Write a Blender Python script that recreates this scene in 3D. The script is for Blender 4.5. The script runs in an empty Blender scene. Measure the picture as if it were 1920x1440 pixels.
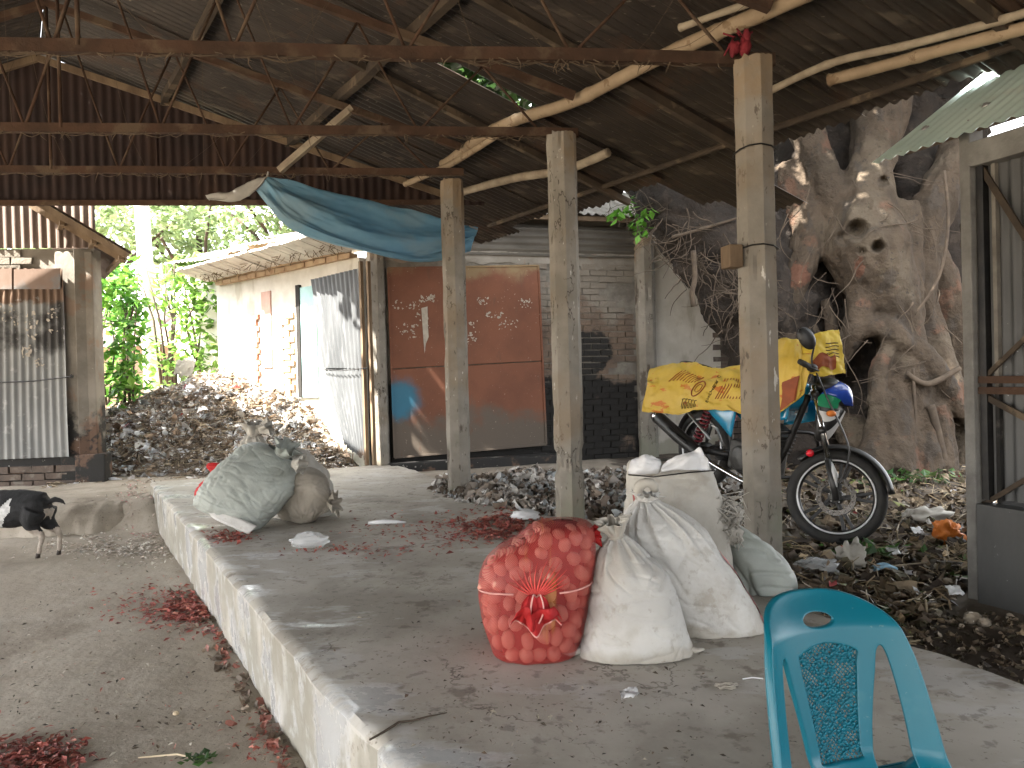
import bpy, bmesh, math, random
from mathutils import Vector, Matrix, noise
random.seed(11)
SC = bpy.context.scene
COL = SC.collection
# ---------------------------------------------------------------- camera
F = 1442.0; PITCH = math.radians(0.55); ROLL = math.radians(1.45); CZ = 1.0
cam_d = bpy.data.cameras.new('camera'); cam = bpy.data.objects.new('camera', cam_d); COL.objects.link(cam)
cam_d.sensor_width = 36.0; cam_d.lens = 36.0 * F / 1920.0; cam_d.clip_start = 0.05; cam_d.clip_end = 900
cam.matrix_world = Matrix.Translation((0, 0, CZ)) @ Matrix.Rotation(math.pi / 2 - PITCH, 4, 'X') @ Matrix.Rotation(-ROLL, 4, 'Z')
SC.camera = cam
# ---------------------------------------------------------------- light
SUN_EL = math.radians(53); SUN_DIR = Vector((-0.78, -0.46, 0)).normalized()      # towards the sun, on the plan
W = bpy.data.worlds.new('World'); SC.world = W; W.use_nodes = True
nt = W.node_tree; bg = nt.nodes['Background']; sky = nt.nodes.new('ShaderNodeTexSky')
sky.sky_type = 'NISHITA'; sky.sun_disc = False; sky.sun_elevation = SUN_EL
sky.sun_rotation = math.atan2(SUN_DIR.x, SUN_DIR.y); sky.dust_density = 3.0; sky.air_density = 1.0
hs = nt.nodes.new('ShaderNodeHueSaturation'); hs.inputs['Saturation'].default_value = 0.12      # hazy, whitish sky
nt.links.new(sky.outputs[0], hs.inputs['Color']); nt.links.new(hs.outputs[0], bg.inputs[0]); bg.inputs[1].default_value = 0.15
sun_d = bpy.data.lights.new('sun', 'SUN'); sun = bpy.data.objects.new('sun', sun_d); COL.objects.link(sun)
sun_d.energy = 5.0; sun_d.angle = math.radians(0.6); sun_d.color = (1.0, 0.94, 0.84)
ld = Vector((SUN_DIR.x * math.cos(SUN_EL), SUN_DIR.y * math.cos(SUN_EL), math.sin(SUN_EL)))
sun.rotation_euler = ld.to_track_quat('Z', 'Y').to_euler(); sun.location = (-8, -8, 14)
vs = SC.view_settings; vs.view_transform = 'Standard'; vs.look = 'None'; vs.exposure = 3.45; vs.gamma = 1.0; vs.use_curve_mapping = False
SC.cycles.max_bounces = 10; SC.cycles.diffuse_bounces = 6; SC.cycles.glossy_bounces = 3; SC.cycles.transmission_bounces = 4
SC.cycles.transparent_max_bounces = 10; SC.cycles.use_denoising = True; SC.cycles.sample_clamp_indirect = 6.0
SC.cycles.caustics_reflective = False; SC.cycles.caustics_refractive = False

# ---------------------------------------------------------------- pixel -> point helpers
def ray(px, py):
    x = (px - 960) / F; y = (720 - py) / F
    xc = x * math.cos(ROLL) + y * math.sin(ROLL); yc = -x * math.sin(ROLL) + y * math.cos(ROLL)
    return Vector((xc, math.cos(PITCH) + yc * math.sin(PITCH), -math.sin(PITCH) + yc * math.cos(PITCH)))
def AZ(px, py, z):
    d = ray(px, py); return Vector((0, 0, CZ)) + d * ((z - CZ) / d.z)
def AY(px, py, y):
    d = ray(px, py); return Vector((0, 0, CZ)) + d * (y / d.y)
def AP(px, py, p, n):
    d = ray(px, py); o = Vector((0, 0, CZ)); n = Vector(n); return o + d * ((Vector(p) - o).dot(n) / d.dot(n))
def lerp(a, b, t): return a + (b - a) * t
def sstep(a, b, x):
    t = min(1, max(0, (x - a) / (b - a))); return t * t * (3 - 2 * t)
def cr(P, t):                                   # Catmull-Rom through P, t in 0..1
    n = len(P) - 1; f = min(max(t, 0), 1) * n; i = min(int(f), n - 1); f -= i
    p0 = P[max(i - 1, 0)]; p1 = P[i]; p2 = P[i + 1]; p3 = P[min(i + 2, n)]
    return 0.5 * ((2 * p1) + (p2 - p0) * f + (2 * p0 - 5 * p1 + 4 * p2 - p3) * f * f + (3 * p1 - p0 - 3 * p2 + p3) * f ** 3)
def N3(x, y=0, z=0): return noise.noise(Vector((x, y, z)))
def fbm(p, o=4): return noise.fractal(Vector(p), 1.0, 2.0, o)
def rnd(a, b): return random.uniform(a, b)

# ---------------------------------------------------------------- mesh builder
class MB:
    def __init__(s): s.v = []; s.f = []; s.c = []; s.col = None; s.uv = None
    def add(s, vs, fs, col=None):
        o = len(s.v); s.v.extend([tuple(p) for p in vs])
        for f in fs: s.f.append(tuple(i + o for i in f)); s.c.append(col or s.col)
    def hexa(s, p, col=None):                   # p: bottom 4 ccw, top 4 ccw
        s.add(p, [(3, 2, 1, 0), (4, 5, 6, 7), (0, 1, 5, 4), (1, 2, 6, 5), (2, 3, 7, 6), (3, 0, 4, 7)], col)
    def box(s, c, size, rz=0.0, col=None, M=None):
        x, y, z = [k / 2 for k in size]
        P = [Vector(q) for q in ((-x, -y, -z), (x, -y, -z), (x, y, -z), (-x, y, -z), (-x, -y, z), (x, -y, z), (x, y, z), (-x, y, z))]
        R = M if M is not None else Matrix.Rotation(rz, 3, 'Z')
        s.hexa([R @ q + Vector(c) for q in P], col)
    def beam(s, p, q, w, h, up=(0, 0, 1), col=None):
        p = Vector(p); q = Vector(q); t = (q - p).normalized(); u = Vector(up)
        r = t.cross(u).normalized(); u = r.cross(t).normalized()
        P = [p - r * w / 2 - u * h / 2, p + r * w / 2 - u * h / 2, q + r * w / 2 - u * h / 2, q - r * w / 2 - u * h / 2]
        s.hexa(P + [k + u * h for k in P], col)
    def tube(s, pts, r, n=8, cap=True, flat=1.0, col=None, closed=False):
        pts = [Vector(p) for p in pts]; m = len(pts)
        if not isinstance(r, (list, tuple)): r = [r] * m
        up = Vector((0, 0, 1)); vs_ = []; prev = None
        for i, p in enumerate(pts):
            if closed: t = pts[(i + 1) % m] - pts[i - 1]
            else: t = pts[min(i + 1, m - 1)] - pts[max(i - 1, 0)]
            t = t.normalized() if t.length > 1e-9 else Vector((0, 0, 1))
            if prev is None:
                a = t.cross(up)
                if a.length < 0.1: a = t.cross(Vector((1, 0, 0)))
            else: a = prev - t * prev.dot(t)
            a.normalize(); prev = a.copy(); b = t.cross(a)
            for k in range(n):
                th = 2 * math.pi * k / n
                vs_.append(p + a * math.cos(th) * r[i] + b * math.sin(th) * r[i] * flat)
        fs = []
        for i in range(m if closed else m - 1):
            j = (i + 1) % m
            for k in range(n): fs.append((i * n + k, i * n + (k + 1) % n, j * n + (k + 1) % n, j * n + k))
        if cap and not closed: fs.append(tuple(range(n - 1, -1, -1))); fs.append(tuple((m - 1) * n + k for k in range(n)))
        s.add(vs_, fs, col)
    def grid(s, fn, nu, nv, cu=False, col=None):
        uu = nu if cu else nu + 1
        vs_ = [fn(i / nu, j / nv) for j in range(nv + 1) for i in range(uu)]
        fs = [(j * uu + i, j * uu + (i + 1) % uu, (j + 1) * uu + (i + 1) % uu, (j + 1) * uu + i) for j in range(nv) for i in range(nu)]
        s.add(vs_, fs, col)
    def lathe(s, prof, n, M, col=None):         # prof: (radius, axial) revolved about local z of M
        s.grid(lambda u, v: M @ Vector((math.cos(2 * math.pi * u) * cr_lin(prof, v)[0], math.sin(2 * math.pi * u) * cr_lin(prof, v)[0], cr_lin(prof, v)[1])), n, len(prof) - 1, cu=True, col=col)
    def blob(s, c, r, n=8, m=6, col=None, M=None, amp=0, sc=3):
        c = Vector(c); r = Vector(r) if not isinstance(r, (int, float)) else Vector((r, r, r)); o = Vector((rnd(0, 50), rnd(0, 50), rnd(0, 50)))
        def fn(u, v):
            th = 2 * math.pi * u; ph = math.pi * v
            d = Vector((math.cos(th) * math.sin(ph), math.sin(th) * math.sin(ph), -math.cos(ph)))
            k = 1 + amp * noise.noise(d * sc + o) if amp else 1
            p = Vector((d.x * r.x, d.y * r.y, d.z * r.z)) * k
            return c + (M @ p if M is not None else p)
        s.grid(fn, n, m, cu=True, col=col)
    def build(s, name, mat, parent=None, smooth=False, solid=0, bevel=0, kind=None, sub=0, offset=0, weld=False):
        base = Vector((0, 0, 0)); q = parent
        while q is not None: base += q.location; q = q.parent
        me = bpy.data.meshes.new(name)
        me.from_pydata([(x - base.x, y - base.y, z - base.z) for x, y, z in s.v], [], s.f)
        if any(c is not None for c in s.c):
            at = me.attributes.new('Col', 'FLOAT_COLOR', 'FACE'); arr = []
            for c in s.c: arr.extend((*(c or (1, 1, 1)), 1.0))
            at.data.foreach_set('color', arr)
        if smooth: me.polygons.foreach_set('use_smooth', [True] * len(me.polygons))
        if weld:
            bm = bmesh.new(); bm.from_mesh(me); bmesh.ops.remove_doubles(bm, verts=bm.verts, dist=1e-5)
            bmesh.ops.recalc_face_normals(bm, faces=bm.faces); bm.to_mesh(me); bm.free()
        me.materials.append(mat)
        return link(me, name, parent, solid, bevel, kind, sub, offset)
def link(me, name, parent=None, solid=0, bevel=0, kind=None, sub=0, offset=0):
    o = bpy.data.objects.new(name, me); COL.objects.link(o); o.parent = parent
    if solid: m = o.modifiers.new('solid', 'SOLIDIFY'); m.thickness = solid; m.offset = offset
    if bevel: m = o.modifiers.new('bevel', 'BEVEL'); m.width = bevel; m.segments = 2; m.limit_method = 'ANGLE'; m.angle_limit = 0.7
    if sub: m = o.modifiers.new('sub', 'SUBSURF'); m.levels = sub; m.render_levels = sub
    if kind: o['kind'] = kind
    return o
def cr_lin(P, v):
    n = len(P) - 1; i = min(int(round(v * n)), n); return P[i]
def fuse(mb, voxel, smooth=6, disp=None):       # overlapping shapes -> one continuous skin
    me = bpy.data.meshes.new('tmp'); me.from_pydata(mb.v, [], mb.f)
    o = bpy.data.objects.new('tmp', me); COL.objects.link(o)
    m = o.modifiers.new('r', 'REMESH'); m.mode = 'VOXEL'; m.voxel_size = voxel; m.use_smooth_shade = True
    if smooth: m = o.modifiers.new('s', 'SMOOTH'); m.iterations = smooth; m.factor = 0.5
    dg = bpy.context.evaluated_depsgraph_get(); ev = o.evaluated_get(dg); em = ev.to_mesh()
    out = MB(); out.v = [tuple(v.co) for v in em.vertices]; out.f = [tuple(p.vertices) for p in em.polygons]
    nm = [v.normal.copy() for v in em.vertices]; ev.to_mesh_clear()
    bpy.data.objects.remove(o); bpy.data.meshes.remove(me)
    if disp: out.v = [tuple(Vector(p) + n * disp(Vector(p), n)) for p, n in zip(out.v, nm)]
    out.c = [None] * len(out.f); return out
def tag(o, label=None, cat=None, group=None, kind=None):
    if label: o['label'] = label
    if cat: o['category'] = cat
    if group: o['group'] = group
    if kind: o['kind'] = kind
    return o
def thing(name, loc, label, cat, group=None):
    o = bpy.data.objects.new(name, None); COL.objects.link(o); o.location = loc; o.empty_display_size = 0.1
    return tag(o, label, cat, group)

# ---------------------------------------------------------------- materials
def mat(name, c1, c2=None, sc=4.0, rough=0.85, bump=0.25, bsc=30.0, bdist=0.01, metal=0.0, ov=(), st=(1, 1, 1), attr=False, trans=0.0, spec=0.3, alpha=None, det=6.0, coat=0.0, rvar=0.0):
    m = bpy.data.materials.new(name); m.use_nodes = True; t = m.node_tree; n = t.nodes; L = t.links.new
    b = n['Principled BSDF']; g = n.new('ShaderNodeNewGeometry')
    def nz(scale, stretch=(1, 1, 1), detail=det, off=0.0, rgh=0.6):
        mp = n.new('ShaderNodeMapping'); mp.inputs['Scale'].default_value = stretch; mp.inputs['Location'].default_value = (off, off * 1.7, off * .6)
        L(g.outputs['Position'], mp.inputs['Vector']); x = n.new('ShaderNodeTexNoise')
        x.inputs['Scale'].default_value = scale; x.inputs['Detail'].default_value = detail; x.inputs['Roughness'].default_value = rgh
        L(mp.outputs[0], x.inputs['Vector']); return x.outputs[0]
    def rng(v, a, c, lo=0.0, hi=1.0):
        x = n.new('ShaderNodeMapRange'); x.interpolation_type = 'SMOOTHSTEP'
        x.inputs[1].default_value = a; x.inputs[2].default_value = c; x.inputs[3].default_value = lo; x.inputs[4].default_value = hi
        L(v, x.inputs[0]); return x.outputs[0]
    def math_(op, a, c):
        x = n.new('ShaderNodeMath'); x.operation = op
        for k, q in enumerate((a, c)):
            if isinstance(q, (int, float)): x.inputs[k].default_value = q
            else: L(q, x.inputs[k])
        return x.outputs[0]
    def mix(f, a, c, mode='MIX'):
        x = n.new('ShaderNodeMix'); x.data_type = 'RGBA'; x.blend_type = mode
        L(f, x.inputs[0]) if not isinstance(f, (int, float)) else setattr(x.inputs[0], 'default_value', f)
        for k, q in ((6, a), (7, c)):
            if isinstance(q, tuple): x.inputs[k].default_value = (*q, 1)
            else: L(q, x.inputs[k])
        return x.outputs[2]
    c2 = c2 or tuple(k * 0.7 for k in c1)
    if attr:
        a = n.new('ShaderNodeAttribute'); a.attribute_name = 'Col'
        f = rng(nz(sc, st), 0.3, 0.7, 0.72, 1.15); col = mix(1.0, a.outputs['Color'], f, 'MULTIPLY')
    else: col = mix(rng(nz(sc, st), 0.32, 0.68), c1, c2)
    rg = rough
    if rvar: rg = rng(nz(sc * 1.7, st, off=9), 0.3, 0.7, rough - rvar, rough + rvar)
    sep = None
    for i, o in enumerate(ov):
        v = nz(o.get('sc', 3), o.get('st', (1, 1, 1)), off=3.1 * (i + 1), detail=o.get('det', 6))
        if 'z' in o:                            # stain that follows height: (z0, z1, add0, add1)
            if sep is None: sep = n.new('ShaderNodeSeparateXYZ'); L(g.outputs['Position'], sep.inputs[0])
            z0, z1, a0, a1 = o['z']; x = n.new('ShaderNodeMapRange'); L(sep.outputs[o.get('ax', 2)], x.inputs[0])
            x.inputs[1].default_value = z0; x.inputs[2].default_value = z1; x.inputs[3].default_value = a0; x.inputs[4].default_value = a1
            v = math_('ADD', v, x.outputs[0])
        if 'pt' in o:                           # stain round a point: (x, y, z, radius)
            d = n.new('ShaderNodeVectorMath'); d.operation = 'DISTANCE'; L(g.outputs['Position'], d.inputs[0]); d.inputs[1].default_value = o['pt'][:3]
            v = math_('ADD', v, rng(d.outputs['Value'], 0, o['pt'][3], o.get('k', 0.5), -o.get('k', 0.5)))
        if 'band' in o:                         # thin crack lines along the noise's middle contour
            w = math_('ABSOLUTE', math_('SUBTRACT', v, 0.5), 0.0); f = rng(w, 0.0, o['band'], 1.0, 0.0)
            mk = rng(nz(o['sc'] * .55, off=17.0 + i), o.get('mlo', .5), o.get('mlo', .5) + .08); f = math_('MULTIPLY', f, mk)
        else: f = rng(v, o.get('lo', 0.52), o.get('hi', 0.6))
        f = math_('MULTIPLY', f, o.get('a', 1.0))
        if 'col' in o: col = mix(f, col, o['col'])
        if 'rough' in o:
            x = n.new('ShaderNodeMix'); x.data_type = 'FLOAT'; L(f, x.inputs[0])
            if isinstance(rg, (int, float)): x.inputs[2].default_value = rg
            else: L(rg, x.inputs[2])
            x.inputs[3].default_value = o['rough']; rg = x.outputs[0]
    L(col, b.inputs['Base Color'])
    if isinstance(rg, (int, float)): b.inputs['Roughness'].default_value = rg
    else: L(rg, b.inputs['Roughness'])
    b.inputs['Metallic'].default_value = metal; b.inputs['Specular IOR Level'].default_value = spec
    if coat: b.inputs['Coat Weight'].default_value = coat; b.inputs['Coat Roughness'].default_value = 0.15
    if bump:
        bp = n.new('ShaderNodeBump'); bp.inputs['Strength'].default_value = bump; bp.inputs['Distance'].default_value = bdist
        L(nz(bsc, st, detail=8, off=5), bp.inputs['Height']); L(bp.outputs[0], b.inputs['Normal'])
    out = n['Material Output']; sh = b.outputs[0]
    if trans:                                   # thin translucent sheet
        tr = n.new('ShaderNodeBsdfTranslucent'); L(col, tr.inputs[0]); ms = n.new('ShaderNodeMixShader'); ms.inputs[0].default_value = trans
        L(sh, ms.inputs[1]); L(tr.outputs[0], ms.inputs[2]); sh = ms.outputs[0]
    if alpha is not None:
        tp = n.new('ShaderNodeBsdfTransparent'); ms = n.new('ShaderNodeMixShader'); ms.inputs[0].default_value = alpha
        L(tp.outputs[0], ms.inputs[1]); L(sh, ms.inputs[2]); sh = ms.outputs[0]
    L(sh, out.inputs['Surface']); return m

MT = {}
def defmats():
    T = MT
    T['slab'] = mat('slab_concrete', (.45, .42, .37), (.36, .33, .28), sc=1.6, rough=.72, bump=.35, bsc=14, bdist=.006, rvar=.12, ov=[
        dict(sc=1.1, lo=.50, hi=.62, col=(.25, .225, .19), st=(1, .7, 1), a=.7), dict(sc=6, lo=.60, hi=.68, col=(.15, .125, .10), a=.7),
        dict(sc=2.4, lo=.56, hi=.62, col=(.52, .51, .49), st=(.8, 1.4, 1), a=.5),
        dict(sc=14, lo=.58, hi=.66, col=(.17, .15, .13), a=.55), dict(sc=45, lo=.62, hi=.68, col=(.12, .10, .085), a=.7), dict(sc=.9, band=.006, col=(.10, .085, .07), det=7, mlo=.5, a=.8), dict(sc=4, lo=.42, hi=.6, z=(-.4, -.012, .16, .02), col=(.24, .225, .185), a=.0), dict(sc=5, lo=.40, hi=.62, st=(1, 1, .35), z=(-.03, -.012, .06, -1.0), col=(.235, .22, .18), a=.8)])
    T['earth'] = mat('earth', (.29, .25, .20), (.36, .32, .265), sc=1.5, rough=.93, bump=.55, bsc=11, bdist=.02, ov=[
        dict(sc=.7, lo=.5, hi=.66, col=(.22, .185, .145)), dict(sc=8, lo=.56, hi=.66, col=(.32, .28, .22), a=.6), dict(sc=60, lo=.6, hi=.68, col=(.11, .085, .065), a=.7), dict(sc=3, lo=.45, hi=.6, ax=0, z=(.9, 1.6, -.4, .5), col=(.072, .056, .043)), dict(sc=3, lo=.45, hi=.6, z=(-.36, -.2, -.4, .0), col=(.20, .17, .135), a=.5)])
    T['post'] = mat('post_concrete', (.24, .22, .19), (.175, .16, .135), sc=5, rough=.88, bump=.5, bsc=35, bdist=.006, ov=[
        dict(sc=4, band=.012, st=(1, 1, .45), col=(.05, .04, .032), det=5, mlo=.52), dict(sc=1.2, lo=.5, hi=.66, col=(.20, .15, .10), a=.6),
        dict(sc=5, lo=.60, hi=.66, col=(.075, .06, .047), st=(1, 1, .35), a=.9), dict(sc=26, lo=.62, hi=.68, col=(.09, .075, .06), st=(1, 1, .4), a=.9),
        dict(sc=16, lo=.65, hi=.7, col=(.55, .53, .49), st=(1.5, 1.5, .5), a=.8), dict(sc=3, lo=.5, hi=.7, col=(.22, .16, .10), z=(2.0, 2.75, -.25, .22), a=.8),
        dict(sc=3, lo=.5, hi=.7, col=(.19, .20, .15), z=(-.1, .9, .1, -.2), a=.6)])
    T['tin_roof'] = mat('sooty_tin', (.042, .033, .027), (.026, .021, .018), sc=3, rough=.5, bump=.25, bsc=30, metal=.0, st=(1, 1, 1), ov=[
        dict(sc=7, lo=.56, hi=.66, col=(.105, .085, .066), st=(.25, 1.6, 1), a=.6), dict(sc=2.2, lo=.55, hi=.66, col=(.06, .034, .022), a=.6),
        dict(sc=40, lo=.66, hi=.70, col=(.22, .19, .15), st=(.3, 1.6, 1), a=.7)])
    T['tin_gable'] = mat('rusty_gable_tin', (.032, .018, .015), (.021, .013, .012), sc=3, rough=.8, bump=.2, ov=[dict(sc=2, lo=.5, hi=.65, col=(.046, .024, .016), st=(1, 1, .3))])
    T['iron'] = mat('rusted_iron', (.075, .044, .030), (.048, .031, .023), sc=6, rough=.95, bump=.4, bsc=50, spec=.1, ov=[dict(sc=4, lo=.5, hi=.62, col=(.11, .08, .055), a=.7)])
    T['web'] = mat('dusty_cobweb', (.12, .088, .06), (.075, .055, .038), sc=20, rough=1, bump=0)
    T['bamboo'] = mat('bamboo', (.33, .25, .165), (.25, .185, .12), sc=6, rough=.7, bump=.2, bsc=40, st=(1, 1, 1), ov=[dict(sc=9, lo=.58, hi=.64, col=(.14, .085, .045), a=.7)])
    T['wood'] = mat('old_wood', (.19, .135, .085), (.11, .075, .048), sc=6, rough=.9, bump=.5, bsc=30, st=(1, 1, .3))
    T['darkwood'] = mat('soot_dark_wood', (.062, .045, .031), (.036, .027, .02), sc=6, rough=.9, bump=.5, bsc=30, ov=[dict(sc=5, lo=.56, hi=.64, col=(.14, .105, .07), a=.7)])
    T['palewood'] = mat('pale_bamboo', (.34, .285, .21), (.23, .185, .135), sc=9, rough=.8, bump=.4, bsc=40)
    T['galv'] = mat('galvanised_tin', (.17, .175, .175), (.11, .115, .118), sc=3, rough=.5, bump=.12, metal=.25, st=(1, 1, .35), ov=[
        dict(sc=4, lo=.55, hi=.66, col=(.12, .10, .085), st=(1, 1, .3), a=.6), dict(sc=2, lo=.5, hi=.66, col=(.17, .09, .05), z=(1.9, 2.5, -.2, .3), a=.6)])
    T['galv_lean'] = mat('weathered_shutter_tin', (.095, .10, .105), (.06, .064, .068), sc=5, rough=.5, bump=.15, metal=.2, st=(1, 1, .2), ov=[dict(sc=6, lo=.55, hi=.64, col=(.15, .155, .16), st=(2, 2, .2), a=.6), dict(sc=3, lo=.5, hi=.66, col=(.13, .085, .055), z=(-.1, .5, .2, -.3), a=.7)])
    T['galv_soot'] = mat('sooty_galvanised_tin', (.25, .255, .25), (.18, .185, .185), sc=3, rough=.55, bump=.12, metal=.2, st=(1, 1, .35), ov=[dict(sc=2.2, lo=.5, hi=.7, col=(.045, .043, .042), z=(1.0, 1.5, -.35, .10)), dict(sc=2, lo=.48, hi=.6, col=(.13, .085, .06), z=(1.75, 2.1, -.4, .3)), dict(sc=9, lo=.6, hi=.66, col=(.34, .34, .33), a=.5)])
    T['galv_dark'] = mat('dull_grey_tin', (.085, .085, .083), (.055, .055, .055), sc=3, rough=.55, bump=.12, metal=.15, st=(1, 1, .35), ov=[dict(sc=30, lo=.68, hi=.71, col=(.4, .4, .4), a=.6)])
    T['orange'] = mat('rusty_orange_paint', (.175, .072, .042), (.135, .056, .034), sc=2, rough=.75, bump=.15, bsc=25, metal=.1, ov=[
        dict(sc=2.2, lo=.48, hi=.75, col=(.105, .085, .068), z=(.25, .95, .33, -.3)), dict(sc=2.2, lo=.48, hi=.72, col=(.19, .135, .075), z=(2.0, 2.5, -.25, .3)),
        dict(sc=7, lo=.60, hi=.68, col=(.12, .06, .04), st=(1, 1, .3), a=.6), dict(sc=40, lo=.66, hi=.7, col=(.36, .30, .24), a=.7), dict(sc=3, col=(.012, .16, .26), pt=(-1.34, 9.1, .74, .5), k=.42, det=5, hi=.85, lo=.38, a=.8)])
    T['brick'] = mat('weathered_brick', (.15, .11, .082), (.10, .076, .06), sc=8, rough=.92, bump=.6, bsc=40, ov=[
        dict(sc=1.6, lo=.45, hi=.58, col=(.19, .172, .145), z=(1.3, 2.3, -.14, .14), a=.8), dict(sc=2.2, lo=.50, hi=.62, col=(.018, .017, .016), z=(.85, 1.15, .22, -.35)),
        dict(sc=2.0, lo=.50, hi=.56, col=(.022, .021, .02), pt=(.95, 9.9, 1.25, .6), k=.22)])
    T['brick_red'] = mat('red_brick', (.36, .17, .10), (.27, .12, .075), sc=9, rough=.92, bump=.6, bsc=40, ov=[dict(sc=4, lo=.55, hi=.65, col=(.38, .33, .27), a=.7)])
    T['brick_pale'] = mat('pale_brick', (.40, .30, .19), (.32, .21, .13), sc=9, rough=.92, bump=.6, bsc=40)
    T['brick_grime'] = mat('grimy_brick', (.13, .10, .082), (.09, .072, .062), sc=6, rough=.92, bump=.6, bsc=40, ov=[dict(sc=5, lo=.55, hi=.65, col=(.20, .18, .155), a=.7)])
    T['mortar'] = mat('mortar', (.19, .175, .15), (.12, .108, .092), sc=7, rough=.95, bump=.6, bsc=30, ov=[
        dict(sc=2.2, lo=.5, hi=.62, col=(.016, .015, .014), z=(.85, 1.15, .22, -.35))])
    T['plaster'] = mat('lime_plaster', (.62, .59, .53), (.50, .47, .41), sc=3, rough=.9, bump=.3, bsc=20, ov=[
        dict(sc=3, lo=.56, hi=.64, col=(.36, .32, .25), st=(1, 1, .3), a=.6), dict(sc=2, lo=.52, hi=.64, col=(.30, .29, .22), z=(-.2, .8, .25, -.25), a=.7)])
    T['grime'] = mat('grimy_plaster', (.245, .225, .195), (.165, .148, .125), sc=3, rough=.9, bump=.4, bsc=24, ov=[
        dict(sc=2.4, lo=.5, hi=.64, col=(.028, .027, .026), z=(.3, 1.5, .25, -.25)), dict(sc=3, lo=.55, hi=.62, col=(.21, .125, .085), z=(1.2, 2.1, 0, 0), a=.5), dict(sc=18, lo=.67, hi=.7, col=(.4, .38, .34), a=.6)])
    T['green_tin'] = mat('pale_green_tin', (.66, .80, .745), (.58, .73, .68), sc=3, rough=.45, bump=.1, metal=.25, ov=[dict(sc=3, lo=.55, hi=.66, col=(.62, .68, .62), st=(1, .3, 1), a=.6), dict(sc=30, lo=.66, hi=.7, col=(.3, .3, .26), a=.6)])
    T['steel'] = mat('steel', (.5, .5, .5), (.4, .4, .4), sc=20, rough=.35, metal=.9, bump=.05)
    T['whiteframe'] = mat('whitewashed_frame', (.20, .193, .178), (.13, .124, .114), sc=7, rough=.85, bump=.4, bsc=40)
    T['sack'] = mat('white_woven_sack', (.52, .512, .49), (.43, .42, .40), sc=4, rough=.6, bump=.65, bsc=22, bdist=.010, trans=.0, ov=[dict(sc=3, lo=.51, hi=.66, col=(.37, .345, .305), a=.7), dict(sc=9, lo=.57, hi=.66, col=(.31, .28, .235), a=.55), dict(sc=28, lo=.6, hi=.68, col=(.30, .27, .23), a=.45), dict(sc=2.5, lo=.5, hi=.66, col=(.33, .295, .24), z=(0, .13, .2, -.3), a=.7)])
    T['sack_beige'] = mat('beige_woven_sack', (.42, .40, .36), (.34, .32, .28), sc=4, rough=.7, bump=.5, bsc=16, bdist=.012, ov=[dict(sc=4, lo=.55, hi=.66, col=(.28, .25, .21), a=.6)])
    T['sack_grey'] = mat('grey_green_sack', (.36, .385, .355), (.29, .31, .285), sc=4, rough=.55, bump=.5, bsc=16, bdist=.012, ov=[dict(sc=3, lo=.55, hi=.66, col=(.23, .25, .22), a=.6)])
    T['sack_brown'] = mat('dusty_brown_sack', (.30, .27, .225), (.23, .205, .17), sc=5, rough=.75, bump=.5, bsc=16, bdist=.012)
    T['dirtywhite'] = mat('crumpled_plastic_white', (.66, .66, .66), (.56, .56, .57), sc=6, rough=.4, bump=.4, bsc=25)
    T['darkrag'] = mat('dark_red_rag', (.20, .018, .025), (.12, .012, .018), sc=9, rough=.8, bump=.5, bsc=30)
    T['redprint'] = mat('faded_red_print', (.52, .16, .15), (.42, .12, .12), sc=8, rough=.6, bump=.3, bsc=20)
    T['redcloth'] = mat('red_net_cloth', (.60, .035, .035), (.45, .025, .03), sc=8, rough=.6, bump=.4, bsc=30, trans=.25)
    T['potato'] = mat('potato_skin', (.56, .27, .20), (.46, .20, .155), sc=14, rough=.6, bump=.15, bsc=40)
    T['fill'] = mat('net_gap_shade', (.17, .02, .02), (.12, .015, .015), sc=9, rough=.8, bump=.3)
    T['teal'] = mat('teal_plastic', (.003, .125, .175), (.003, .112, .16), sc=2, rough=.36, bump=.04, bsc=60, spec=.35, rvar=.06, ov=[dict(sc=3, lo=.58, hi=.7, rough=.5, col=(.006, .13, .175), a=.5), dict(sc=7, lo=.56, hi=.72, rough=.6, col=(.05, .16, .19), a=.4), dict(sc=60, lo=.66, hi=.7, rough=.6, col=(.12, .2, .21), a=.5)])
    T['tarp'] = mat('blue_tarpaulin', (.24, .44, .57), (.19, .38, .52), sc=3, rough=.5, bump=.2, bsc=14, bdist=.02, trans=.5, ov=[dict(sc=2, lo=.5, hi=.66, col=(.30, .43, .50), st=(1, 1, 1.4), a=.7), dict(sc=5, lo=.6, hi=.68, col=(.30, .40, .43), a=.4)])
    T['tarp_tail'] = mat('faded_tarp_edge', (.40, .38, .34), (.30, .29, .27), sc=7, rough=.6, bump=.3, trans=.2)
    T['rubber'] = mat('tyre_rubber', (.022, .022, .023), (.035, .033, .03), sc=12, rough=.75, bump=.3, bsc=80)
    T['black'] = mat('black_plastic', (.014, .014, .015), (.022, .021, .02), sc=8, rough=.4, bump=.05, spec=.5)
    T['blackmetal'] = mat('black_metal', (.02, .02, .021), (.04, .038, .036), sc=8, rough=.42, metal=.5, bump=.1)
    T['chrome'] = mat('chrome', (.62, .62, .62), (.5, .5, .5), sc=12, rough=.16, metal=1, bump=.02)
    T['engine'] = mat('grimy_engine_alloy', (.10, .098, .094), (.06, .058, .055), sc=14, rough=.5, metal=.6, bump=.3, bsc=60)
    T['rimwhite'] = mat('rim_edge_silver', (.66, .66, .67), (.56, .56, .57), sc=10, rough=.3, metal=.2, bump=.02)
    T['bikeblue'] = mat('blue_bike_paint', (.012, .26, .44), (.010, .20, .37), sc=5, rough=.2, bump=.02, spec=.6, coat=.6)
    T['bikedeep'] = mat('deep_blue_bike_paint', (.018, .06, .36), (.014, .05, .30), sc=5, rough=.2, bump=.02, spec=.6, coat=.6)
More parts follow.
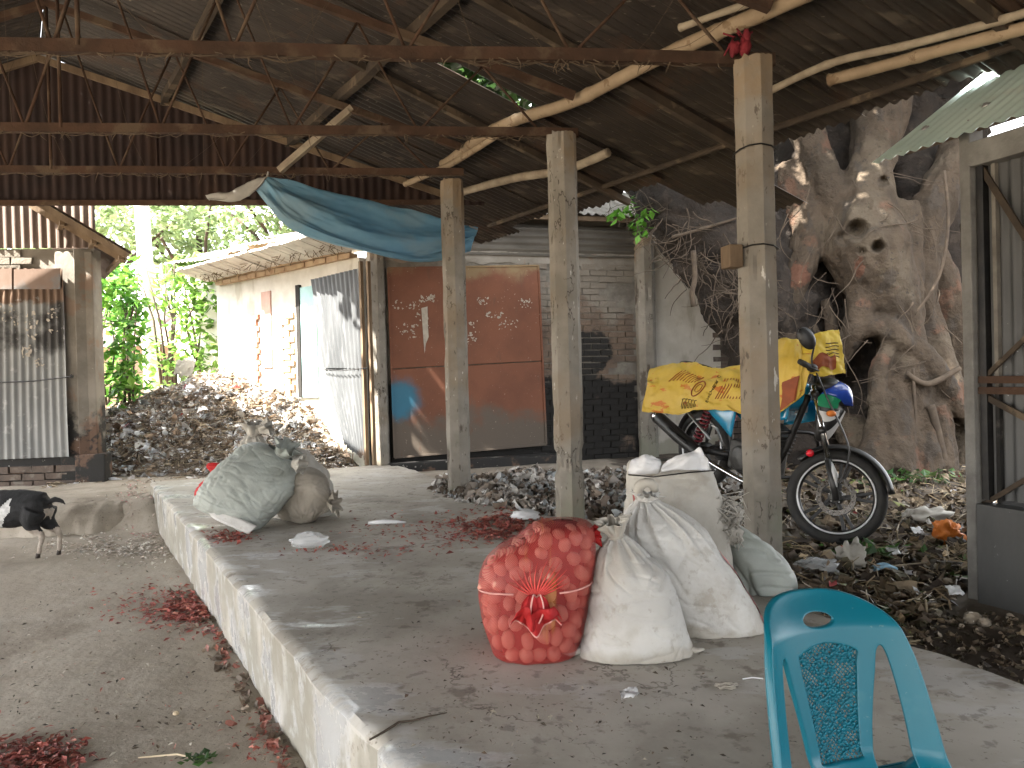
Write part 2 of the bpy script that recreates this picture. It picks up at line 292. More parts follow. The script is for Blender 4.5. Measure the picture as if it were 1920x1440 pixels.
    T['bikegreen'] = mat('green_bike_decal', (.02, .26, .12), None, sc=5, rough=.3, bump=0)
    T['bikewhite'] = mat('white_bike_decal', (.6, .6, .6), (.5, .5, .5), sc=9, rough=.3, bump=0)
    T['redspring'] = mat('red_spring_paint', (.22, .03, .04), (.15, .02, .03), sc=9, rough=.45, bump=.1)
    T['reflector'] = mat('red_reflector', (.75, .02, .035), (.6, .015, .03), sc=20, rough=.25, bump=0, spec=.6)
    T['yellow'] = mat('yellow_printed_sack', (.66, .46, .085), (.58, .39, .06), sc=4, rough=.5, bump=.4, bsc=18, bdist=.01, trans=.1, ov=[
        dict(sc=7, lo=.59, hi=.63, col=(.55, .115, .02), st=(1, 1, 2.2), a=.8), dict(sc=4, lo=.5, hi=.7, col=(.70, .48, .08), a=.5)])
    T['yellow2'] = mat('pale_yellow_sack', (.70, .52, .07), (.60, .42, .05), sc=4, rough=.5, bump=.4, bsc=18, bdist=.01, trans=.1)
    T['inkbrown'] = mat('dark_red_ink', (.30, .075, .02), (.22, .055, .02), sc=9, rough=.6, bump=0)
    T['inkblack'] = mat('dark_ink', (.10, .07, .02), None, sc=9, rough=.6, bump=0)
    T['bark'] = mat('banyan_bark', (.066, .048, .033), (.040, .030, .021), sc=3.5, rough=.95, bump=1.0, bsc=11, bdist=.05, ov=[
        dict(sc=1.3, lo=.5, hi=.66, col=(.09, .072, .051), a=.8), dict(sc=2.2, lo=.57, hi=.66, col=(.11, .058, .038), a=.7), dict(sc=5, lo=.56, hi=.64, col=(.045, .037, .03), st=(1, 1, .6), a=.8), dict(sc=18, lo=.6, hi=.66, col=(.03, .024, .02), a=.8),
        dict(sc=9, lo=.5, hi=.62, col=(.13, .055, .035), pt=(*AY(1503, 515, 8.4), .30), k=.32, a=.6), dict(sc=12, lo=.5, hi=.58, col=(.40, .28, .18), pt=(*AY(1500, 528, 8.36), .13), k=.3, a=.5),
        dict(sc=9, lo=.5, hi=.62, col=(.13, .055, .035), pt=(*AY(1608, 500, 8.05), .24), k=.32, a=.6), dict(sc=12, lo=.5, hi=.58, col=(.40, .28, .18), pt=(*AY(1622, 510, 8.03), .11), k=.3, a=.5)])
    T['rusty_galv'] = mat('rusty_brown_tin', (.17, .125, .10), (.11, .08, .065), sc=3, rough=.75, bump=.2, st=(1, 1, .3), ov=[dict(sc=4, lo=.52, hi=.64, col=(.24, .215, .185), st=(1, 1, .3), a=.7)])
    T['torn'] = mat('torn_red_bark', (.20, .085, .055), (.13, .055, .038), sc=7, rough=.85, bump=.5, bsc=30, st=(1, 1, .5))
    T['rawwood'] = mat('raw_wood', (.50, .35, .22), (.38, .25, .16), sc=14, rough=.8, bump=.4, bsc=40)
    T['root'] = mat('thin_roots', (.085, .064, .046), (.05, .038, .028), sc=9, rough=.95, bump=.2)
    T['rootdark'] = mat('root_mat_and_gap_shade', (.030, .023, .018), (.017, .014, .012), sc=6, rough=1, bump=.8, bsc=18, bdist=.04, ov=[dict(sc=5, lo=.58, hi=.66, col=(.06, .047, .036), a=.6)])
    T['leaf'] = mat('leaves', (.1, .2, .03), sc=3, rough=.5, bump=0, attr=True, trans=.35)
    T['litter'] = mat('litter', (.3, .3, .3), sc=9, rough=.6, bump=.3, bsc=40, attr=True)
    T['peel'] = mat('onion_peel', (.3, .1, .1), sc=12, rough=.55, bump=.1, attr=True, trans=.15)
    T['clear'] = mat('clear_plastic', (.72, .74, .75), (.62, .64, .65), sc=9, rough=.25, bump=.6, bsc=30, alpha=.38, spec=.6)
    T['paper'] = mat('torn_paper', (.40, .365, .31), (.29, .26, .22), sc=12, rough=.9, bump=.1)
    T['bluepaint'] = mat('blue_spray_paint', (.01, .17, .28), (.008, .14, .23), sc=4, rough=.7, bump=.1)
    T['goat'] = mat('goat_coat', (.1, .1, .1), sc=25, rough=.75, bump=.5, bsc=120, attr=True)
    T['hoof'] = mat('hoof', (.05, .04, .035), None, sc=9, rough=.6)
    T['farpaint'] = mat('far_house_wall', (.42, .30, .22), (.34, .24, .18), sc=3, rough=.9)
    T['fartin'] = mat('far_tin_roof', (.34, .25, .235), (.27, .19, .18), sc=3, rough=.6, metal=.1)
    T['turq'] = mat('faded_turquoise_door', (.35, .52, .52), (.28, .43, .43), sc=4, rough=.8)
    T['pink'] = mat('faded_pink_shutter', (.50, .33, .27), (.42, .27, .22), sc=4, rough=.8)
    T['thatch'] = mat('old_roof_tiles', (.50, .47, .42), (.38, .35, .31), sc=6, rough=.9, bump=.4)
    T['asbestos'] = mat('grey_white_sheet_roof', (.50, .47, .44), (.40, .37, .34), sc=5, rough=.9, bump=.3)
    T['wallstrip'] = mat('grey_weathered_tin', (.105, .095, .08), (.07, .062, .052), sc=4, rough=.75, bump=.2, st=(.4, .4, 1), ov=[dict(sc=4, lo=.55, hi=.66, col=(.08, .065, .052), a=.6)])
    T['dark'] = mat('dark_void_wood', (.02, .018, .016), None, sc=4, rough=.95)
    T['bluemask'] = mat('pale_blue_fabric', (.32, .52, .68), None, sc=9, rough=.8)
    T['orangecloth'] = mat('orange_plastic', (.70, .22, .04), (.58, .17, .03), sc=9, rough=.5, bump=.3)
    T['husk'] = mat('pale_husk', (.62, .52, .36), (.50, .40, .27), sc=20, rough=.8, bump=.3)
    T['pole'] = mat('utility_pole_concrete', (.45, .43, .40), (.38, .36, .33), sc=3, rough=.9)
defmats()
# ================================================================ ground, slab
def xl(y): return -0.415 - (y - 2.152) * 0.5745
XR = [(1.75, 1.80), (2.363, 1.555), (2.931, 1.34), (3.6, 1.36), (4.05, 1.30), (5.3, .52), (6.75, -.33), (9.1, -1.414)]
def xr(y):
    if y <= XR[0][0]: return XR[0][1]
    for (a, b), (c, d) in zip(XR, XR[1:]):
        if y <= c: return lerp(b, d, (y - a) / (c - a))
    return XR[-1][1] - (y - 9.1) * .45
def yfar(x): return lerp(7.97, 9.1, (x + 3.754) / 2.34)
def gz(x, y):
    n = 0.022 * fbm((x * .8, y * .8, 0), 4) + 0.008 * N3(x * 5, y * 5, 1)
    left = lerp(-0.40, -0.12, sstep(7.35 + .12 * N3(x * 1.3, 3), 7.68 + .1 * N3(x * 2, 8), y))
    right = -0.15 + 0.26 * math.exp(-((x - 1.48) ** 2 + (y - 6.15) ** 2) / .55) + .06 * N3(x * 1.7, y * 1.7, 4) * sstep(3.4, 4.2, y)
    right = lerp(right, -0.07, sstep(7.2, 8.6, y))
    back = -0.09
    f = sstep(-.1, .25, x - .5 * (xl(y) + xr(y)))
    z = lerp(left, right, f)
    z = lerp(z, back, sstep(8.3, 9.3, y))
    z = lerp(z, -0.40, sstep(2.5, 2.0, y))
    if y < 9.2 and 1.95 < y < yfar(x) and xl(y) + .06 < x < xr(y) - .05: z = -0.42
    return z + n
def spaced(a, b, fine0, fine1, step, coarse):
    out = []; k = fine0
    while k <= fine1: out.append(k); k += step
    lo = fine0; g = coarse
    while lo > a: lo -= g; g *= 1.5; out.insert(0, max(lo, a))
    hi = fine1; g = coarse
    while hi < b: hi += g; g *= 1.5; out.append(min(hi, b))
    return out
def build_ground():
    xs = spaced(-250, 250, -9, 7, .09, .5); ys = spaced(-60, 400, 1.0, 12.5, .09, .5); mb = MB()
    vs_ = [(x, y, gz(x, y)) for y in ys for x in xs]; nx = len(xs)
    fs = [(j * nx + i, j * nx + i + 1, (j + 1) * nx + i + 1, (j + 1) * nx + i) for j in range(len(ys) - 1) for i in range(nx - 1)]
    mb.add(vs_, fs); tag(mb.build('ground', MT['earth'], smooth=True), 'bare trodden brown earth round the raised concrete floor', 'ground', kind='structure')
build_ground()
def build_slab():
    mb = MB(); NV = 150; NU = 60
    def edge_pts(v):
        yl = lerp(1.93, 7.97, v); yr = lerp(1.86, 9.1, v)
        return Vector((xl(yl), yl, 0)), Vector((xr(yr), yr, 0))
    def top(u, v):
        a, b = edge_pts(v); p = a.lerp(b, u)
        p.x += .012 * N3(p.y * 3, 7) * (1 - u) + .05 * fbm((p.y * 2.2, 3, 1), 3) * u
        if v > .99: p.y += .04 * N3(p.x * 3, 2)
        z = .004 * fbm((p.x * 1.5, p.y * 1.5, 2), 4)
        ch = sstep(.30, .5, N3(p.y * 7, 3.3)) if u < .02 else 0
        z -= (.006 * max(0, N3(p.y * 4, 11)) + .016 * ch) * (1 if u == 0 else .3 if u < .02 else 0); p.x += .018 * ch * (u == 0)
        return Vector((p.x, p.y, z))
    mb.grid(top, NU, NV)
    def side(u, v):                              # left riser
        p = top(0, u); d = [0, .018, .2, .55][min(int(round(v * 3)), 3)]
        o = [0, .022, .018, .0][min(int(round(v * 3)), 3)]
        o += .010 * fbm((p.y * 2.5, d * 6, 5), 3) * (v > 0)
        return Vector((p.x - o, p.y - o * .3, p.z - d))
    mb.grid(lambda u, v: side(1 - u, v), NV, 3)
    mb.grid(lambda u, v: top(1, u) + Vector((.02 * v, 0, -.5 * v)), NV, 2)
    mb.grid(lambda u, v: top(1 - u, 1) + Vector((0, .0, -.5 * v)), NU, 2)
    mb.grid(lambda u, v: top(u, 0) + Vector((0, -.01 * v, -.5 * v)), NU, 2)
    o = mb.build('concrete_platform', MT['slab'], smooth=True, weld=True)
    m = o.modifiers.new('w', 'EDGE_SPLIT'); m.split_angle = math.radians(40)
    tag(o, 'long raised grey concrete market platform', 'platform', kind='structure')
build_slab()
# wet, polished patches near the platform's left edge come from a second roughness layer and a painted pale sheen
def slab_gloss():
    m = MT['slab']; t = m.node_tree; n = t.nodes; L = t.links.new; b = n['Principled BSDF']
    g = n.new('ShaderNodeNewGeometry'); s = n.new('ShaderNodeSeparateXYZ'); L(g.outputs['Position'], s.inputs[0])
    a = n.new('ShaderNodeMath'); a.operation = 'MULTIPLY_ADD'; L(s.outputs[1], a.inputs[0]); a.inputs[1].default_value = .5745; a.inputs[2].default_value = .415 - 2.152 * .5745
    d = n.new('ShaderNodeMath'); d.operation = 'ADD'; L(s.outputs[0], d.inputs[0]); L(a.outputs[0], d.inputs[1])       # distance from the edge
    f = n.new('ShaderNodeMapRange'); L(d.outputs[0], f.inputs[0]); f.inputs[1].default_value = .02; f.inputs[2].default_value = 1.05; f.inputs[3].default_value = .12; f.inputs[4].default_value = -.16
    mp = n.new('ShaderNodeMapping'); mp.inputs['Rotation'].default_value = (0, 0, math.radians(10)); mp.inputs['Scale'].default_value = (.8, 1.5, 1); L(g.outputs['Position'], mp.inputs[0])
    x = n.new('ShaderNodeTexNoise'); x.inputs['Scale'].default_value = 1.9; x.inputs['Detail'].default_value = 9; x.inputs['Roughness'].default_value = .66; L(mp.outputs[0], x.inputs[0])
    q = n.new('ShaderNodeMath'); q.operation = 'ADD'; L(x.outputs[0], q.inputs[0]); L(f.outputs[0], q.inputs[1])
    r = n.new('ShaderNodeMapRange'); L(q.outputs[0], r.inputs[0]); r.inputs[1].default_value = .60; r.inputs[2].default_value = .68
    mx = n.new('ShaderNodeMix'); mx.data_type = 'FLOAT'; L(r.outputs[0], mx.inputs[0])
    L(b.inputs['Roughness'].links[0].from_socket, mx.inputs[2]); mx.inputs[3].default_value = .19; L(mx.outputs[0], b.inputs['Roughness'])
    k = n.new('ShaderNodeMix'); k.data_type = 'FLOAT'; L(r.outputs[0], k.inputs[0]); k.inputs[2].default_value = .3; k.inputs[3].default_value = .9; L(k.outputs[0], b.inputs['Specular IOR Level'])
    cc = n.new('ShaderNodeMix'); cc.data_type = 'RGBA'; L(r.outputs[0], cc.inputs[0]); L(b.inputs['Base Color'].links[0].from_socket, cc.inputs[6]); cc.inputs[7].default_value = (.46, .46, .455, 1); L(cc.outputs[2], b.inputs['Base Color'])  # sky sheen put into the base colour of the glossy patches
slab_gloss()
def ledge():                                      # earthen kerb left of the platform's far corner
    mb = MB()
    P = [Vector((-6.6, 7.25, 0)), Vector((-5.2, 7.32, 0)), Vector((-4.3, 7.38, 0)), Vector((-3.75, 7.62, 0))]
    def fn(u, v):
        p = cr(P, u); th = math.pi * (1.05 - 1.15 * v); r = .20 + .05 * N3(u * 9, v * 2, 3)
        q = Vector((p.x, p.y + .12 - math.cos(th) * -.26, -.40 + math.sin(th) * (.27 + .03 * N3(u * 5, 4))))
        return q + Vector((0, .05 * fbm((u * 12, v * 4, 2), 3), .03 * fbm((u * 14, v * 5, 7), 3)))
    mb.grid(fn, 70, 14)
    tag(mb.build('earth_kerb', MT['earth'], smooth=True), 'low rounded earthen step behind the goat', 'step', kind='structure')
ledge()

# ================================================================ generic builders
BRICKS = {}
def brick_mesh(m, size, k):
    key = (m.name, size, k)
    if key not in BRICKS:
        random.seed(k * 13 + 5); x, y, z = [q / 2 for q in size]; mb = MB()
        P = [Vector(q) for q in ((-x, -y, -z), (x, -y, -z), (x, y, -z), (-x, y, -z), (-x, -y, z), (x, -y, z), (x, y, z), (-x, y, z))]
        P = [p + Vector((rnd(-.006, .006), rnd(-.004, .006), rnd(-.005, .005))) for p in P]; mb.hexa(P)
        o = mb.build('brick', m, bevel=0); BRICKS[key] = o.data; bpy.data.objects.remove(o)
    return BRICKS[key]
def bricks(parent, o, d, width, z0, z1, m, size=(.235, .10, .068), gap=.014, skip=None, proud=.010, out=None):
    """courses of single bricks on a wall face from point o along d; the face looks along out"""
    o = Vector(o); d = Vector(d).normalized(); out = Vector(out).normalized() if out else Vector((d.y, -d.x, 0))
    rz = math.atan2(d.y, d.x); base = Vector((0, 0, 0)); q = parent
    while q is not None: base += q.location; q = q.parent
    st = random.getstate(); row = 0; z = z0 + size[2] / 2
    while z < z1:
        x = -size[0] / 2 * (row % 2) + size[0] / 2
        while x < width - size[0] * .3:
            if not (skip and skip(x, z)):
                b = bpy.data.objects.new('brick', brick_mesh(m, size, (row * 7 + int(x * 31)) % 5)); COL.objects.link(b); b.parent = parent
                p = o + d * x + out * (proud * (.3 + abs(N3(x * 9, z * 9, 4)) * 1.6) - size[1] / 2); p.z = z
                b.location = p - base; b.rotation_euler = (0, .012 * N3(x * 7, z * 5), rz + .02 * N3(x * 5, z * 8))
            x += size[0] + gap
        z += size[2] + gap; row += 1
    random.setstate(st)
def corr(o, du, dv, wid, length, pitch=.076, amp=.009, nrm=None, seg=6, rows=4, cut=None, sag=0.0, ragged=0.0, seed=0, mb=None, phase=0.0):
    """corrugated sheet: waves across du, ridges run along dv"""
    o = Vector(o); du = Vector(du).normalized(); dv = Vector(dv).normalized(); nn = Vector(nrm) if nrm else du.cross(dv).normalized()
    mb = mb or MB(); nu = max(6, int(wid / pitch * seg))
    def fn(u, v):
        x = u * wid; l = length
        if ragged: l = length + ragged * fbm((x * 6 + seed * 7, seed, 0), 4)
        if cut: l = min(l, cut(x))
        y = v * l
        w = amp * math.cos(2 * math.pi * x / pitch + phase) + .006 * N3(x * 1.7 + seed * 3.3, y * 1.3, seed) + sag * math.sin(math.pi * v) * .02
        return o + du * x + dv * y + nn * w
    mb.grid(fn, nu, rows); return mb
def slabwall(mb, p, q, z0, z1, th):               # upright wall from p to q, thickness towards the right-hand side of p->q
    p = Vector(p).to_2d(); q = Vector(q).to_2d(); d = (q - p).normalized(); n = Vector((-d.y, d.x)) * th
    P = [(p.x, p.y, z0), (q.x, q.y, z0), (q.x + n.x, q.y + n.y, z0), (p.x + n.x, p.y + n.y, z0)]
    mb.hexa([Vector(k) for k in P] + [Vector((k[0], k[1], z1)) for k in P])
def scraps(parent, o, d, out, spots, m, n, size, name='poster_scrap'):
    """torn paper stuck on a flat face; spots: (along, height, spread_x, spread_z)"""
    o = Vector(o); d = Vector(d).normalized(); out = Vector(out)
    for i in range(n):
        sx, sz, wx, wz = random.choice(spots); c = o + d * (sx + rnd(-wx, wx)) + out * rnd(.002, .005); c.z = sz + rnd(-wz, wz)
        k = random.randint(5, 9); r = size * rnd(.4, 1.3); asp = rnd(.5, 1.9); rot = rnd(0, 3); P = []
        for j in range(k):
            th = 2 * math.pi * j / k; rr = r * rnd(.25, 1.15); a = rr * math.cos(th); b = rr * math.sin(th) * asp
            P.append(c + d * (a * math.cos(rot) - b * math.sin(rot)) + Vector((0, 0, a * math.sin(rot) + b * math.cos(rot))))
        mb = MB(); mb.add(P + [p - out * .0015 for p in P], [tuple(range(k)), tuple(range(2 * k - 1, k - 1, -1))] + [(j, (j + 1) % k, k + (j + 1) % k, k + j) for j in range(k)])
        mb.build(name, m, parent)

# ================================================================ market roof
A0 = Vector((-4.357, 7.26, 4.15)); AX = Vector((-.5446, .8387, 0)); TX = Vector((.9945, .105, -.34)); TL = Vector((-.9945, -.105, -.34))
def R_(s, u, lift=0.0):
    return A0 - AX * s + (TX * u if u >= 0 else TL * -u) + Vector((0, 0, lift))
roof = thing('market_roof', R_(3, 0), 'sooty corrugated tin roof on both slopes over the concrete platform', 'roof')
def roof_sheets():
    SK = .27; wid = .80; i = 0
    for side in (1, -1):
        for row in range(2):
            u0, u1 = ((0.02, 2.62), (2.42, 4.62 if side == 1 else 6.4))[row]  # left slope lengthened out of view to cut light from that side
            s = (-.75 if row == 0 else -2.34) if side == 1 else -1.3
            while s < 18:  # sheets run on unseen behind the camera, added to dim the front light
                i += 1; random.seed(i * 17)
                s_here = s; w = wid
                du = -AX; t = TX if side == 1 else TL
                dv = (t + AX * SK * (1 if side == 1 else -.2)).normalized()
                lift = .015 + (.012 if row == 0 else 0) + .008 * (i % 2)
                k = SK if side == 1 else -.05
                o = R_(s_here - k * (u0 - 2.5) , u0 * side, lift)
                ln = (u1 - u0) * (t + AX * k).length
                w_ = w + .06
                if s < -.8 and side == 1: o = R_(s_here - k * .45, 2.95, lift); ln = (u1 - 2.95) * (t + AX * k).length  # sheets past the gable, added to keep sun off the orange door
                if side == 1 and row == 1:
                    ln += rnd(-.12, .18)
                    sm = s_here + w / 2
                    if 2.4 < s_here < 2.5:
                        corr(o - AX * .5, du, dv, .36, ln, amp=.0135, ragged=.035, seed=i + 300, rows=7, nrm=(.3, .2, .93)).build('roof_sheet', MT['tin_roof'], roof, smooth=True)
                        ln += .70; w_ = .56
                    if 1.5 < s_here < 1.8: w_ = w - .075
                mb = corr(o, du, dv, w_, ln, amp=.0135, ragged=.035 if row == 1 else 0, seed=i, rows=7, nrm=(.3, .2, .93) if side == 1 else (-.3, 0, .95))
                mb.build('roof_sheet', MT['tin_roof'], roof, smooth=True)
                s += wid
    for k_, (sa, ua, ub, ww) in enumerate(((2.22, 3.42, 5.1, .5), (2.9, 2.5, 3.3, .6))):     # patches lapped over worn joints
        o = R_(sa - .27 * (ua - 2.5), ua, .045); corr(o, -AX, (TX + AX * .27).normalized(), ww, (ub - ua) * 1.05, amp=.0135, ragged=.03, seed=90 + k_, rows=5, nrm=(.3, .2, .93)).build('roof_patch', MT['tin_roof'], roof, smooth=True)
    random.seed(3)
roof_sheets()
def ridge_cap():
    mb = MB()
    for sd in (1, -1): mb.grid(lambda u, v: R_(lerp(-.8, 18, u), sd * v * .18 + sd * .001, .05 + .004 * N3(u * 20, v)), 40, 2)
    mb.build('ridge_cap', MT['tin_roof'], roof, smooth=True)
ridge_cap()
def pole(name, pts, r, m, parent=None, node=.33, n=10, taper=1.0, amp=.004):
    mb = MB(); L = [0]; pts = [Vector(p) for p in pts]; tot = sum((b - a).length for a, b in zip(pts, pts[1:])); k = max(12, int(tot / .045)); P = []; RR = []
    for i in range(k + 1):
        t = i / k; p = cr(pts, t); x = t * tot; q = abs((x / node) % 1 - .5) * 2
        rr = r * lerp(1, taper, t) * (1 + .16 * sstep(.86, 1.0, q)) + amp * N3(x * 4, r * 90, 2)
        P.append(p); RR.append(rr)
    mb.tube(P, RR, n=n); return mb.build(name, m, parent, smooth=True)
def purlins():
    d = -.075
    for u, sz, m in ((1.1, .07, 'darkwood'), (2.25, .075, 'darkwood'), (-1.1, .07, 'darkwood'), (-2.3, .07, 'darkwood'), (-3.5, .07, 'darkwood')):
        mb = MB(); P = [R_(s * .35 - .5, u + .02 * N3(s * .7, u), -.065 + .012 * N3(s * .5, u, 3)) for s in range(53)]
        for p, q in zip(P, P[1:]): mb.beam(p, q + (q - p) * .02, sz * .8, sz)
        mb.build('purlin', MT[m], roof)
    # eave battens under the ragged edge
    mb = MB(); P = [R_(s * .4 - .5, 4.45 + .03 * N3(s, 2), -.04) for s in range(47)]; mb.tube(P, .022, n=7); mb.build('eave_batten', MT['darkwood'], roof)
    for i, (s0, dm) in enumerate(((1.62, .05), (3.05, .06), (4.9, .05))):   # cross rafters
        mb = MB(); mb.beam(R_(s0 + .5, 1.9, -.05), R_(s0 - .35, 4.75, -.05), .05, dm); mb.build('rafter', MT['darkwood'], roof)
purlins()
def px_roof(px, py, drop=0.0):                    # pixel -> underside of the right-hand roof slope
    n = AX.cross(TX).normalized(); return AP(px, py, A0 - Vector((0, 0, drop)), n)
def poles():
    b = [px_roof(832, 308, .10), px_roof(935, 238, .10), px_roof(1075, 190, .10), px_roof(1250, 102, .10), px_roof(1480, 2, .09), px_roof(1700, -100, .08)]
    tag(pole('bamboo_pole', b, .040, MT['bamboo'], node=.26, taper=1.15), 'thick knotted tan bamboo pole lying across the tops of the pillars', 'pole')
    c = [px_roof(760, 345, .17), px_roof(850, 305, .15), px_roof(960, 235, .14)]
    tag(pole('bamboo_pole', c, .026, MT['bamboo'], node=.2), 'short knotted bamboo lashed below the thick bamboo at the far pillar', 'pole')
    c = [px_roof(1440, 172, .06), px_roof(1560, 118, .06), px_roof(1720, 80, .06), px_roof(1930, 22, .06), px_roof(2100, -40, .06)]
    tag(pole('bamboo_pole', c, .022, MT['palewood'], node=.4), 'split whitish bamboo strip along the right eave of the roof', 'pole')
    c = [px_roof(1555, 150, .07), px_roof(1640, 128, .07), px_roof(1760, 95, .07), px_roof(1930, 50, .07), px_roof(2120, -10, .07)]
    tag(pole('bamboo_pole', c, .033, MT['bamboo'], node=.3), 'brown bamboo pole along the right eave below the whitish strip', 'pole')
    c = [px_roof(860, 362, .05), px_roof(960, 335, .05), px_roof(1060, 318, .05), px_roof(1140, 286, .05)]
    tag(pole('bamboo_pole', c, .036, MT['palewood'], node=.35), 'thick pale bamboo stub sticking out behind the middle pillar', 'pole')
    c = [px_roof(1275, 52, .10), px_roof(1400, 8, .10), px_roof(1560, -40, .10)]
    tag(pole('bamboo_pole', c, .020, MT['palewood'], node=.3), 'thin pale bamboo doubled above the thick bamboo pole', 'pole')
    c = [AY(524, 320, 6.15), AY(590, 268, 6.1), AY(655, 208, 6.05)]
    mb = MB(); mb.beam(c[0], c[2], .045, .05); mb.beam(c[0] + Vector((.02, 0, .03)), c[2] + Vector((.02, 0, .03)), .012, .05)
    tag(mb.build('wooden_batten', MT['palewood']), 'loose pale wooden batten leaning on the truss above the blue tarp', 'batten')
poles()
# ---------------------------------------------------------------- trusses
def truss(pl, pr, pil, label, chord_h, rod, half):
    """pl, pr: points of the bottom chord; pil: point over the right pillar"""
    pl = Vector(pl); pr = Vector(pr); d = (pr - pl); d.z = 0; d.normalize()
    # ridge crossing
    best = min((abs((R_(s * .05, 0) - pil).to_2d().cross(d.to_2d())), s * .05) for s in range(0, 140)); s0 = best[1]
    top = R_(s0, 0, -.10); zc = (pl.z + pr.z) / 2
    root = thing('roof_truss', (pil.x, pil.y, zc), label, 'truss')
    def on(k, z=0): q = top + d * k; return Vector((q.x, q.y, zc + z))
    def up(k): q = on(k); return Vector((q.x, q.y, top.z - .34 * abs(k) - .04))
    e = (pil - top).to_2d().dot(d.to_2d())
    mb = MB(); P = [on(lerp(-half, e + .12, i / 30)) + Vector((0, 0, .006 * N3(i * .4, zc * 9))) for i in range(31)]
    for p, q in zip(P, P[1:]):
        mb.beam(p, q, .008, chord_h); mb.beam(p + Vector((0, .02, -chord_h / 2 + .005)), q + Vector((0, .02, -chord_h / 2 + .005)), .042, .008)
    mb.build('bottom_chord', MT['iron'], root)
    for sg in (-1, 1):
        mb = MB(); kk = half if sg < 0 else e + .1; mb.beam(up(0), up(sg * kk), .05, .05); mb.build('top_chord', MT['iron'], root)
    k = -half + .2; step = .41; j = 0; prev = None
    while k < e - .1:
        if up(k).z - zc > .1:
            a = on(k) if j % 2 == 0 else up(k) - Vector((0, 0, .02))
            if prev is not None:
                mb = MB(); off = Vector((0, .012, 0)); mb.tube([prev + off, prev.lerp(a, .5) + off + Vector((rnd(-.01, .01), 0, 0)), a + off], rod, n=6); mb.build('web_rod', MT['iron'], root, smooth=True)
            prev = a
        k += step * (.93 if j % 2 else 1.07); j += 1
    mb = MB(); mb.tube([on(0), up(0)], rod * 1.3, n=6); mb.build('king_rod', MT['iron'], root, smooth=True)
    # dusty cobwebs hanging on the chord
    mb = MB()
    for i in range(110):
        x = rnd(-half, e); p = on(x, -chord_h / 2) + Vector((0, rnd(-.03, .03), 0)); l = abs(random.gauss(0, .035)) + .008
        q = p + Vector((rnd(-.05, .05), 0, -l)); mb.tube([p, p.lerp(q, .5) + Vector((rnd(-.015, .015), 0, 0)), q], [.004, .003, .001], n=3, cap=False)
    for i in range(70):
        x = rnd(-half, e); p = on(x, -chord_h / 2 - .002); q = on(x + rnd(.08, .3), -chord_h / 2 - .002); m = p.lerp(q, .5) - Vector((0, 0, rnd(.004, .035)))
        mb.tube([p, p.lerp(m, .6) - Vector((0, 0, .004)), m, q.lerp(m, .6), q], .0028, n=3, cap=False)
    for i in range(12):
        x = rnd(-half, e * .8); p = on(x, 0); q = up(x + rnd(-.8, .8)); m = p.lerp(q, .5) + Vector((0, 0, -rnd(.02, .25)))
        mb.tube([cr([p, m, q], t / 6) for t in range(7)], .0013, n=3, cap=False)
    mb.build('cobwebs', MT['web'], root, kind='stuff')
    return root
PIL = [AZ(1432, 1058, 0), AZ(1070, 980, 0), AZ(862, 925, 0)]
truss((-2.332, 3.581, 2.60), (.964, 3.927, 2.60), Vector((1.274, 3.956, 2.6)), 'rusty roof truss with chord resting on the pillar wrapped in wire', .062, .0085, 3.6)
truss((-3.163, 4.83, 2.645), (.368, 5.214, 2.645), Vector((.374, 5.205, 2.645)), 'rusty roof truss with chord resting on the pillar gouged near its foot', .058, .0085, 3.7)
truss((-3.954, 6.02, 2.715), (-.664, 6.399, 2.715), Vector((-.48, 6.42, 2.715)), 'rusty roof truss from which the blue tarp hangs', .055, .0085, 3.8)
# ---------------------------------------------------------------- gable wall at the roof's far end
def gable():
    root = thing('gable_wall', (-4.357, 7.26, 2.75), 'dark reddish corrugated tin gable closing the far end of the roof', 'gable')
    d = Vector((.9945, .105, 0)); o = Vector((-4.357, 7.26, 2.72)); w = .78; x = -3.7; i = 0
    while x < 3.85:
        i += 1; p = o + d * x + Vector((0, .012 * (i % 2), 0))
        f = lambda q, x=x: max(.03, 1.43 - .34 * abs(x + q) - .03)
        corr(p, d, (0, 0, 1), w + .05, 3.0, pitch=.085, amp=.010, rows=6, cut=f, nrm=(.1, -1, 0), seed=i).build('gable_sheet', MT['tin_gable'], root, smooth=True)
        x += w
    mb = MB(); mb.beam(o + d * -3.7 + Vector((0, -.03, .02)), o + d * 3.8 + Vector((0, -.03, .02)), .03, .05); mb.build('bottom_rail', MT['iron'], root)
    for sg in (-1, 1):
        mb = MB(); mb.beam(o + Vector((0, -.04, 1.37)), o + d * sg * 3.8 + Vector((0, -.04, 1.37 - .34 * 3.8)), .04, .06); mb.build('rafter', MT['wood'], root)
gable()
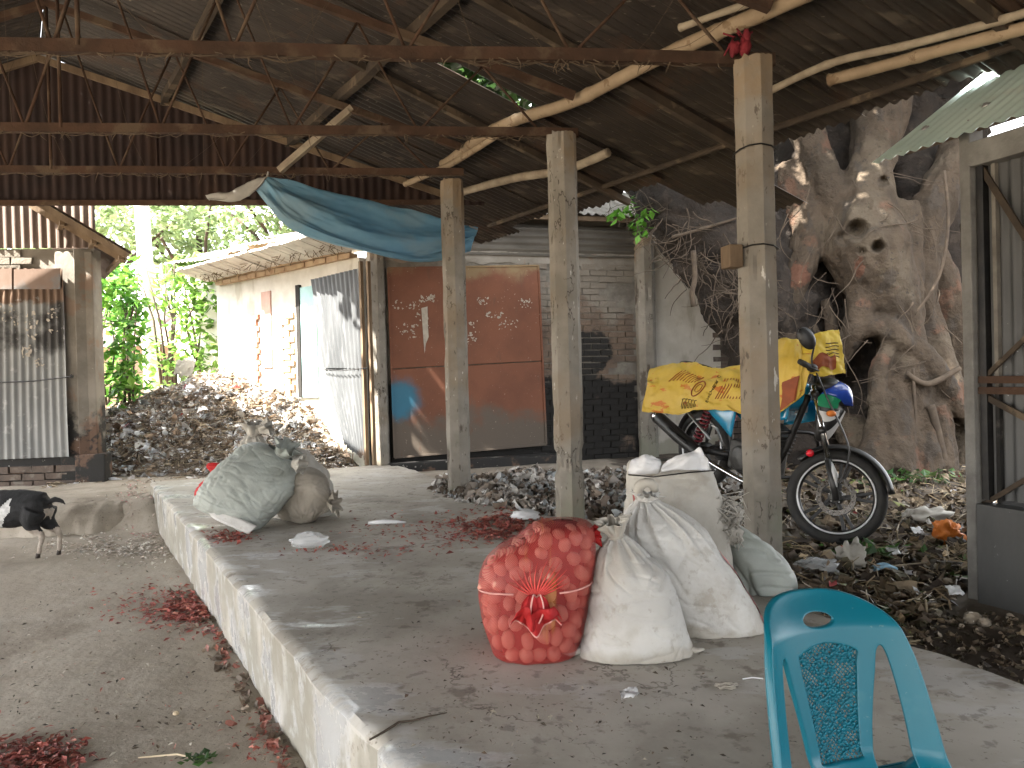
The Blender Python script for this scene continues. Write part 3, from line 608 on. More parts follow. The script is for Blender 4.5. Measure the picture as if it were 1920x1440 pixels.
# ---------------------------------------------------------------- pillars
def pillar(p, h, label, z0=-.1, gouge=None, rz=-.32, w=.093, name='concrete_pillar', wires=(), lean=(0, 0)):
    root = thing(name, (p.x, p.y, z0), label, 'pillar')
    c = .42; prof = [(-1, -c), (-1, c), (-c, 1), (c, 1), (1, c), (1, -c), (c, -1), (-c, -1)]; prof = [(a, b) for a, b in prof][::-1]
    pts = []
    for (a, b), (e, f) in zip(prof, prof[1:] + prof[:1]):
        for k in range(4): pts.append((lerp(a, e, k / 4), lerp(b, f, k / 4)))
    NZ = 90; mb = MB()
    def fn(u, v):
        k = int(round(u * len(pts))) % len(pts); a, b = pts[k]; z = lerp(z0, h, v)
        q = Vector((a * math.cos(rz) - b * math.sin(rz), a * math.sin(rz) + b * math.cos(rz), 0)); r = w
        r += .0035 * fbm((q.x * 2 + p.x * 7, q.y * 2, z * 5), 3)
        ch = N3(q.x * 3 + p.x * 5, q.y * 3, z * 3.2); r -= .014 * sstep(.42, .6, ch)
        if gouge and gouge[0] < z < gouge[1] and q.y < 0.5: r -= .024 * (.75 + .9 * N3(q.x * 6, q.y * 6, z * 24)) * sstep(gouge[0], gouge[0] + .02, z) * sstep(gouge[1], gouge[1] - .03, z)
        if z > h - .06: r -= .012 * max(0, N3(q.x * 5, q.y * 5, z * 9)) 
        return Vector((p.x + q.x * r + lean[0] * (z - z0), p.y + q.y * r + lean[1] * (z - z0), z + (.02 * N3(q.x * 3, q.y * 3) if v == 1 else 0)))
    mb.grid(fn, len(pts), NZ, cu=True)
    top = len(mb.v) - len(pts); mb.add([(p.x + lean[0] * (h - z0), p.y + lean[1] * (h - z0), h + .01)], []); c_ = len(mb.v) - 1
    for k in range(len(pts)): mb.f.append((top + k, top + (k + 1) % len(pts), c_)); mb.c.append(None)
    o = mb.build('shaft', MT['post'], root, smooth=True); m = o.modifiers.new('e', 'EDGE_SPLIT'); m.split_angle = .5
    for z, r in wires:
        mb = MB(); mb.tube([p + Vector((math.cos(t * .5236) * r, math.sin(t * .5236) * r, z + .012 * math.sin(t * .9))) for t in range(12)], .004, n=5, closed=True); mb.build('wire', MT['blackmetal'], root)
    return root
pillar(Vector((1.274, 3.956, 0)), 2.585, 'tall concrete pillar bound with black wire, beside the motorcycle front wheel', z0=-.2, wires=((2.12, .108), (1.62, .108)))
pillar(Vector((.374, 5.205, 0)), 2.62, 'concrete pillar with a gouged broken patch near its foot', gouge=(.34, .52))
pillar(Vector((-.477, 6.658, 0)), 2.70, 'concrete pillar in front of the rusty orange door', rz=-.25)
pillar(AZ(715, 876, -.03), 2.9, 'concrete pillar between the orange door and the leaning tin sheet', rz=-.1, w=.10)
mb = MB(); b0 = AY(1372, 482, 3.93); mb.box(b0, (.075, .10, .115), .2); tag(mb.build('wooden_block', MT['wood'], bevel=.006), 'small brown wooden block wired to the side of a concrete pillar', 'wood block')
mb = MB()
for k in range(9):
    c = AY(1388 + rnd(-14, 14), 82 + rnd(-16, 16), 3.9); mb.blob(c, (rnd(.015, .03), rnd(.015, .03), rnd(.02, .045)), amp=.5, n=8, m=6)
for k in range(6): q = AY(1385 + rnd(-10, 10), 70, 3.9); mb.tube([q, q + Vector((rnd(-.06, .06), rnd(-.02, .02), rnd(-.14, .08)))], .005, n=4)
tag(mb.build('red_rag', MT['darkrag'], smooth=True), 'small dark red rag knotted on top of the tall pillar', 'rag')
# ================================================================ building with the orange door
WA = Vector((-1.66, 9.05, 0)); DW = Vector((.954, .30, 0)).normalized(); OW = Vector((DW.y, -DW.x, 0))
def onW(px, py, off=0.0): return AP(px, py, WA + OW * off, OW)
def corrquad(p00, p10, p01, p11, waves, amp=.010, rows=8, seg=6, nrm=(0, -1, 0), seed=0, ragged=0):
    mb = MB(); nn = Vector(nrm)
    def fn(u, v):
        vv = v * (1 + (ragged * fbm((u * 9 + seed, seed, 0), 4) if v > .9 else 0))
        p = p00.lerp(p10, u).lerp(p01.lerp(p11, u), vv)
        return p + nn * (amp * math.cos(2 * math.pi * u * waves) + .012 * N3(u * 2 + seed, v * 2, seed))
    mb.grid(fn, waves * seg, rows); return mb
def plate(p00, p10, p11, p01, th, nrm):           # flat plate from four corners (ccw seen from the front)
    mb = MB(); n = Vector(nrm) * th; a = [p00, p10, p11, p01]; mb.hexa([p - n for p in a] + a); return mb
def orange_building():
    root = thing('brick_shop', WA + DW * 1.9, 'grimy brick shop with a large rusty orange metal door', 'building')
    end = (onW(1210, 700) - WA).dot(DW)
    mb = MB(); slabwall(mb, WA, WA + DW * end, -.15, 2.46, .25); mb.build('wall', MT['mortar'], root)
    x0 = (onW(1012, 700) - WA).dot(DW); x1 = (onW(1198, 700) - WA).dot(DW)
    bricks(root, WA + DW * x0 + OW * .012, DW, x1 - x0, -.1, 2.42, MT['brick'], size=(.225, .10, .066), gap=.013, proud=.012,
           skip=lambda x, z: fbm((x * 1.1 + 3, z * 1.1, 2), 3) > .33 and z > 1.0)
    # smeared plaster left between the bricks and round the door head
    mb = MB()
    def pl(u, v):
        p = WA + DW * lerp(0.02, x1, u) + OW * (.018 + .012 * fbm((u * 12, v * 3, 1), 3)); return Vector((p.x, p.y, lerp(2.42 - .10 * abs(N3(u * 14, 2)) - .12 * sstep(.6, .8, u) * abs(N3(u * 22, 5)), 2.56, v)))
    mb.grid(pl, 60, 4); mb.build('plaster_band', MT['grime'], root, smooth=True)
    # dark step below the door
    a = onW(728, 868); b = onW(1040, 840); mb = MB(); mb.hexa([Vector((q.x, q.y, z)) for z in (-.2, .02) for q in (a + OW * .22, b + OW * .22, b, a)]); mb.build('door_step', MT['grime'], root, bevel=.01)
    door = MB(); O2 = OW * .05
    dn = (onW(727, 503, .06), onW(1009, 498, .06), onW(1024, 833, .06), onW(740, 858, .06)); seamL = onW(733, 692, .06); seamR = onW(1018, 677, .06)
    up = plate(seamL + Vector((0, 0, .006)), seamR + Vector((0, 0, .006)), dn[1], dn[0], .03, OW).build('door_panel', MT['orange'], root, bevel=.004)
    lo = plate(dn[3], dn[2], seamR - Vector((0, 0, .006)), seamL - Vector((0, 0, .006)), .036, OW).build('door_panel', MT['orange'], root, bevel=.004)
    mb = MB()
    for p, q in ((dn[0], dn[1]), (dn[1], dn[2]), (dn[3], dn[2]), (dn[0], dn[3])): mb.beam(p + OW * .006, q + OW * .006, .022, .022)
    mb.build('door_edge', MT['orange'], root)
    o0 = WA + OW * .0625
    def S(px, py): q = onW(px, py, .0625); return ((q - o0).dot(DW), q.z)
    sp = []
    for px, py, wx, wz in ((765, 572, .18, .06), (790, 600, .10, .10), (760, 620, .12, .08), (885, 620, .10, .13), (905, 565, .07, .05), (930, 590, .13, .04), (985, 570, .09, .07), (950, 610, .14, .06), (800, 560, .10, .04), (870, 640, .06, .06)):
        a, z = S(px, py); sp.append((a, z, wx, wz))
    scraps(up, o0, DW, OW, sp, MT['paper'], 230, .014)
    a = [S(795, 570), S(800, 640)]
    mb = MB(); k = o0 + OW * .004; P = [k + DW * (a[0][0] + dx) + Vector((0, 0, z)) for dx, z in ((-.035, a[0][1] - .05), (.04, a[0][1] - .03), (.04, 1.62), (.045, 1.50), (.01, 1.42), (-.01, 1.30), (-.02, 1.5))]
    P = [Vector((p.x, p.y, p.z)) for p in P]; mb.add(P, [tuple(range(len(P)))]); mb.build('poster_strip', MT['paper'], up)
    # horizontal tin strip and sheet roof
    s0 = (onW(830, 480) - WA).dot(DW); s1 = (onW(1206, 470) - WA).dot(DW)
    corr(WA + DW * s0 + OW * .03 + Vector((0, 0, 2.50)), (0, 0, 1), DW, .36, s1 - s0, pitch=.085, amp=.016, nrm=OW, rows=30, seed=3).build('tin_strip', MT['wallstrip'], root, smooth=True)
    corr(WA + DW * s0 + OW * .0 + Vector((0, 0, 2.80)), (0, 0, 1), DW, .30, s1 - s0, pitch=.085, amp=.016, nrm=OW, rows=30, seed=5).build('tin_strip', MT['wallstrip'], root, smooth=True)
    dv = (-OW * .93 + Vector((0, 0, .37)))
    for i in range(6):
        corr(WA + DW * (s0 - .5 + i * .62) + OW * .28 + Vector((0, 0, 2.98 + .012 * (i % 2) + .02 * i / 6)), DW, dv, .66, 2.6, pitch=.11, amp=.016, nrm=(0, -.3, .95), rows=8, seed=i + 20, ragged=.03).build('roof_sheet', MT['asbestos'], root, smooth=True)
    mb = MB(); mb.beam(WA + DW * (s0 - .4) + OW * .2 + Vector((0, 0, 2.95)), WA + DW * (s1 + .1) + OW * .2 + Vector((0, 0, 2.96)), .05, .06); mb.build('eave_beam', MT['wood'], root)
    # corner post and the whitewashed stretch beyond it
    q = onW(1216, 830, .08); pillar(Vector((q.x, q.y, 0)), 2.75, 'pale concrete post where the brick wall meets the whitewashed wall', z0=-.15, rz=.2, w=.12, name='concrete_post')
    w2 = thing('whitewashed_wall', onW(1290, 800), 'whitewashed plaster wall dappled with sun behind the hanging roots', 'wall')
    a = WA + DW * end - OW * .03; b = onW(1352, 700, -.03); mb = MB(); slabwall(mb, a, b, -.15, 3.3, .22); mb.build('wall', MT['plaster'], w2)
    bricks(w2, Vector((b.x, b.y, 0)), DW, 1.2, -.1, 2.5, MT['brick_grime'], proud=.01); mb = MB(); slabwall(mb, b + DW * .01, b + DW * 1.3, -.15, 3.2, .2); mb.build('wall_core', MT['mortar'], w2)
orange_building()
# ================================================================ side building along the heap (sunlit plaster, brick pier)
BA = Vector((-1.80, 9.25, 0)); DB = Vector((-.735, .678, 0)).normalized(); OB = Vector((-DB.y, DB.x, 0))
def onB(px, py, off=0.0): return AP(px, py, BA + OB * off, OB)
def side_building():
    root = thing('plaster_shop', BA + DB * 1.5, 'sunlit whitewashed brick shop beside the garbage heap', 'building')
    mb = MB(); a = BA + DB * 3.6; slabwall(mb, a, BA, -.15, 2.48, .25); mb.build('wall', MT['plaster'], root)
    def rect(p, q, off=.02): return [onB(p[0], p[1], off), onB(q[0], q[1], off)]
    def panel(px0, py0, px1, py1, off, m, name, th=.03, par=root):
        a = onB(px0, py0, off); b = onB(px1, py0, off); z1 = a.z; z0 = onB((px0 + px1) / 2, py1, off).z
        return plate(Vector((a.x, a.y, z0)), Vector((b.x, b.y, z0)), Vector((b.x, b.y, z1)), Vector((a.x, a.y, z1)), th, OB).build(name, m, par, bevel=.003)
    panel(559, 540, 590, 745, .03, MT['turq'], 'door'); panel(553, 535, 560, 745, .045, MT['dark'], 'door_jamb', .04)
    panel(489, 548, 506, 690, .02, MT['pink'], 'shutter')
    p = onB(540, 700); k = (p - BA).dot(DB); bricks(root, BA + DB * (k + .02) + OB * .02, -DB, .24, .1, 1.95, MT['brick_pale'], size=(.22, .1, .066), out=OB, proud=.012)
    p = onB(489, 700); k = (p - BA).dot(DB); bricks(root, BA + DB * (k + .09) + OB * .02, -DB, .12, .3, 1.95, MT['brick_red'], size=(.11, .1, .066), out=OB, proud=.012)
    # ragged eave: broken tiles and rotten thatch over a brick course
    bricks(root, BA + DB * 3.5 + OB * .06, -DB, 3.4, 2.48, 2.60, MT['brick_pale'], size=(.23, .12, .06), out=OB, proud=.02)
    for i in range(34):
        k = 3.7 - i * .11; mb = MB(); c = BA + DB * k + OB * (.30 + .06 * N3(i * 1.7, 2)) + Vector((0, 0, 2.64 + .02 * N3(i * 2.3, 1)))
        M = Matrix((DB, OB, Vector((0, 0, 1)))).transposed() @ Matrix.Rotation(.25 + .2 * N3(i, 5), 3, 'X') @ Matrix.Rotation(.25 * N3(i * 3, 7), 3, 'Z')
        mb.box(c, (.16, .5, .03), M=M); mb.build('roof_tile', MT['thatch'], root)
    mb = MB(); mb.grid(lambda u, v: BA + DB * lerp(3.8, -.1, u) + OB * lerp(.2, -2.2, v) + Vector((0, 0, 2.62 + .55 * v + .03 * fbm((u * 14, v * 6, 1), 3))), 60, 12); mb.build('roof', MT['thatch'], root, smooth=True)
    mb = MB()
    for i in range(120):
        k = rnd(-.1, 3.7); p = BA + DB * k + OB * rnd(.15, .32) + Vector((0, 0, 2.62 + rnd(-.03, .05))); q = p + Vector((rnd(-.1, .1), rnd(-.1, .1), -rnd(.0, .12))); mb.tube([p, q], .004, n=3, cap=False)
    mb.build('hanging_straw', MT['wood'], root, kind='stuff')
    # two rusted galvanised sheets shutting the near doorway
    sh = thing('tin_sheet_shutter', onB(660, 860, .1), 'tall grey corrugated sheets wired up as a shutter beside the pillar', 'tin sheet')
    A_ = onB(584, 524, .12); B_ = onB(672, 503, .10); C_ = onB(608, 690, .12); D_ = onB(684, 690, .10)
    corrquad(A_, B_, C_, D_, 11, amp=.012, nrm=OB, seed=1).build('sheet', MT['galv_lean'], sh, smooth=True)
    A_ = onB(607, 684, .10); B_ = onB(683, 684, .085); C_ = onB(648, 838, .10); D_ = onB(692, 866, .085)
    corrquad(A_, B_, C_, D_, 10, amp=.012, nrm=OB, seed=2, ragged=.06).build('sheet', MT['galv_lean'], sh, smooth=True)
    mb = MB(); mb.tube([onB(600, 692, .15), onB(640, 695, .15), onB(690, 690, .15)], .006, n=5); mb.build('wire', MT['blackmetal'], sh)
    for px in (676, 690):
        mb = MB(); mb.beam(onB(px, 490, .13), onB(px + 12, 872, .13), .035, .04, up=OB); mb.build('stake', MT['wood'], sh)
    # building behind, only its brick gable head and vine-grown wall show
    r2 = thing('plaster_house', (-4.4, 14.2, -.1), 'whitewashed house with brick gable head and creepers behind the heap', 'building')
    a = AY(372, 600, 14.6); b = AY(640, 600, 13.4); mb = MB(); slabwall(mb, (a.x, a.y, 0), (b.x, b.y, 0), -.15, 3.18, .25); mb.build('wall', MT['plaster'], r2)
    d = (b - a).to_3d(); d.z = 0; d.normalize(); out = Vector((d.y, -d.x, 0))
    bricks(r2, Vector((a.x, a.y, 0)) + d * .9 + out * .02, d, 1.9, 3.05, 3.55, MT['brick_pale'], size=(.26, .1, .085), out=out)
    for i in range(4):
        corr(Vector((a.x, a.y, 3.26 + .09 * i)) + d * (-.35 + i * .78) + out * .45, d, (-out * .95 + Vector((0, 0, .25))), .84, 2.6, pitch=.1, amp=.014, nrm=(0, 0, 1), rows=5, seed=i).build('roof_sheet', MT['asbestos'], r2, smooth=True)
    mb = MB(); e = AY(330, 600, 17); slabwall(mb, (e.x, e.y, 0), (a.x, a.y, 0), -.15, 3.1, .2); mb.build('side_wall', MT['plaster'], r2)
side_building()
# ================================================================ left shop
LA = Vector((-4.86, 9.0, 0)); DL = Vector((.9945, .105, 0)).normalized(); OL = Vector((DL.y, -DL.x, 0)); DS = Vector((-.56, .83, 0)).normalized()
def onL(px, py, off=0.0): return AP(px, py, LA + OL * off, OL)
def left_shop():
    root = thing('tin_front_shop', LA - DL * .6 + Vector((0, 0, -.12)), 'small grimy shop with a corrugated tin shutter and sloping tin roof', 'building')
    c0 = onL(182, 700); corner = Vector((c0.x, c0.y, 0)); kc = (corner - LA).dot(DL)
    mb = MB(); slabwall(mb, LA + DL * (kc - 3.4), corner, -.2, 2.62, .2); mb.build('wall', MT['grime'], root)
    mb = MB(); slabwall(mb, corner, corner + DS * 2.6, -.2, 2.6, .2); mb.build('side_wall', MT['grime'], root)
    a = onL(112, 700); ka = (a - LA).dot(DL)
    mb = MB(); p = LA + DL * ka + OL * .045; q = corner + OL * .045; slabwall(mb, p, q, -.2, 2.58, .06); mb.build('plaster_pier', MT['grime'], root, bevel=.01)
    a = onL(140, 880, .1); b = onL(197, 880, .1); mb = MB(); slabwall(mb, a, b + DL * .0, -.25, onL(165, 852, .12).z, .22); mb.build('plinth', MT['grime'], root, bevel=.015)
    p0 = LA + DL * (ka - 1.3) + OL * .03
    bricks(root, p0, DL, 1.05, 2.36, 2.60, MT['brick'], size=(.22, .1, .07), out=OL, proud=.015)
    bricks(root, p0, DL, 1.45, -.14, .14, MT['brick_grime'], size=(.235, .1, .072), out=OL, proud=.03)
    # corrugated shutter with flat tin patches along its head
    sh0 = onL(-60, 500, .09); sh1 = onL(118, 505, .09); b0 = onL(-60, 864, .09); b1 = onL(130, 856, .09)
    corrquad(sh0, sh1, b0, b1, 13, amp=.013, nrm=OL, seed=4).build('shutter', MT['galv_soot'], root, smooth=True)
    for x0, x1 in ((-40, 22), (26, 113)):
        plate(onL(x0, 542, .112), onL(x1, 542, .112), onL(x1, 503, .112), onL(x0, 505, .112), .004, OL).build('tin_patch', MT['galv'], root)
    o0 = LA + OL * .106
    sp = []
    for px, py, wx, wz in ((15, 590, .12, .12), (60, 610, .08, .16), (100, 600, .05, .14), (50, 660, .05, .08), (75, 680, .05, .05)):
        q = onL(px, py, .1); sp.append(((q - o0).dot(DL), q.z, wx, wz))
    scraps(root, o0, DL, OL, sp, MT['paper'], 80, .018)
    mb = MB(); mb.tube([onL(-20, 718, .14), onL(60, 715, .13), onL(135, 706, .14)], .007, n=5); mb.blob(onL(134, 706, .15), .022, amp=.4); mb.build('rope', MT['blackmetal'], root)
    # tin gable
    d = DL; w = .75; x = ka - 2.2; i = 0
    while x < kc - .05:
        i += 1; f = lambda q, x=x: max(.04, 3.62 + (kc - 1.25 - (x + q)) * -.42 - 2.64) if (x + q) > kc - 1.25 else 1.2
        corr(LA + d * x + OL * .05 + Vector((0, 0, 2.62)), d, (0, 0, 1), min(w + .04, kc - x + .05), 1.6, pitch=.095, amp=.014, nrm=OL, rows=5, cut=f, seed=i + 40).build('gable_sheet', MT['rusty_galv'], root, smooth=True); x += w
    # roof slope with its overhanging verge
    r0 = onL(60, 372, .35); r1 = onL(246, 482, .35); sl = (r1 - r0).normalized()
    for i in range(3): corr(r0 + DS * (i * .8) + Vector((0, 0, .05)), DS, sl, .86, (r1 - r0).length, pitch=.09, amp=.012, nrm=(.3, .2, .9), rows=5, seed=i + 60, ragged=.02).build('roof_sheet', MT['rusty_galv'], root, smooth=True)
    for off, dz in ((0.0, -.01), (.14, -.05)):
        mb = MB(); mb.beam(r0 + DS * off + Vector((0, 0, dz)), r1 + DS * off + Vector((0, 0, dz)) - sl * .05, .06, .07); mb.build('rafter', MT['wood'], root)
    for k in (.3, .62, .9):
        mb = MB(); p = r0.lerp(r1, k) + Vector((0, 0, -.07)); mb.beam(p, p + DS * 1.2, .05, .05); mb.build('purlin', MT['wood'], root)
left_shop()
# ================================================================ right shop: gate and green awning
GA = Vector((2.285, 3.84, 0)); DG = Vector((.37, -.93, 0)).normalized(); OG = Vector((DG.y, -DG.x, 0))
def onG(px, py, off=0.0): return AP(px, py, GA + OG * off, OG)
def right_shop():
    root = thing('tin_gate_shop', GA + Vector((0, 0, -.2)), 'shop with a whitewashed door frame and grey corrugated tin gate under green awning', 'building')
    mb = MB(); q = onG(1829, 700); mb.box((q.x, q.y, .95), (.055, .10, 2.5), math.atan2(DG.y, DG.x)); mb.build('door_post', MT['whiteframe'], root, bevel=.006)
    z1 = onG(1835, 275).z
    mb = MB(); p = q + DG * 0.02; mb.beam(Vector((p.x, p.y, z1 - .04)), Vector((p.x, p.y, z1 - .04)) + DG * 1.5, .10, .12); mb.build('lintel', MT['whiteframe'], root, bevel=.006)
    mb = MB(); p = q + DG * .05 - OG * .02; slabwall(mb, p, p + DG * 1.5, -.3, onG(1880, 946, 0).z, -.10); mb.build('lower_panel', MT['galv_dark'], root, bevel=.005)
    zt = z1 - .10; zb = onG(1880, 940).z
    p = q + DG * .07 - OG * .03
    corr(Vector((p.x, p.y, zb)), DG, (0, 0, 1), 1.4, zt - zb, pitch=.058, amp=.009, nrm=OG, rows=6, seed=71).build('gate_sheet', MT['galv_dark'], root, smooth=True)
    mb = MB(); p2 = q + DG * .055; mb.box((p2.x, p2.y, (zt + zb) / 2), (.035, .04, zt - zb), math.atan2(DG.y, DG.x)); mb.build('gate_stile', MT['blackmetal'], root)
    o2 = .005
    for a, b, w in (((1842, 318), (1925, 448), .03), ((1842, 712), (1925, 632), .022), ((1842, 740), (1925, 785), .03), ((1838, 950), (1925, 898), .022), ((1838, 943), (1925, 968), .022)):
        mb = MB(); mb.beam(onG(*a, o2), onG(*b, o2), w, .012, up=OG); mb.build('gate_brace', MT['darkwood'], root)
    for py in (712, 732):
        mb = MB(); mb.beam(onG(1838, py, .012), onG(1838, py, .012) + DG * 1.3, .03, .035); mb.build('gate_rail', MT['iron'], root)
    bw = Vector((.93, .37, 0)).normalized()
    mb = MB(); p = q + OG * -.02; p = q + DG * .12; slabwall(mb, p, p + bw * 2.4, -.3, 1.98, .02); mb.build('side_wall', MT['mortar'], root)
    # awning sheet, seen from above its ragged eave
    e0 = Vector((1.935, 4.075, 2.075)); up = Vector((.93 * .83, .37 * .83, .56)).normalized(); nn = Vector((-.52, -.2, .83))
    for i in range(3):
        p = e0 + DG * (i * .80) + nn * (.008 * (i % 2)) + Vector((0, 0, -.06 * i))
        o = corr(p, DG, up, .84, 2.5, pitch=.075, amp=.0085, nrm=nn, rows=8, seed=80 + i, ragged=.03).build('awning_sheet', MT['green_tin'], root, smooth=True)
        for (u, v) in ((.15, .2), (.55, .22), (.1, .62), (.5, .66)):
            c = p + DG * (.8 * u) + up * (1.5 * v) + nn * .012; mb = MB()
            M = Matrix((DG, up, nn)).transposed().to_4x4(); M.translation = c
            mb.lathe([(.0005, .010), (.010, .009), (.012, .002), (.020, .001), (.020, -.004)], 10, M); mb.build('roof_bolt', MT['steel'], o, smooth=True)
    mb = MB(); mb.beam(e0 + up * .25 - nn * .05, e0 + up * .25 - nn * .05 + DG * 2.2, .05, .05); mb.build('awning_batten', MT['wood'], root)
right_shop()
# ================================================================ far things
def leafcloud(mb, c, r, n, size, cols, shell=.55, squash=1.0):
    c = Vector(c); r = Vector(r)
    for i in range(n):
        d = Vector((random.gauss(0, 1), random.gauss(0, 1), random.gauss(0, 1))).normalized() * (random.random() ** (1 / 3) * (1 - shell) + shell * rnd(.75, 1.05))
        k = 1 + .35 * N3(d.x * 2.2 + c.x, d.y * 2.2 + c.y, d.z * 2.2 + c.z)
        leaf(mb, c + Vector((d.x * r.x, d.y * r.y, d.z * r.z)) * k, size * rnd(.6, 1.3), random.choice(cols))
def leaf(mb, p, s, col, drop=None):
    a = Vector((rnd(-1, 1), rnd(-1, 1), rnd(-.9, .4) if drop is None else drop)).normalized(); b = a.cross(Vector((rnd(-.5, .5), rnd(-.5, .5), 1))).normalized(); n = a.cross(b)
    k = rnd(.75, 1.25); col = tuple(c * k for c in col)
    mb.add([p, p + a * s * .45 + b * s * .3 + n * s * .08, p + a * s, p + a * s * .45 - b * s * .3 + n * s * .08], [(0, 1, 2), (0, 2, 3)], col)
GREENS = [(.17, .24, .11), (.22, .30, .13), (.15, .21, .09), (.26, .33, .17)]
DGREENS = [(.035, .08, .02), (.05, .11, .025), (.03, .065, .02), (.07, .14, .035)]
def tree(px, y, zc, rx, rz, n, size, label, cols, trunk_r=.18):
    p = AY(px, 700, y); root = thing('leafy_tree', (p.x, p.y, -.1), label, 'tree', 'trees behind the market')
    mb = MB(); mb.tube([Vector((p.x, p.y, -.2)), Vector((p.x + .2, p.y, zc * .4)), Vector((p.x - .1, p.y + .2, zc))], [trunk_r * 1.3, trunk_r, trunk_r * .5], n=10)
    for k in range(6): th = k * 1.05; mb.tube([Vector((p.x + .1, p.y, zc * .55)), Vector((p.x + math.cos(th) * rx * .4, p.y + math.sin(th) * rx * .4, zc * .9)), Vector((p.x + math.cos(th) * rx * .8, p.y + math.sin(th) * rx * .8, zc + rz * .2))], [trunk_r * .5, trunk_r * .3, .03], n=7)
    mb.build('trunk', MT['bark'], root, smooth=True); mb = MB()
    for k in range(9): leafcloud(mb, (p.x + rnd(-.6, .6) * rx, p.y + rnd(-.6, .6) * rx, zc + rnd(-.5, .6) * rz), (rx * .5, rx * .5, rz * .45), n // 9, size, cols)
    mb.build('crown', MT['leaf'], root)
tree(170, 22, 5.2, 3.2, 2.6, 2600, .32, 'broad green tree rising behind the small shop roof', GREENS)
tree(380, 27, 6.5, 3.6, 3.0, 2600, .36, 'pale green tree behind the utility pole', GREENS)
tree(560, 24, 6.2, 3.0, 2.4, 2200, .32, 'leafy tree above the whitewashed house', GREENS)
tree(-60, 30, 6.0, 4.0, 3.2, 2200, .4, 'pale green tree far beyond the small shop', GREENS)
def pole_():
    b = AY(283, 655, 15.5); t = AY(262, 330, 15.3); root = thing('utility_pole', (b.x, b.y, -.1), 'slim concrete utility pole beyond the garbage heap', 'pole')
    mb = MB(); d = (t - b).normalized(); mb.tube([b - d * 2.2, b, t, t + d * 3.5], [.19, .16, .13, .10], n=12); mb.build('shaft', MT['pole'], root, smooth=True)
    top = t + d * 3.3; mb = MB(); mb.beam(top - Vector((.7, 0, 0)), top + Vector((.7, 0, 0)), .07, .07); mb.build('cross_arm', MT['iron'], root)
    for k in (-.6, 0, .6):
        mb = MB(); mb.tube([top + Vector((k, 0, .0)), top + Vector((k, 0, .14))], [.03, .04], n=8); mb.build('insulator', MT['plaster'], root)
pole_()
def far_house():
    c = AY(285, 640, 20); root = thing('tin_roof_house', (c.x, c.y, -.1), 'low house with rusty pink tin roof seen past the utility pole', 'building')
    mb = MB(); mb.box((c.x - .4, c.y + 1.2, .9), (4.2, 2.2, 2.3)); mb.build('wall', MT['farpaint'], root)
    for i in range(5):
        corr(Vector((c.x - 2.9 + i * .98, c.y - .9, 2.05)), (1, 0, 0), (0, .92, .40), 1.05, 2.6, pitch=.2, amp=.03, nrm=(0, -.4, .9), rows=4, seed=i).build('roof_sheet', MT['fartin'], root, smooth=True)
    for k in range(5):
        mb = MB(); mb.box((c.x - 2.4 + k * .95, c.y - .6, .9), (.1, .1, 2.3)); mb.build('veranda_post', MT['wood'], root)
    for z in (.45, .8):
        mb = MB(); mb.box((c.x - .5, c.y - .6, z), (3.9, .06, .07)); mb.build('veranda_rail', MT['wood'], root)
    mb = MB(); mb.box((c.x + .2, c.y + .06, 1.15), (.9, .05, .9)); mb.build('window', MT['dark'], root)
far_house()
def creepers():
    mb = MB(); st = MB()
    for i in range(46):
        px = rnd(198, 250) ; py = rnd(500, 735); y = rnd(10.8, 12.4)
        if px > 235 and py < 560: continue
        c = AY(px, py, y); leafcloud(mb, c, (.28, .3, .24), 26, .17, [(.07, .20, .02), (.11, .27, .035), (.05, .15, .025), (.16, .31, .05)])
    for i in range(8): a = AY(rnd(200, 250), 760, 11.6); st.tube([a, a + Vector((rnd(-.2, .2), 0, .9)), a + Vector((rnd(-.3, .3), .1, 1.9))], [.02, .014, .006], n=5)
    r = thing('leafy_bush', AY(225, 760, 11.6), 'bright green broad-leaved bush beside the small shop', 'bush'); mb.build('foliage', MT['leaf'], r); st.build('stem', MT['root'], r, smooth=True)
    mb = MB(); st = MB()
    for i in range(60):
        px = rnd(285, 420); py = rnd(500, 715)
        if (px > 370 and py < 560 and random.random() < .5) or N3(px * .02, py * .02, 4) > .12: continue
        y = rnd(14.0, 15.2); c = AY(px, py, y); leafcloud(mb, c, (.42, .3, .36), 22, .2, [(.10, .20, .03), (.15, .27, .05), (.08, .16, .03)])
    for i in range(12): a = AY(rnd(300, 410), 720, 14.6); st.tube([a, a + Vector((rnd(-.3, .3), 0, 1.2)), a + Vector((rnd(-.5, .5), .1, 2.3))], [.03, .02, .008], n=5)
    r = thing('wall_creeper', AY(350, 740, 14.6), 'tangled sunlit creeper covering the end wall of the whitewashed house', 'creeper'); mb.build('foliage', MT['leaf'], r); st.build('stem', MT['root'], r, smooth=True)
creepers()
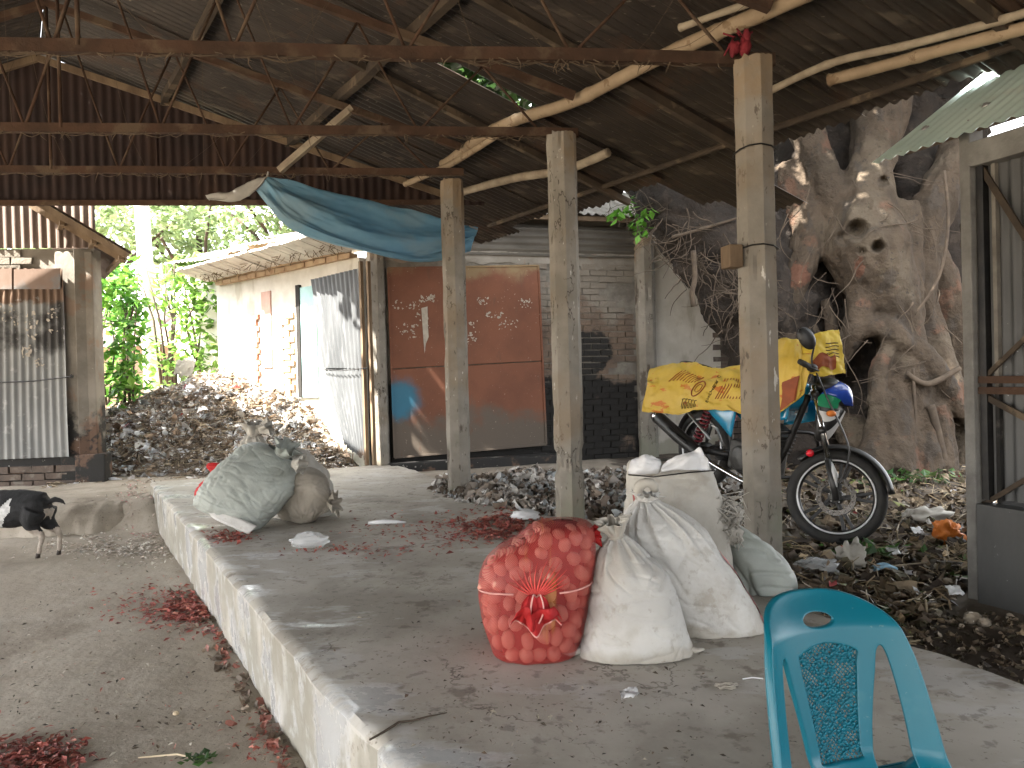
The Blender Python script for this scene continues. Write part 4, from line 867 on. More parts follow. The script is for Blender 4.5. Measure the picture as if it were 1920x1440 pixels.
# ================================================================ heaps and litter
def crumple(mb, c, s, col, flat=.5, nrm=None, m=2):
    a = Vector((rnd(-1, 1), rnd(-1, 1), rnd(-.5, .5) * flat * 2)).normalized(); b = Vector((rnd(-1, 1), rnd(-1, 1), rnd(-.5, .5) * flat * 2)); b = (b - a * b.dot(a)).normalized(); n = a.cross(b)
    asp = rnd(.45, 1.0); k = rnd(.75, 1.2); col = tuple(q * k for q in col); P = []
    for j in range(m + 1):
        for i in range(m + 1):
            P.append(c + a * s * (i / m - .5 + rnd(-.14, .14)) + b * s * asp * (j / m - .5 + rnd(-.14, .14)) + n * s * rnd(-.3, .3) * flat * 1.4)
    w = m + 1; mb.add(P, [(j * w + i, j * w + i + 1, (j + 1) * w + i + 1, (j + 1) * w + i) for j in range(m) for i in range(m)], col)
def straw(mb, c, l, r, col, flat=.3):
    d = Vector((rnd(-1, 1), rnd(-1, 1), rnd(-1, 1) * flat)).normalized(); e = d.cross(Vector((0, 0, 1))).normalized() * r; u = Vector((0, 0, r)); k = rnd(.7, 1.25); col = tuple(q * k for q in col)
    p = c - d * l / 2; q = c + d * l / 2; m = c + Vector((rnd(-.15, .15) * l, rnd(-.15, .15) * l, rnd(-.05, .2) * l))
    mb.add([p - e, p + e, p + u, m - e, m + e, m + u, q - e, q + e, q + u], [(0, 1, 4, 3), (1, 2, 5, 4), (2, 0, 3, 5), (3, 4, 7, 6), (4, 5, 8, 7), (5, 3, 6, 8)], col)
def peelpiece(mb, c, s, col):
    a = Vector((rnd(-1, 1), rnd(-1, 1), rnd(-.25, .25))).normalized(); b = Vector((-a.y, a.x, rnd(-.3, .3))).normalized(); k = rnd(.65, 1.3); col = tuple(q * k for q in col); h = Vector((0, 0, s * rnd(.15, .5)))
    mb.add([c - a * s, c - b * s * .4 + h, c + a * s, c + b * s * .4 + h * .3, c + h * .2], [(0, 1, 4), (1, 2, 4), (2, 3, 4), (3, 0, 4)], col)
def lite(cs, k): return [tuple(min(.8, q * k) for q in c) for c in cs]
HC = [(0, .02), (.4, .28), (.9, .62), (1.6, .92), (2.4, 1.22), (3.4, 1.28), (4.6, 1.12), (6, .85), (8, .5)]
def heapz(x, y):
    q = Vector((x, y, 0)) - BA; k = q.dot(DB); d = q.dot(OB)
    if k < 0: return -1
    h = 0
    for (a, b), (c, e) in zip(HC, HC[1:]):
        if a <= k <= c: h = lerp(b, e, (k - a) / (c - a))
    wd = lerp(.75, 3.3, sstep(-.3, 4.8, k))
    if d < -.4: h *= math.exp(-((d + .4) / 1.2) ** 2) 
    t = max(0, 1 - max(0, d) / wd)
    return -.14 + h * (t ** .85) * (1 + .16 * fbm((x * 1.3, y * 1.3, 3), 4)) + .05 * fbm((x * 4, y * 4, 1), 3) * (t > 0)
def garbage_heap():
    mb = MB(); cols = [(.62, .61, .60), (.50, .49, .48), (.40, .37, .34), (.55, .52, .47), (.25, .18, .125), (.18, .125, .09), (.33, .24, .17), (.60, .61, .63), (.36, .28, .20)]
    xs = [(-7.6 + i * .07) for i in range(88)]; ys = [8.9 + j * .07 for j in range(100)]; n = len(xs)
    mb.add([(x, y, heapz(x, y) - .02) for y in ys for x in xs], [(j * n + i, j * n + i + 1, (j + 1) * n + i + 1, (j + 1) * n + i) for j in range(len(ys) - 1) for i in range(n - 1)], (.28, .23, .18))
    cols = lite(cols, 1.2); cnt = 0
    while cnt < 15000:
        k = rnd(.0, 6.5); d = rnd(-.5, 3.4) if k > 3.3 else rnd(.02, 3.2); p = BA + DB * k + OB * d; z = heapz(p.x, p.y)
        if z < -.10 and random.random() < .75: continue
        if (p.x < -5.35 and p.y < 10.4) or p.y < 8.75 + .25 * N3(p.x * 2, 5): continue
        cnt += 1; near = sstep(11.5, 9.5, p.y); s = rnd(.025, .085) * (1 if random.random() < .9 else 2.2); c = Vector((p.x, p.y, z + rnd(0, .03)))
        t = N3(p.x * .9, p.y * .9, 6)
        if random.random() < .28 + .6 * max(0, t): straw(mb, c, rnd(.10, .32), rnd(.004, .010), random.choice([(.20, .15, .10), (.14, .10, .07), (.30, .24, .16), (.10, .075, .055)]))
        else: crumple(mb, c, s, random.choice(cols[:4] + cols[7:8]) if random.random() < .62 else random.choice(cols[4:]), flat=.55, m=3)
    for i in range(12): p = BA + DB * rnd(1, 5) + OB * rnd(.2, 2.2); crumple(mb, Vector((p.x, p.y, heapz(p.x, p.y) + .03)), rnd(.09, .16), random.choice([(.55, .04, .06), (.60, .25, .32), (.5, .06, .05)]))
    tag(mb.build('garbage_heap', MT['litter'], smooth=True), 'large heap of grey and brown garbage against the whitewashed shop', 'garbage', kind='stuff')
    # larger pieces one can pick out on the heap
    for (px, py, w, h, m, lab) in ((372, 732, .42, .16, 'dirtywhite', 'flat pale plastic sheet on the crest of the garbage heap'), (555, 834, .36, .16, 'dirtywhite', 'crumpled white sheet low on the garbage heap near the tin shutter'),
                                   (346, 690, .30, .26, 'sack_brown', 'brown crumpled bag standing on the heap crest by the creeper')):
        c = None
        for k in range(60, 0, -1):
            yy = 9.2 + k * .06; q = AY(px, py, yy)
            if heapz(q.x, q.y) >= q.z: c = q
        c = c or AY(px, py, 12.0); mb = MB()
        mb.grid(lambda u, v: c + Vector(((u - .5) * w, (v - .5) * w * .5 + .05 * N3(u * 3, v * 3, px), (v - .5) * h + .10 * h * 3 * fbm((u * 3, v * 3, px), 3))), 14, 10)
        tag(mb.build('plastic_sheet' if m == 'dirtywhite' else 'crumpled_bag', MT[m], smooth=True, solid=.004), lab, 'plastic sheet' if m == 'dirtywhite' else 'bag')
garbage_heap()
def mid_heap_z(x, y):
    ex = ((x - .50) * .87 + (y - 6.9) * .49); ey = (-(x - .50) * .49 + (y - 6.9) * .87)
    r = (ex / 1.15) ** 2 + (ey / 1.75) ** 2
    return .15 * max(0, 1 - r) ** .7 * (1 + .4 * fbm((x * 2.4, y * 2.4, 5), 3)) + max(gz(x, y), -.03 if x < xr(y) + .05 else -.2)
def plastic_waste():
    mb = MB(); cols = [(.58, .56, .53), (.48, .45, .41), (.38, .34, .30), (.64, .63, .61), (.32, .28, .24), (.25, .205, .165), (.52, .48, .44), (.42, .44, .44), (.17, .135, .105), (.22, .17, .13)]
    cnt = 0
    while cnt < 5200:
        x = rnd(-.75, 1.9); y = rnd(5.0, 8.9); z = mid_heap_z(x, y)
        ex = ((x - .50) * .87 + (y - 6.9) * .49); ey = (-(x - .50) * .49 + (y - 6.9) * .87); r = (ex / 1.15) ** 2 + (ey / 1.75) ** 2
        if r > 1.05 or (r > .8 and random.random() < .5): continue
        if y > 7.9 and x < .5: continue
        cnt += 1; s = rnd(.025, .085) * (1 if random.random() < .9 else 1.8); dark = N3(x * 2.2, y * 2.2, 3) > .02 or y < 5.9
        crumple(mb, Vector((x, y, z + rnd(0, .035))), s, random.choice(cols[4:]) if dark and random.random() < .7 else random.choice(cols), flat=.65, m=3)
    xs = [-.9 + i * .1 for i in range(29)]; ys = [4.9 + j * .1 for j in range(42)]; n = len(xs)
    vv = [(x, y, mid_heap_z(x, y) - (.015 if (((x - .50) * .87 + (y - 6.9) * .49) / 1.15) ** 2 + ((-(x - .50) * .49 + (y - 6.9) * .87) / 1.75) ** 2 < 1 else .5)) for y in ys for x in xs]
    mb.add(vv, [(j * n + i, j * n + i + 1, (j + 1) * n + i + 1, (j + 1) * n + i) for j in range(len(ys) - 1) for i in range(n - 1)], (.15, .125, .105))
    tag(mb.build('plastic_waste', MT['litter'], smooth=True), 'low heap of crumpled pale plastic bags behind the middle pillar', 'plastic waste', kind='stuff')
plastic_waste()
def right_litter():
    mb = MB(); cols = [(.12, .088, .06), (.08, .06, .043), (.17, .125, .083), (.06, .046, .036), (.21, .16, .105), (.10, .085, .05)]
    cnt = 0
    while cnt < 5200:
        y = 3.1 + 5.6 * random.random() ** 1.5; x = rnd(1.25, 1.25 + (y - 2.2) * .8)
        if x < xr(y) - .05 and random.random() < .8: continue
        if x > 2.2 + (y - 3.84) * .9 and y < 5: continue
        cnt += 1; z = gz(x, y) if x > xr(y) else .002; d = sstep(3.2, 4.2, y); u = random.random(); c = Vector((x, y, z + rnd(0, .05) * d + .004))
        if u < .34: straw(mb, c, rnd(.05, .22), rnd(.002, .006), random.choice([(.26, .20, .12), (.19, .14, .085), (.32, .26, .17), (.11, .08, .05)]), flat=.5)
        elif u < .93: crumple(mb, c, rnd(.03, .10), random.choice(cols), flat=.6, m=2)
        elif u < .965: leaf(mb, c + Vector((0, 0, .02)), rnd(.06, .12), random.choice([(.10, .15, .04), (.16, .17, .06), (.07, .12, .04)]))
        else: crumple(mb, c + Vector((0, 0, .02)), rnd(.025, .06), random.choice([(.5, .48, .44), (.40, .36, .30), (.45, .33, .20), (.30, .05, .05), (.5, .5, .52)]), flat=.5)
    for i in range(900):
        y = rnd(2.35, 3.6); x = rnd(xr(y) + .02, xr(y) + .9); crumple(mb, Vector((x, y, gz(x, y) + .004)), rnd(.008, .035), random.choice(cols + [(.30, .25, .19), (.22, .17, .12)]), flat=.6, m=2)
    tag(mb.build('ground_litter', MT['litter']), 'dark mat of dead leaves, straw and scraps on the ground by the gate', 'litter', kind='stuff')
right_litter()
def scatter(mb, n, cx, cy, rx, ry, z, smin, smax, cols, gauss=False, ground=False):
    for i in range(n):
        if gauss: px = random.gauss(cx, rx * .55); py = random.gauss(cy, ry * .55)
        else:
            th = rnd(0, 6.283); r = math.sqrt(random.random()); px = cx + rx * r * math.cos(th); py = cy + ry * r * math.sin(th)
        if N3(px * .045, py * .09, 5) < -.28: continue
        p = AZ(px, py, z)
        if ground and p.x > xl(p.y) - .03 and p.y > 1.95: continue
        if not ground and not (xl(p.y) + .03 < p.x < xr(p.y) - .02): continue
        zz = (gz(p.x, p.y) if ground else 0.0) + .002; peelpiece(mb, Vector((p.x, p.y, zz + rnd(0, .012))), rnd(smin, smax), random.choice(cols))
PEEL = [(.36, .10, .075), (.28, .075, .06), (.44, .17, .12), (.22, .06, .05), (.40, .12, .10)]
PALE = [(.55, .52, .46), (.44, .40, .35), (.50, .42, .36), (.36, .30, .25)]
PINK = [(.48, .20, .20), (.42, .13, .14), (.55, .36, .33)]
mb = MB(); scatter(mb, 1300, 350, 1143, 85, 34, -.4, .008, .030, PEEL, True, ground=True); scatter(mb, 500, 365, 1145, 60, 24, -.4, .01, .034, PEEL, ground=True); scatter(mb, 260, 300, 1140, 120, 40, -.4, .010, .024, PEEL, True, True); scatter(mb, 200, 430, 1190, 40, 30, -.4, .012, .026, PEEL, True, True)
tag(mb.build('onion_peel', MT['peel']), 'spread of rust-red onion peel on the earth against the platform side', 'onion peel', kind='stuff')
mb = MB(); scatter(mb, 1500, 225, 1025, 120, 28, -.4, .008, .028, PALE, True, ground=True); scatter(mb, 500, 270, 980, 52, 28, -.4, .010, .024, PINK + PALE, ground=True)
tag(mb.build('garlic_peel', MT['peel']), 'whitish and pink papery peel on the earth near the goat', 'garlic peel', kind='stuff')
mb = MB(); scatter(mb, 1300, 925, 990, 95, 28, 0, .008, .030, PEEL, True); scatter(mb, 500, 950, 988, 60, 20, 0, .01, .03, PEEL); scatter(mb, 260, 830, 1000, 120, 30, 0, .010, .024, PEEL, True)
tag(mb.build('onion_peel', MT['peel']), 'drift of red onion peel on the platform before the gouged pillar', 'onion peel', kind='stuff')
mb = MB(); scatter(mb, 260, 432, 1008, 48, 11, 0, .010, .028, PEEL, True); tag(mb.build('onion_peel', MT['peel']), 'small tuft of red peel in front of the leaning grey sack', 'onion peel', kind='stuff')
mb = MB(); scatter(mb, 150, 660, 1033, 110, 12, 0, .010, .024, PEEL, True); scatter(mb, 60, 700, 990, 90, 25, 0, .010, .022, PEEL, True)
scatter(mb, 340, 900, 1180, 520, 190, 0, .004, .013, [(.10, .08, .06), (.16, .11, .08), (.30, .26, .20), (.07, .055, .045)]); scatter(mb, 260, 1000, 1370, 520, 80, 0, .003, .010, [(.10, .08, .06), (.14, .10, .07), (.34, .30, .24), (.07, .055, .045)])
tag(mb.build('loose_scraps', MT['peel']), 'scattered peel shreds and grit strewn over the platform top', 'scraps', kind='stuff')
mb = MB(); scatter(mb, 800, 60, 1425, 95, 36, -.4, .008, .028, [tuple(k * .8 for k in c) for c in PEEL], True, ground=True)
tag(mb.build('onion_peel', MT['peel']), 'dark red onion peel strewn on the earth far from the platform', 'onion peel', kind='stuff')
mb = MB(); scatter(mb, 800, 280, 1240, 330, 200, -.4, .005, .017, [(.10, .08, .06), (.20, .15, .11), (.40, .36, .30), (.30, .12, .09), (.07, .055, .045)], ground=True); scatter(mb, 120, 500, 1400, 60, 40, -.4, .008, .02, PEEL, True, True)
for t in range(160):
    y = rnd(2.3, 5.2); x = xl(y) - abs(random.gauss(0, .07)) - .02; crumple(mb, Vector((x, y, gz(x, y) + .008)), rnd(.015, .05), random.choice([(.17, .12, .09), (.12, .09, .065), (.25, .19, .14), (.30, .12, .09)]), m=2)
tag(mb.build('loose_scraps', MT['peel']), 'scattered peel shreds and crumbs over the bare earth', 'scraps', kind='stuff')

# ---------------------------------------------------------------- single bits one can pick out
def patch_thing(name, label, cat, ctr, m, noise_amp=.0, nu=16, nv=16, solid=.003, ns=3.0, seed=0, clearance=None):
    """cloth-like patch through a grid of (px, py, y) control points"""
    rows = [[AY(*q) for q in r] for r in ctr]; mb = MB()
    def fn(u, v):
        p = cr([cr(r, u) for r in rows], v)
        return p + Vector((.5, -1, .6)) * noise_amp * fbm((u * ns + seed, v * ns, seed), 4)
    mb.grid(fn, nu, nv); return tag(mb.build(name, m, smooth=True, solid=solid), label, cat)
def lump(name, label, cat, c, r, m, amp=.5, sc=2.5, kind=None, n=22):
    mb = MB(); mb.blob(c, r, n=n, m=n - 6, amp=amp, sc=sc); return tag(mb.build(name, m, smooth=True), label, cat, kind=kind)
p = AZ(578, 1026, 0); lump('plastic_bag', 'small crumpled clear plastic bag lying on the platform', 'plastic bag', p + Vector((0, 0.02, .035)), (.115, .06, .05), MT['clear'], amp=.32, sc=2.6, n=30)
p = AZ(726, 983, 0); mb = MB(); mb.tube([p + Vector((-.13, 0, .012)), p + Vector((-.03, 0, .018)), p + Vector((.06, .01, .013)), p + Vector((.13, 0, .010))], [.010, .017, .014, .006], n=8); tag(mb.build('white_stalk', MT['dirtywhite'], smooth=True), 'short white stalk lying on the platform between the sacks and pillar', 'stalk')
p = AZ(985, 973, 0); lump('white_plastic_scrap', 'rounded white plastic scrap lying on the red peel', 'plastic scrap', p + Vector((0, 0, .025)), (.10, .07, .04), MT['dirtywhite'], amp=.35)
p = AZ(1180, 1308, 0); mb = MB(); mb.grid(lambda u, v: p + Vector(((u - .5) * .055, (v - .5) * .06, .010 + .016 * fbm((u * 4, v * 4, 2), 3) + .012 * u)), 8, 8); tag(mb.build('paper_scrap', MT['dirtywhite'], smooth=True), 'small white torn paper scrap on the platform', 'paper')
p = AZ(1410, 1275, 0); mb = MB(); mb.tube([p + Vector((-.03, 0, .004)), p + Vector((0, .006, .006)), p + Vector((.035, .0, .004))], .0025, n=5); tag(mb.build('white_string', MT['dirtywhite']), 'short bit of white string on the platform near the tall sack', 'string')
p = AZ(1362, 1290, 0); lump('dry_leaf', 'curled brown dry leaf on the platform before the tall sack', 'leaf', p + Vector((0, 0, .008)), (.03, .02, .008), MT['sack_brown'], amp=.8)
mb = MB(); P = [AZ(x, y, .006) for x, y in ((693, 1387), (720, 1372), (748, 1354), (775, 1351), (800, 1344), (838, 1336))]; mb.tube(P, [.003, .004, .004, .0035, .003, .0015], n=5); tag(mb.build('twig', MT['root'], smooth=True), 'thin dark twig lying across the platform edge', 'twig')
for (px, py, c, lab) in ((330, 1338, (.34, .27, .2), 'single pale onion skin flake on the bare earth'),):
    p = AZ(px, py, -.4); lump('onion_skin', lab, 'onion skin', Vector((p.x, p.y, gz(p.x, p.y) + .008)), (.012, .012, .008), MT['husk'], amp=.5)
mb = MB(); p = AZ(330, 1424, -.4); mb.tube([Vector((p.x - .14, p.y, gz(p.x, p.y) + .01)), Vector((p.x, p.y + .01, gz(p.x, p.y) + .014)), Vector((p.x + .12, p.y - .03, gz(p.x, p.y) + .01))], [.003, .004, .002], n=5); tag(mb.build('straw_stalk', MT['husk']), 'pale straw stalk on the earth at the platform foot', 'straw')
mb = MB()
for i in range(40): p = AZ(375 + random.gauss(0, 16), 1432 + random.gauss(0, 4), -.4); leaf(mb, Vector((p.x, p.y, gz(p.x, p.y) + .015)), rnd(.02, .05), random.choice(DGREENS), drop=rnd(-.1, .3))
tag(mb.build('withered_greens', MT['leaf']), 'small clump of withered greens on the earth beside the platform', 'greens', kind='stuff')
# by the gate
def gp(px, py): 
    q = AZ(px, py, -.12); return Vector((q.x, q.y, gz(q.x, q.y)))
p = gp(1658, 1064); mb = MB(); mb.grid(lambda u, v: p + Vector(((u - .5) * .12, (v - .5) * .07, .045 + .02 * math.sin(u * 3) + .012 * math.sin(v * 9))), 12, 12); tag(mb.build('face_mask', MT['bluemask'], smooth=True, solid=.002), 'pale blue face mask among the leaf litter', 'mask')
p = gp(1775, 1010); lump('orange_wrapper', 'crumpled orange plastic wrapper on the litter beside the gate', 'wrapper', p + Vector((0, .0, .07)), (.09, .07, .075), MT['orangecloth'], amp=.8, sc=2.6)
p = gp(1750, 985); lump('torn_sack_scrap', 'beige torn sack scrap behind the orange wrapper', 'sack scrap', p + Vector((0, .1, .06)), (.16, .08, .07), MT['sack_beige'], amp=.7, sc=2.4)
p = gp(1528, 1075); lump('plastic_bottle_bag', 'crumpled clear plastic bag on the litter behind the blue-green chair', 'plastic bag', p + Vector((0, 0, .05)), (.115, .07, .05), MT['clear'], amp=.6, sc=3.2)
p = gp(1595, 1060); lump('brown_plastic_bag', 'thin brownish plastic bag beside the clear crumpled bag', 'plastic bag', p + Vector((0, 0, .06)), (.07, .06, .09), MT['sack_beige'], amp=.9, sc=2.6)
for i, (px, py, a) in enumerate(((1715, 1121, .4), (1770, 955, -1.0), (1640, 1092, .9))):
    p = gp(px, py) + Vector((0, 0, .03)); d = Vector((math.cos(a), .3, -.25 * math.sin(a))).normalized() * .05; mb = MB(); mb.tube([p - d, p - d * .5, p, p + d * .6, p + d], [.008, .017, .02, .016, .005], n=8)
    tag(mb.build('corn_husk', MT['husk'], smooth=True), ['pale husk lying between the chair and the gate', 'pale husk leaning on the litter above the orange wrapper', 'pale husk stub just above the chair back'][i], 'husk')
for i, (px, py, r) in enumerate(((1750, 1142, .035), (1825, 1155, .04), (1845, 1162, .028))):
    lump('stone', ['round greenish stone near the pale husk', 'grey stone at the foot of the gate', 'smaller grey stone beside the stone at the gate foot'][i], 'stone', gp(px, py) + Vector((0, 0, r * .5)), (r, r * .8, r * .75), MT['post'], amp=.35, sc=1.8)
for i, (px, py, m, lab) in enumerate(((1675, 1045, 'dirtywhite', 'white card scrap above the blue mask'), (1720, 1000, 'dirtywhite', 'white plastic scrap left of the orange wrapper'), (1790, 1112, 'dirtywhite', 'crumpled white wrapper near the gate foot'), (1590, 1045, 'redcloth', 'dark red scrap among the litter near the front wheel'))):
    p = gp(px, py); mb = MB(); mb.grid(lambda u, v: p + Vector(((u - .5) * .07, (v - .5) * .05, .05 + .03 * v + .02 * fbm((u * 3, v * 3, i), 3))), 6, 6); tag(mb.build('litter_scrap', MT[m], smooth=True, solid=.002), lab, 'scrap')
p = gp(1690, 1062); mb = MB(); mb.tube([p + Vector((-.12, 0, .05)), p + Vector((.14, -.02, .075))], [.006, .004], n=6); tag(mb.build('stick', MT['palewood'], smooth=True), 'thin pale stick lying across the litter by the blue mask', 'stick')
def weeds():
    for i, (px, py, n, h, lab) in enumerate(((1800, 870, 170, .36, 'green weed growing at the foot of the banyan by the gate'), (1700, 900, 110, .12, 'low creeping green leaves behind the motorcycle front wheel'), (1620, 1030, 60, .09, 'flat green leaves lying beside the motorcycle tyre'))):
        b = AZ(px, py, -.1); r = thing('weed', (b.x, b.y, gz(b.x, b.y)), lab, 'weed'); mb = MB(); st = MB()
        for k in range(n):
            q = b + Vector((random.gauss(0, .16 + .1 * (i == 1)), random.gauss(0, .13), 0)); q.z = gz(q.x, q.y) + rnd(.01, h); leaf(mb, q, rnd(.06, .13), random.choice([(.05, .12, .03), (.08, .17, .04), (.04, .09, .03), (.10, .15, .05)]))
            if k % 7 == 0: st.tube([Vector((q.x, q.y, gz(q.x, q.y))), q], [.005, .003], n=4, cap=False)
        mb.build('foliage', MT['leaf'], r); st.build('stem', MT['root'], r)
weeds()
# ================================================================ banyan
def banyan():
    base = AY(1680, 880, 8.7); root = thing('banyan_tree', (base.x, base.y, -.15), 'huge old banyan with knotted fused trunk, roots and eye-like hollows', 'tree')
    T = [  # (px, py, radius px, y)
        [(1655, 170, 52, 8.9), (1645, 240, 48, 8.75), (1632, 320, 40, 8.6), (1622, 390, 56, 8.5), (1622, 450, 76, 8.45), (1640, 510, 70, 8.4), (1668, 570, 50, 8.4), (1690, 640, 42, 8.35), (1688, 720, 40, 8.25), (1672, 800, 44, 8.15), (1665, 890, 58, 8.0)],
        [(1690, 380, 30, 8.55), (1690, 470, 34, 8.5), (1698, 560, 30, 8.45), (1705, 640, 30, 8.35)],
        [(1505, 235, 30, 8.8), (1535, 310, 32, 8.7), (1570, 380, 38, 8.6), (1600, 440, 44, 8.5)],
        [(1465, 320, 34, 9.0), (1505, 390, 40, 8.8), (1520, 440, 36, 8.7), (1500, 505, 30, 8.6), (1475, 580, 25, 8.6), (1462, 680, 24, 8.6), (1450, 820, 30, 8.5)],
        [(1800, 270, 32, 8.8), (1765, 350, 36, 8.7), (1735, 430, 40, 8.65), (1722, 520, 34, 8.6), (1735, 600, 30, 8.6), (1765, 700, 30, 8.5), (1800, 800, 32, 8.45), (1815, 890, 40, 8.4)],
        [(1745, 470, 26, 8.75), (1775, 560, 32, 8.8), (1800, 680, 34, 8.8), (1810, 800, 36, 8.8), (1820, 890, 40, 8.75)],
        [(1818, 420, 26, 9.0), (1815, 560, 30, 9.0), (1822, 700, 30, 9.0), (1828, 880, 36, 8.95)],
        [(1560, 660, 16, 8.5), (1592, 628, 19, 8.3), (1640, 612, 22, 8.2), (1700, 640, 24, 8.15), (1748, 690, 22, 8.15), (1790, 750, 20, 8.15), (1830, 800, 20, 8.2)],
        [(1605, 520, 26, 8.35), (1612, 570, 24, 8.3), (1600, 625, 22, 8.3), (1570, 670, 16, 8.45)],
        [(1715, 690, 26, 8.2), (1728, 770, 22, 8.1), (1735, 890, 30, 8.0)],
        [(1745, 720, 18, 8.2), (1768, 800, 18, 8.15), (1782, 895, 24, 8.05)],
        [(1650, 740, 22, 8.15), (1640, 810, 20, 8.05), (1625, 895, 30, 7.9)],
        [(1590, 790, 30, 8.6), (1612, 840, 34, 8.3), (1640, 895, 36, 8.0)],
        [(1672, 640, 16, 8.2), (1648, 690, 18, 8.15), (1640, 760, 18, 8.1)],
        [(1760, 760, 14, 8.1), (1772, 830, 13, 8.05), (1775, 900, 18, 7.95)], [(1735, 740, 12, 8.1), (1745, 820, 12, 8.0), (1752, 905, 16, 7.9)], [(1690, 760, 14, 8.1), (1694, 840, 14, 7.95), (1690, 905, 20, 7.8)],
        [(1700, 840, 14, 7.95), (1706, 905, 22, 7.8)], [(1655, 850, 14, 7.9), (1648, 905, 20, 7.75)],
        [(1545, 560, 12, 8.6), (1560, 620, 11, 8.55), (1550, 690, 12, 8.6), (1562, 760, 12, 8.6)], [(1520, 600, 10, 8.7), (1530, 680, 11, 8.65), (1515, 780, 12, 8.6)],
    ]
    mb = MB()
    for path in T:
        pts = [AY(a, b, y) for a, b, r, y in path]; rr = [r * y / F for a, b, r, y in path]; k = 14
        P = [cr(pts, i / k) for i in range(k + 1)]; R = [cr(rr, i / k) * (1 + .10 * N3(i * .7, path[0][0] * .1, 2)) for i in range(k + 1)]
        mb.tube(P, R, n=12)
    bk = MB()                                     # dark back mass, its tone painted as the shadow between the trunks
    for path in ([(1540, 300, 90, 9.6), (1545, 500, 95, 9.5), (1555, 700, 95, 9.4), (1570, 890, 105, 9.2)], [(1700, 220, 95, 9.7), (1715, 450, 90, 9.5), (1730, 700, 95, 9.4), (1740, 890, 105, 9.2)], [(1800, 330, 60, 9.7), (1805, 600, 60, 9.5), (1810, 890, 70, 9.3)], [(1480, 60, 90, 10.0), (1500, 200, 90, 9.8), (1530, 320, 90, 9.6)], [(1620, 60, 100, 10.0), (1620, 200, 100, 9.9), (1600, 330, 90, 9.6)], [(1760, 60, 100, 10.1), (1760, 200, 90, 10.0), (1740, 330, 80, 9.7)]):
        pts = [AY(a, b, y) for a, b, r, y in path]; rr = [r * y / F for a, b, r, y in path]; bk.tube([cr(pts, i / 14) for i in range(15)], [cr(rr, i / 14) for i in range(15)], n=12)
    fuse(bk, .05, smooth=2, disp=lambda p, n: .12 * fbm((p.x * 2.2, p.y * 2.2, p.z * 2.2), 4) + .04 * N3(p.x * 9, p.y * 9, p.z * 9)).build('back_shade_fill', MT['rootdark'], root, smooth=True)
    pits = [(AY(1606, 432, 8.1), .13, .20), (AY(1580, 445, 8.1), .10, .10), (AY(1646, 464, 8.05), .075, .16), (AY(1617, 470, 8.05), .05, .06), (AY(1500, 300, 8.5), .1, .1), (AY(1655, 330, 8.3), .07, .12)]
    rays = [(Vector((p.x, p.y, p.z - CZ)).normalized(), Vector((0, 0, CZ)), r, d) for p, r, d in pits]
    def disp(p, n):
        d = .034 * fbm((p.x * 3.2, p.y * 3.2, p.z * 1.4), 4) + .012 * N3(p.x * 13, p.y * 13, p.z * 4) + .022 * (.35 - abs(N3(p.x * 5.6 + .5 * p.z, p.y * 5.6, p.z * .9)) * 2) + .014 * (.3 - abs(N3(p.x * 11 - p.z, p.y * 11, p.z * 2.2)) * 2)
        return d
    out = fuse(mb, .026, smooth=3, disp=disp)
    pit_c = [(AP(px, py, AY(px, py, yy), (0, 1, 0)), r, dp) for px, py, yy, r, dp in ((1606, 432, 8.12, .085, .22), (1582, 447, 8.15, .06, .10), (1646, 463, 8.05, .05, .18), (1616, 472, 8.05, .035, .06), (1655, 340, 8.35, .045, .12))]
    nv = []
    for v in out.v:
        p = Vector(v); sh = 0; dr = (p - Vector((0, 0, CZ))).normalized()
        for c, r, dp in pit_c:
            dc = (c - Vector((0, 0, CZ))).normalized(); dist = (dr - dc).length * 8.2
            if dist < r * 2.2 and p.y < 9.0: sh += dp * math.exp(-(dist / r) ** 4)
            if r * .9 < dist < r * 2.0 and p.y < 8.6: sh -= .02 * math.exp(-((dist - r * 1.35) / (r * .3)) ** 2)
        nv.append(tuple(p + dr * sh))
    out.v = nv; out.build('trunk', MT['bark'], root, smooth=True)
    # hanging root mat to the left of the trunk
    mb = MB()
    for path in ([(1170, 318, 30, 9.2), (1240, 362, 60, 9.0), (1320, 430, 80, 8.9), (1400, 510, 90, 8.9), (1450, 620, 80, 8.9), (1470, 740, 60, 8.9), (1490, 880, 60, 8.8)],
                 [(1240, 330, 50, 9.4), (1330, 360, 80, 9.3), (1420, 420, 100, 9.3), (1480, 560, 90, 9.3), (1500, 860, 90, 9.3)],
                 [(1290, 480, 34, 8.9), (1345, 560, 34, 8.9), (1390, 640, 40, 8.9), (1420, 760, 40, 8.9)]):
        pts = [AY(a, b, y) for a, b, r, y in path]; rr = [r * y / F for a, b, r, y in path]; mb.tube([cr(pts, i / 14) for i in range(15)], [cr(rr, i / 14) for i in range(15)], n=12)
    out = fuse(mb, .04, smooth=3, disp=lambda p, n: .10 * fbm((p.x * 2.6, p.y * 2.6, p.z * 2.6), 4) + .03 * N3(p.x * 12, p.y * 12, p.z * 12)); out.build('root_mat', MT['rootdark'], root, smooth=True)
    st = MB(); sts = MB()
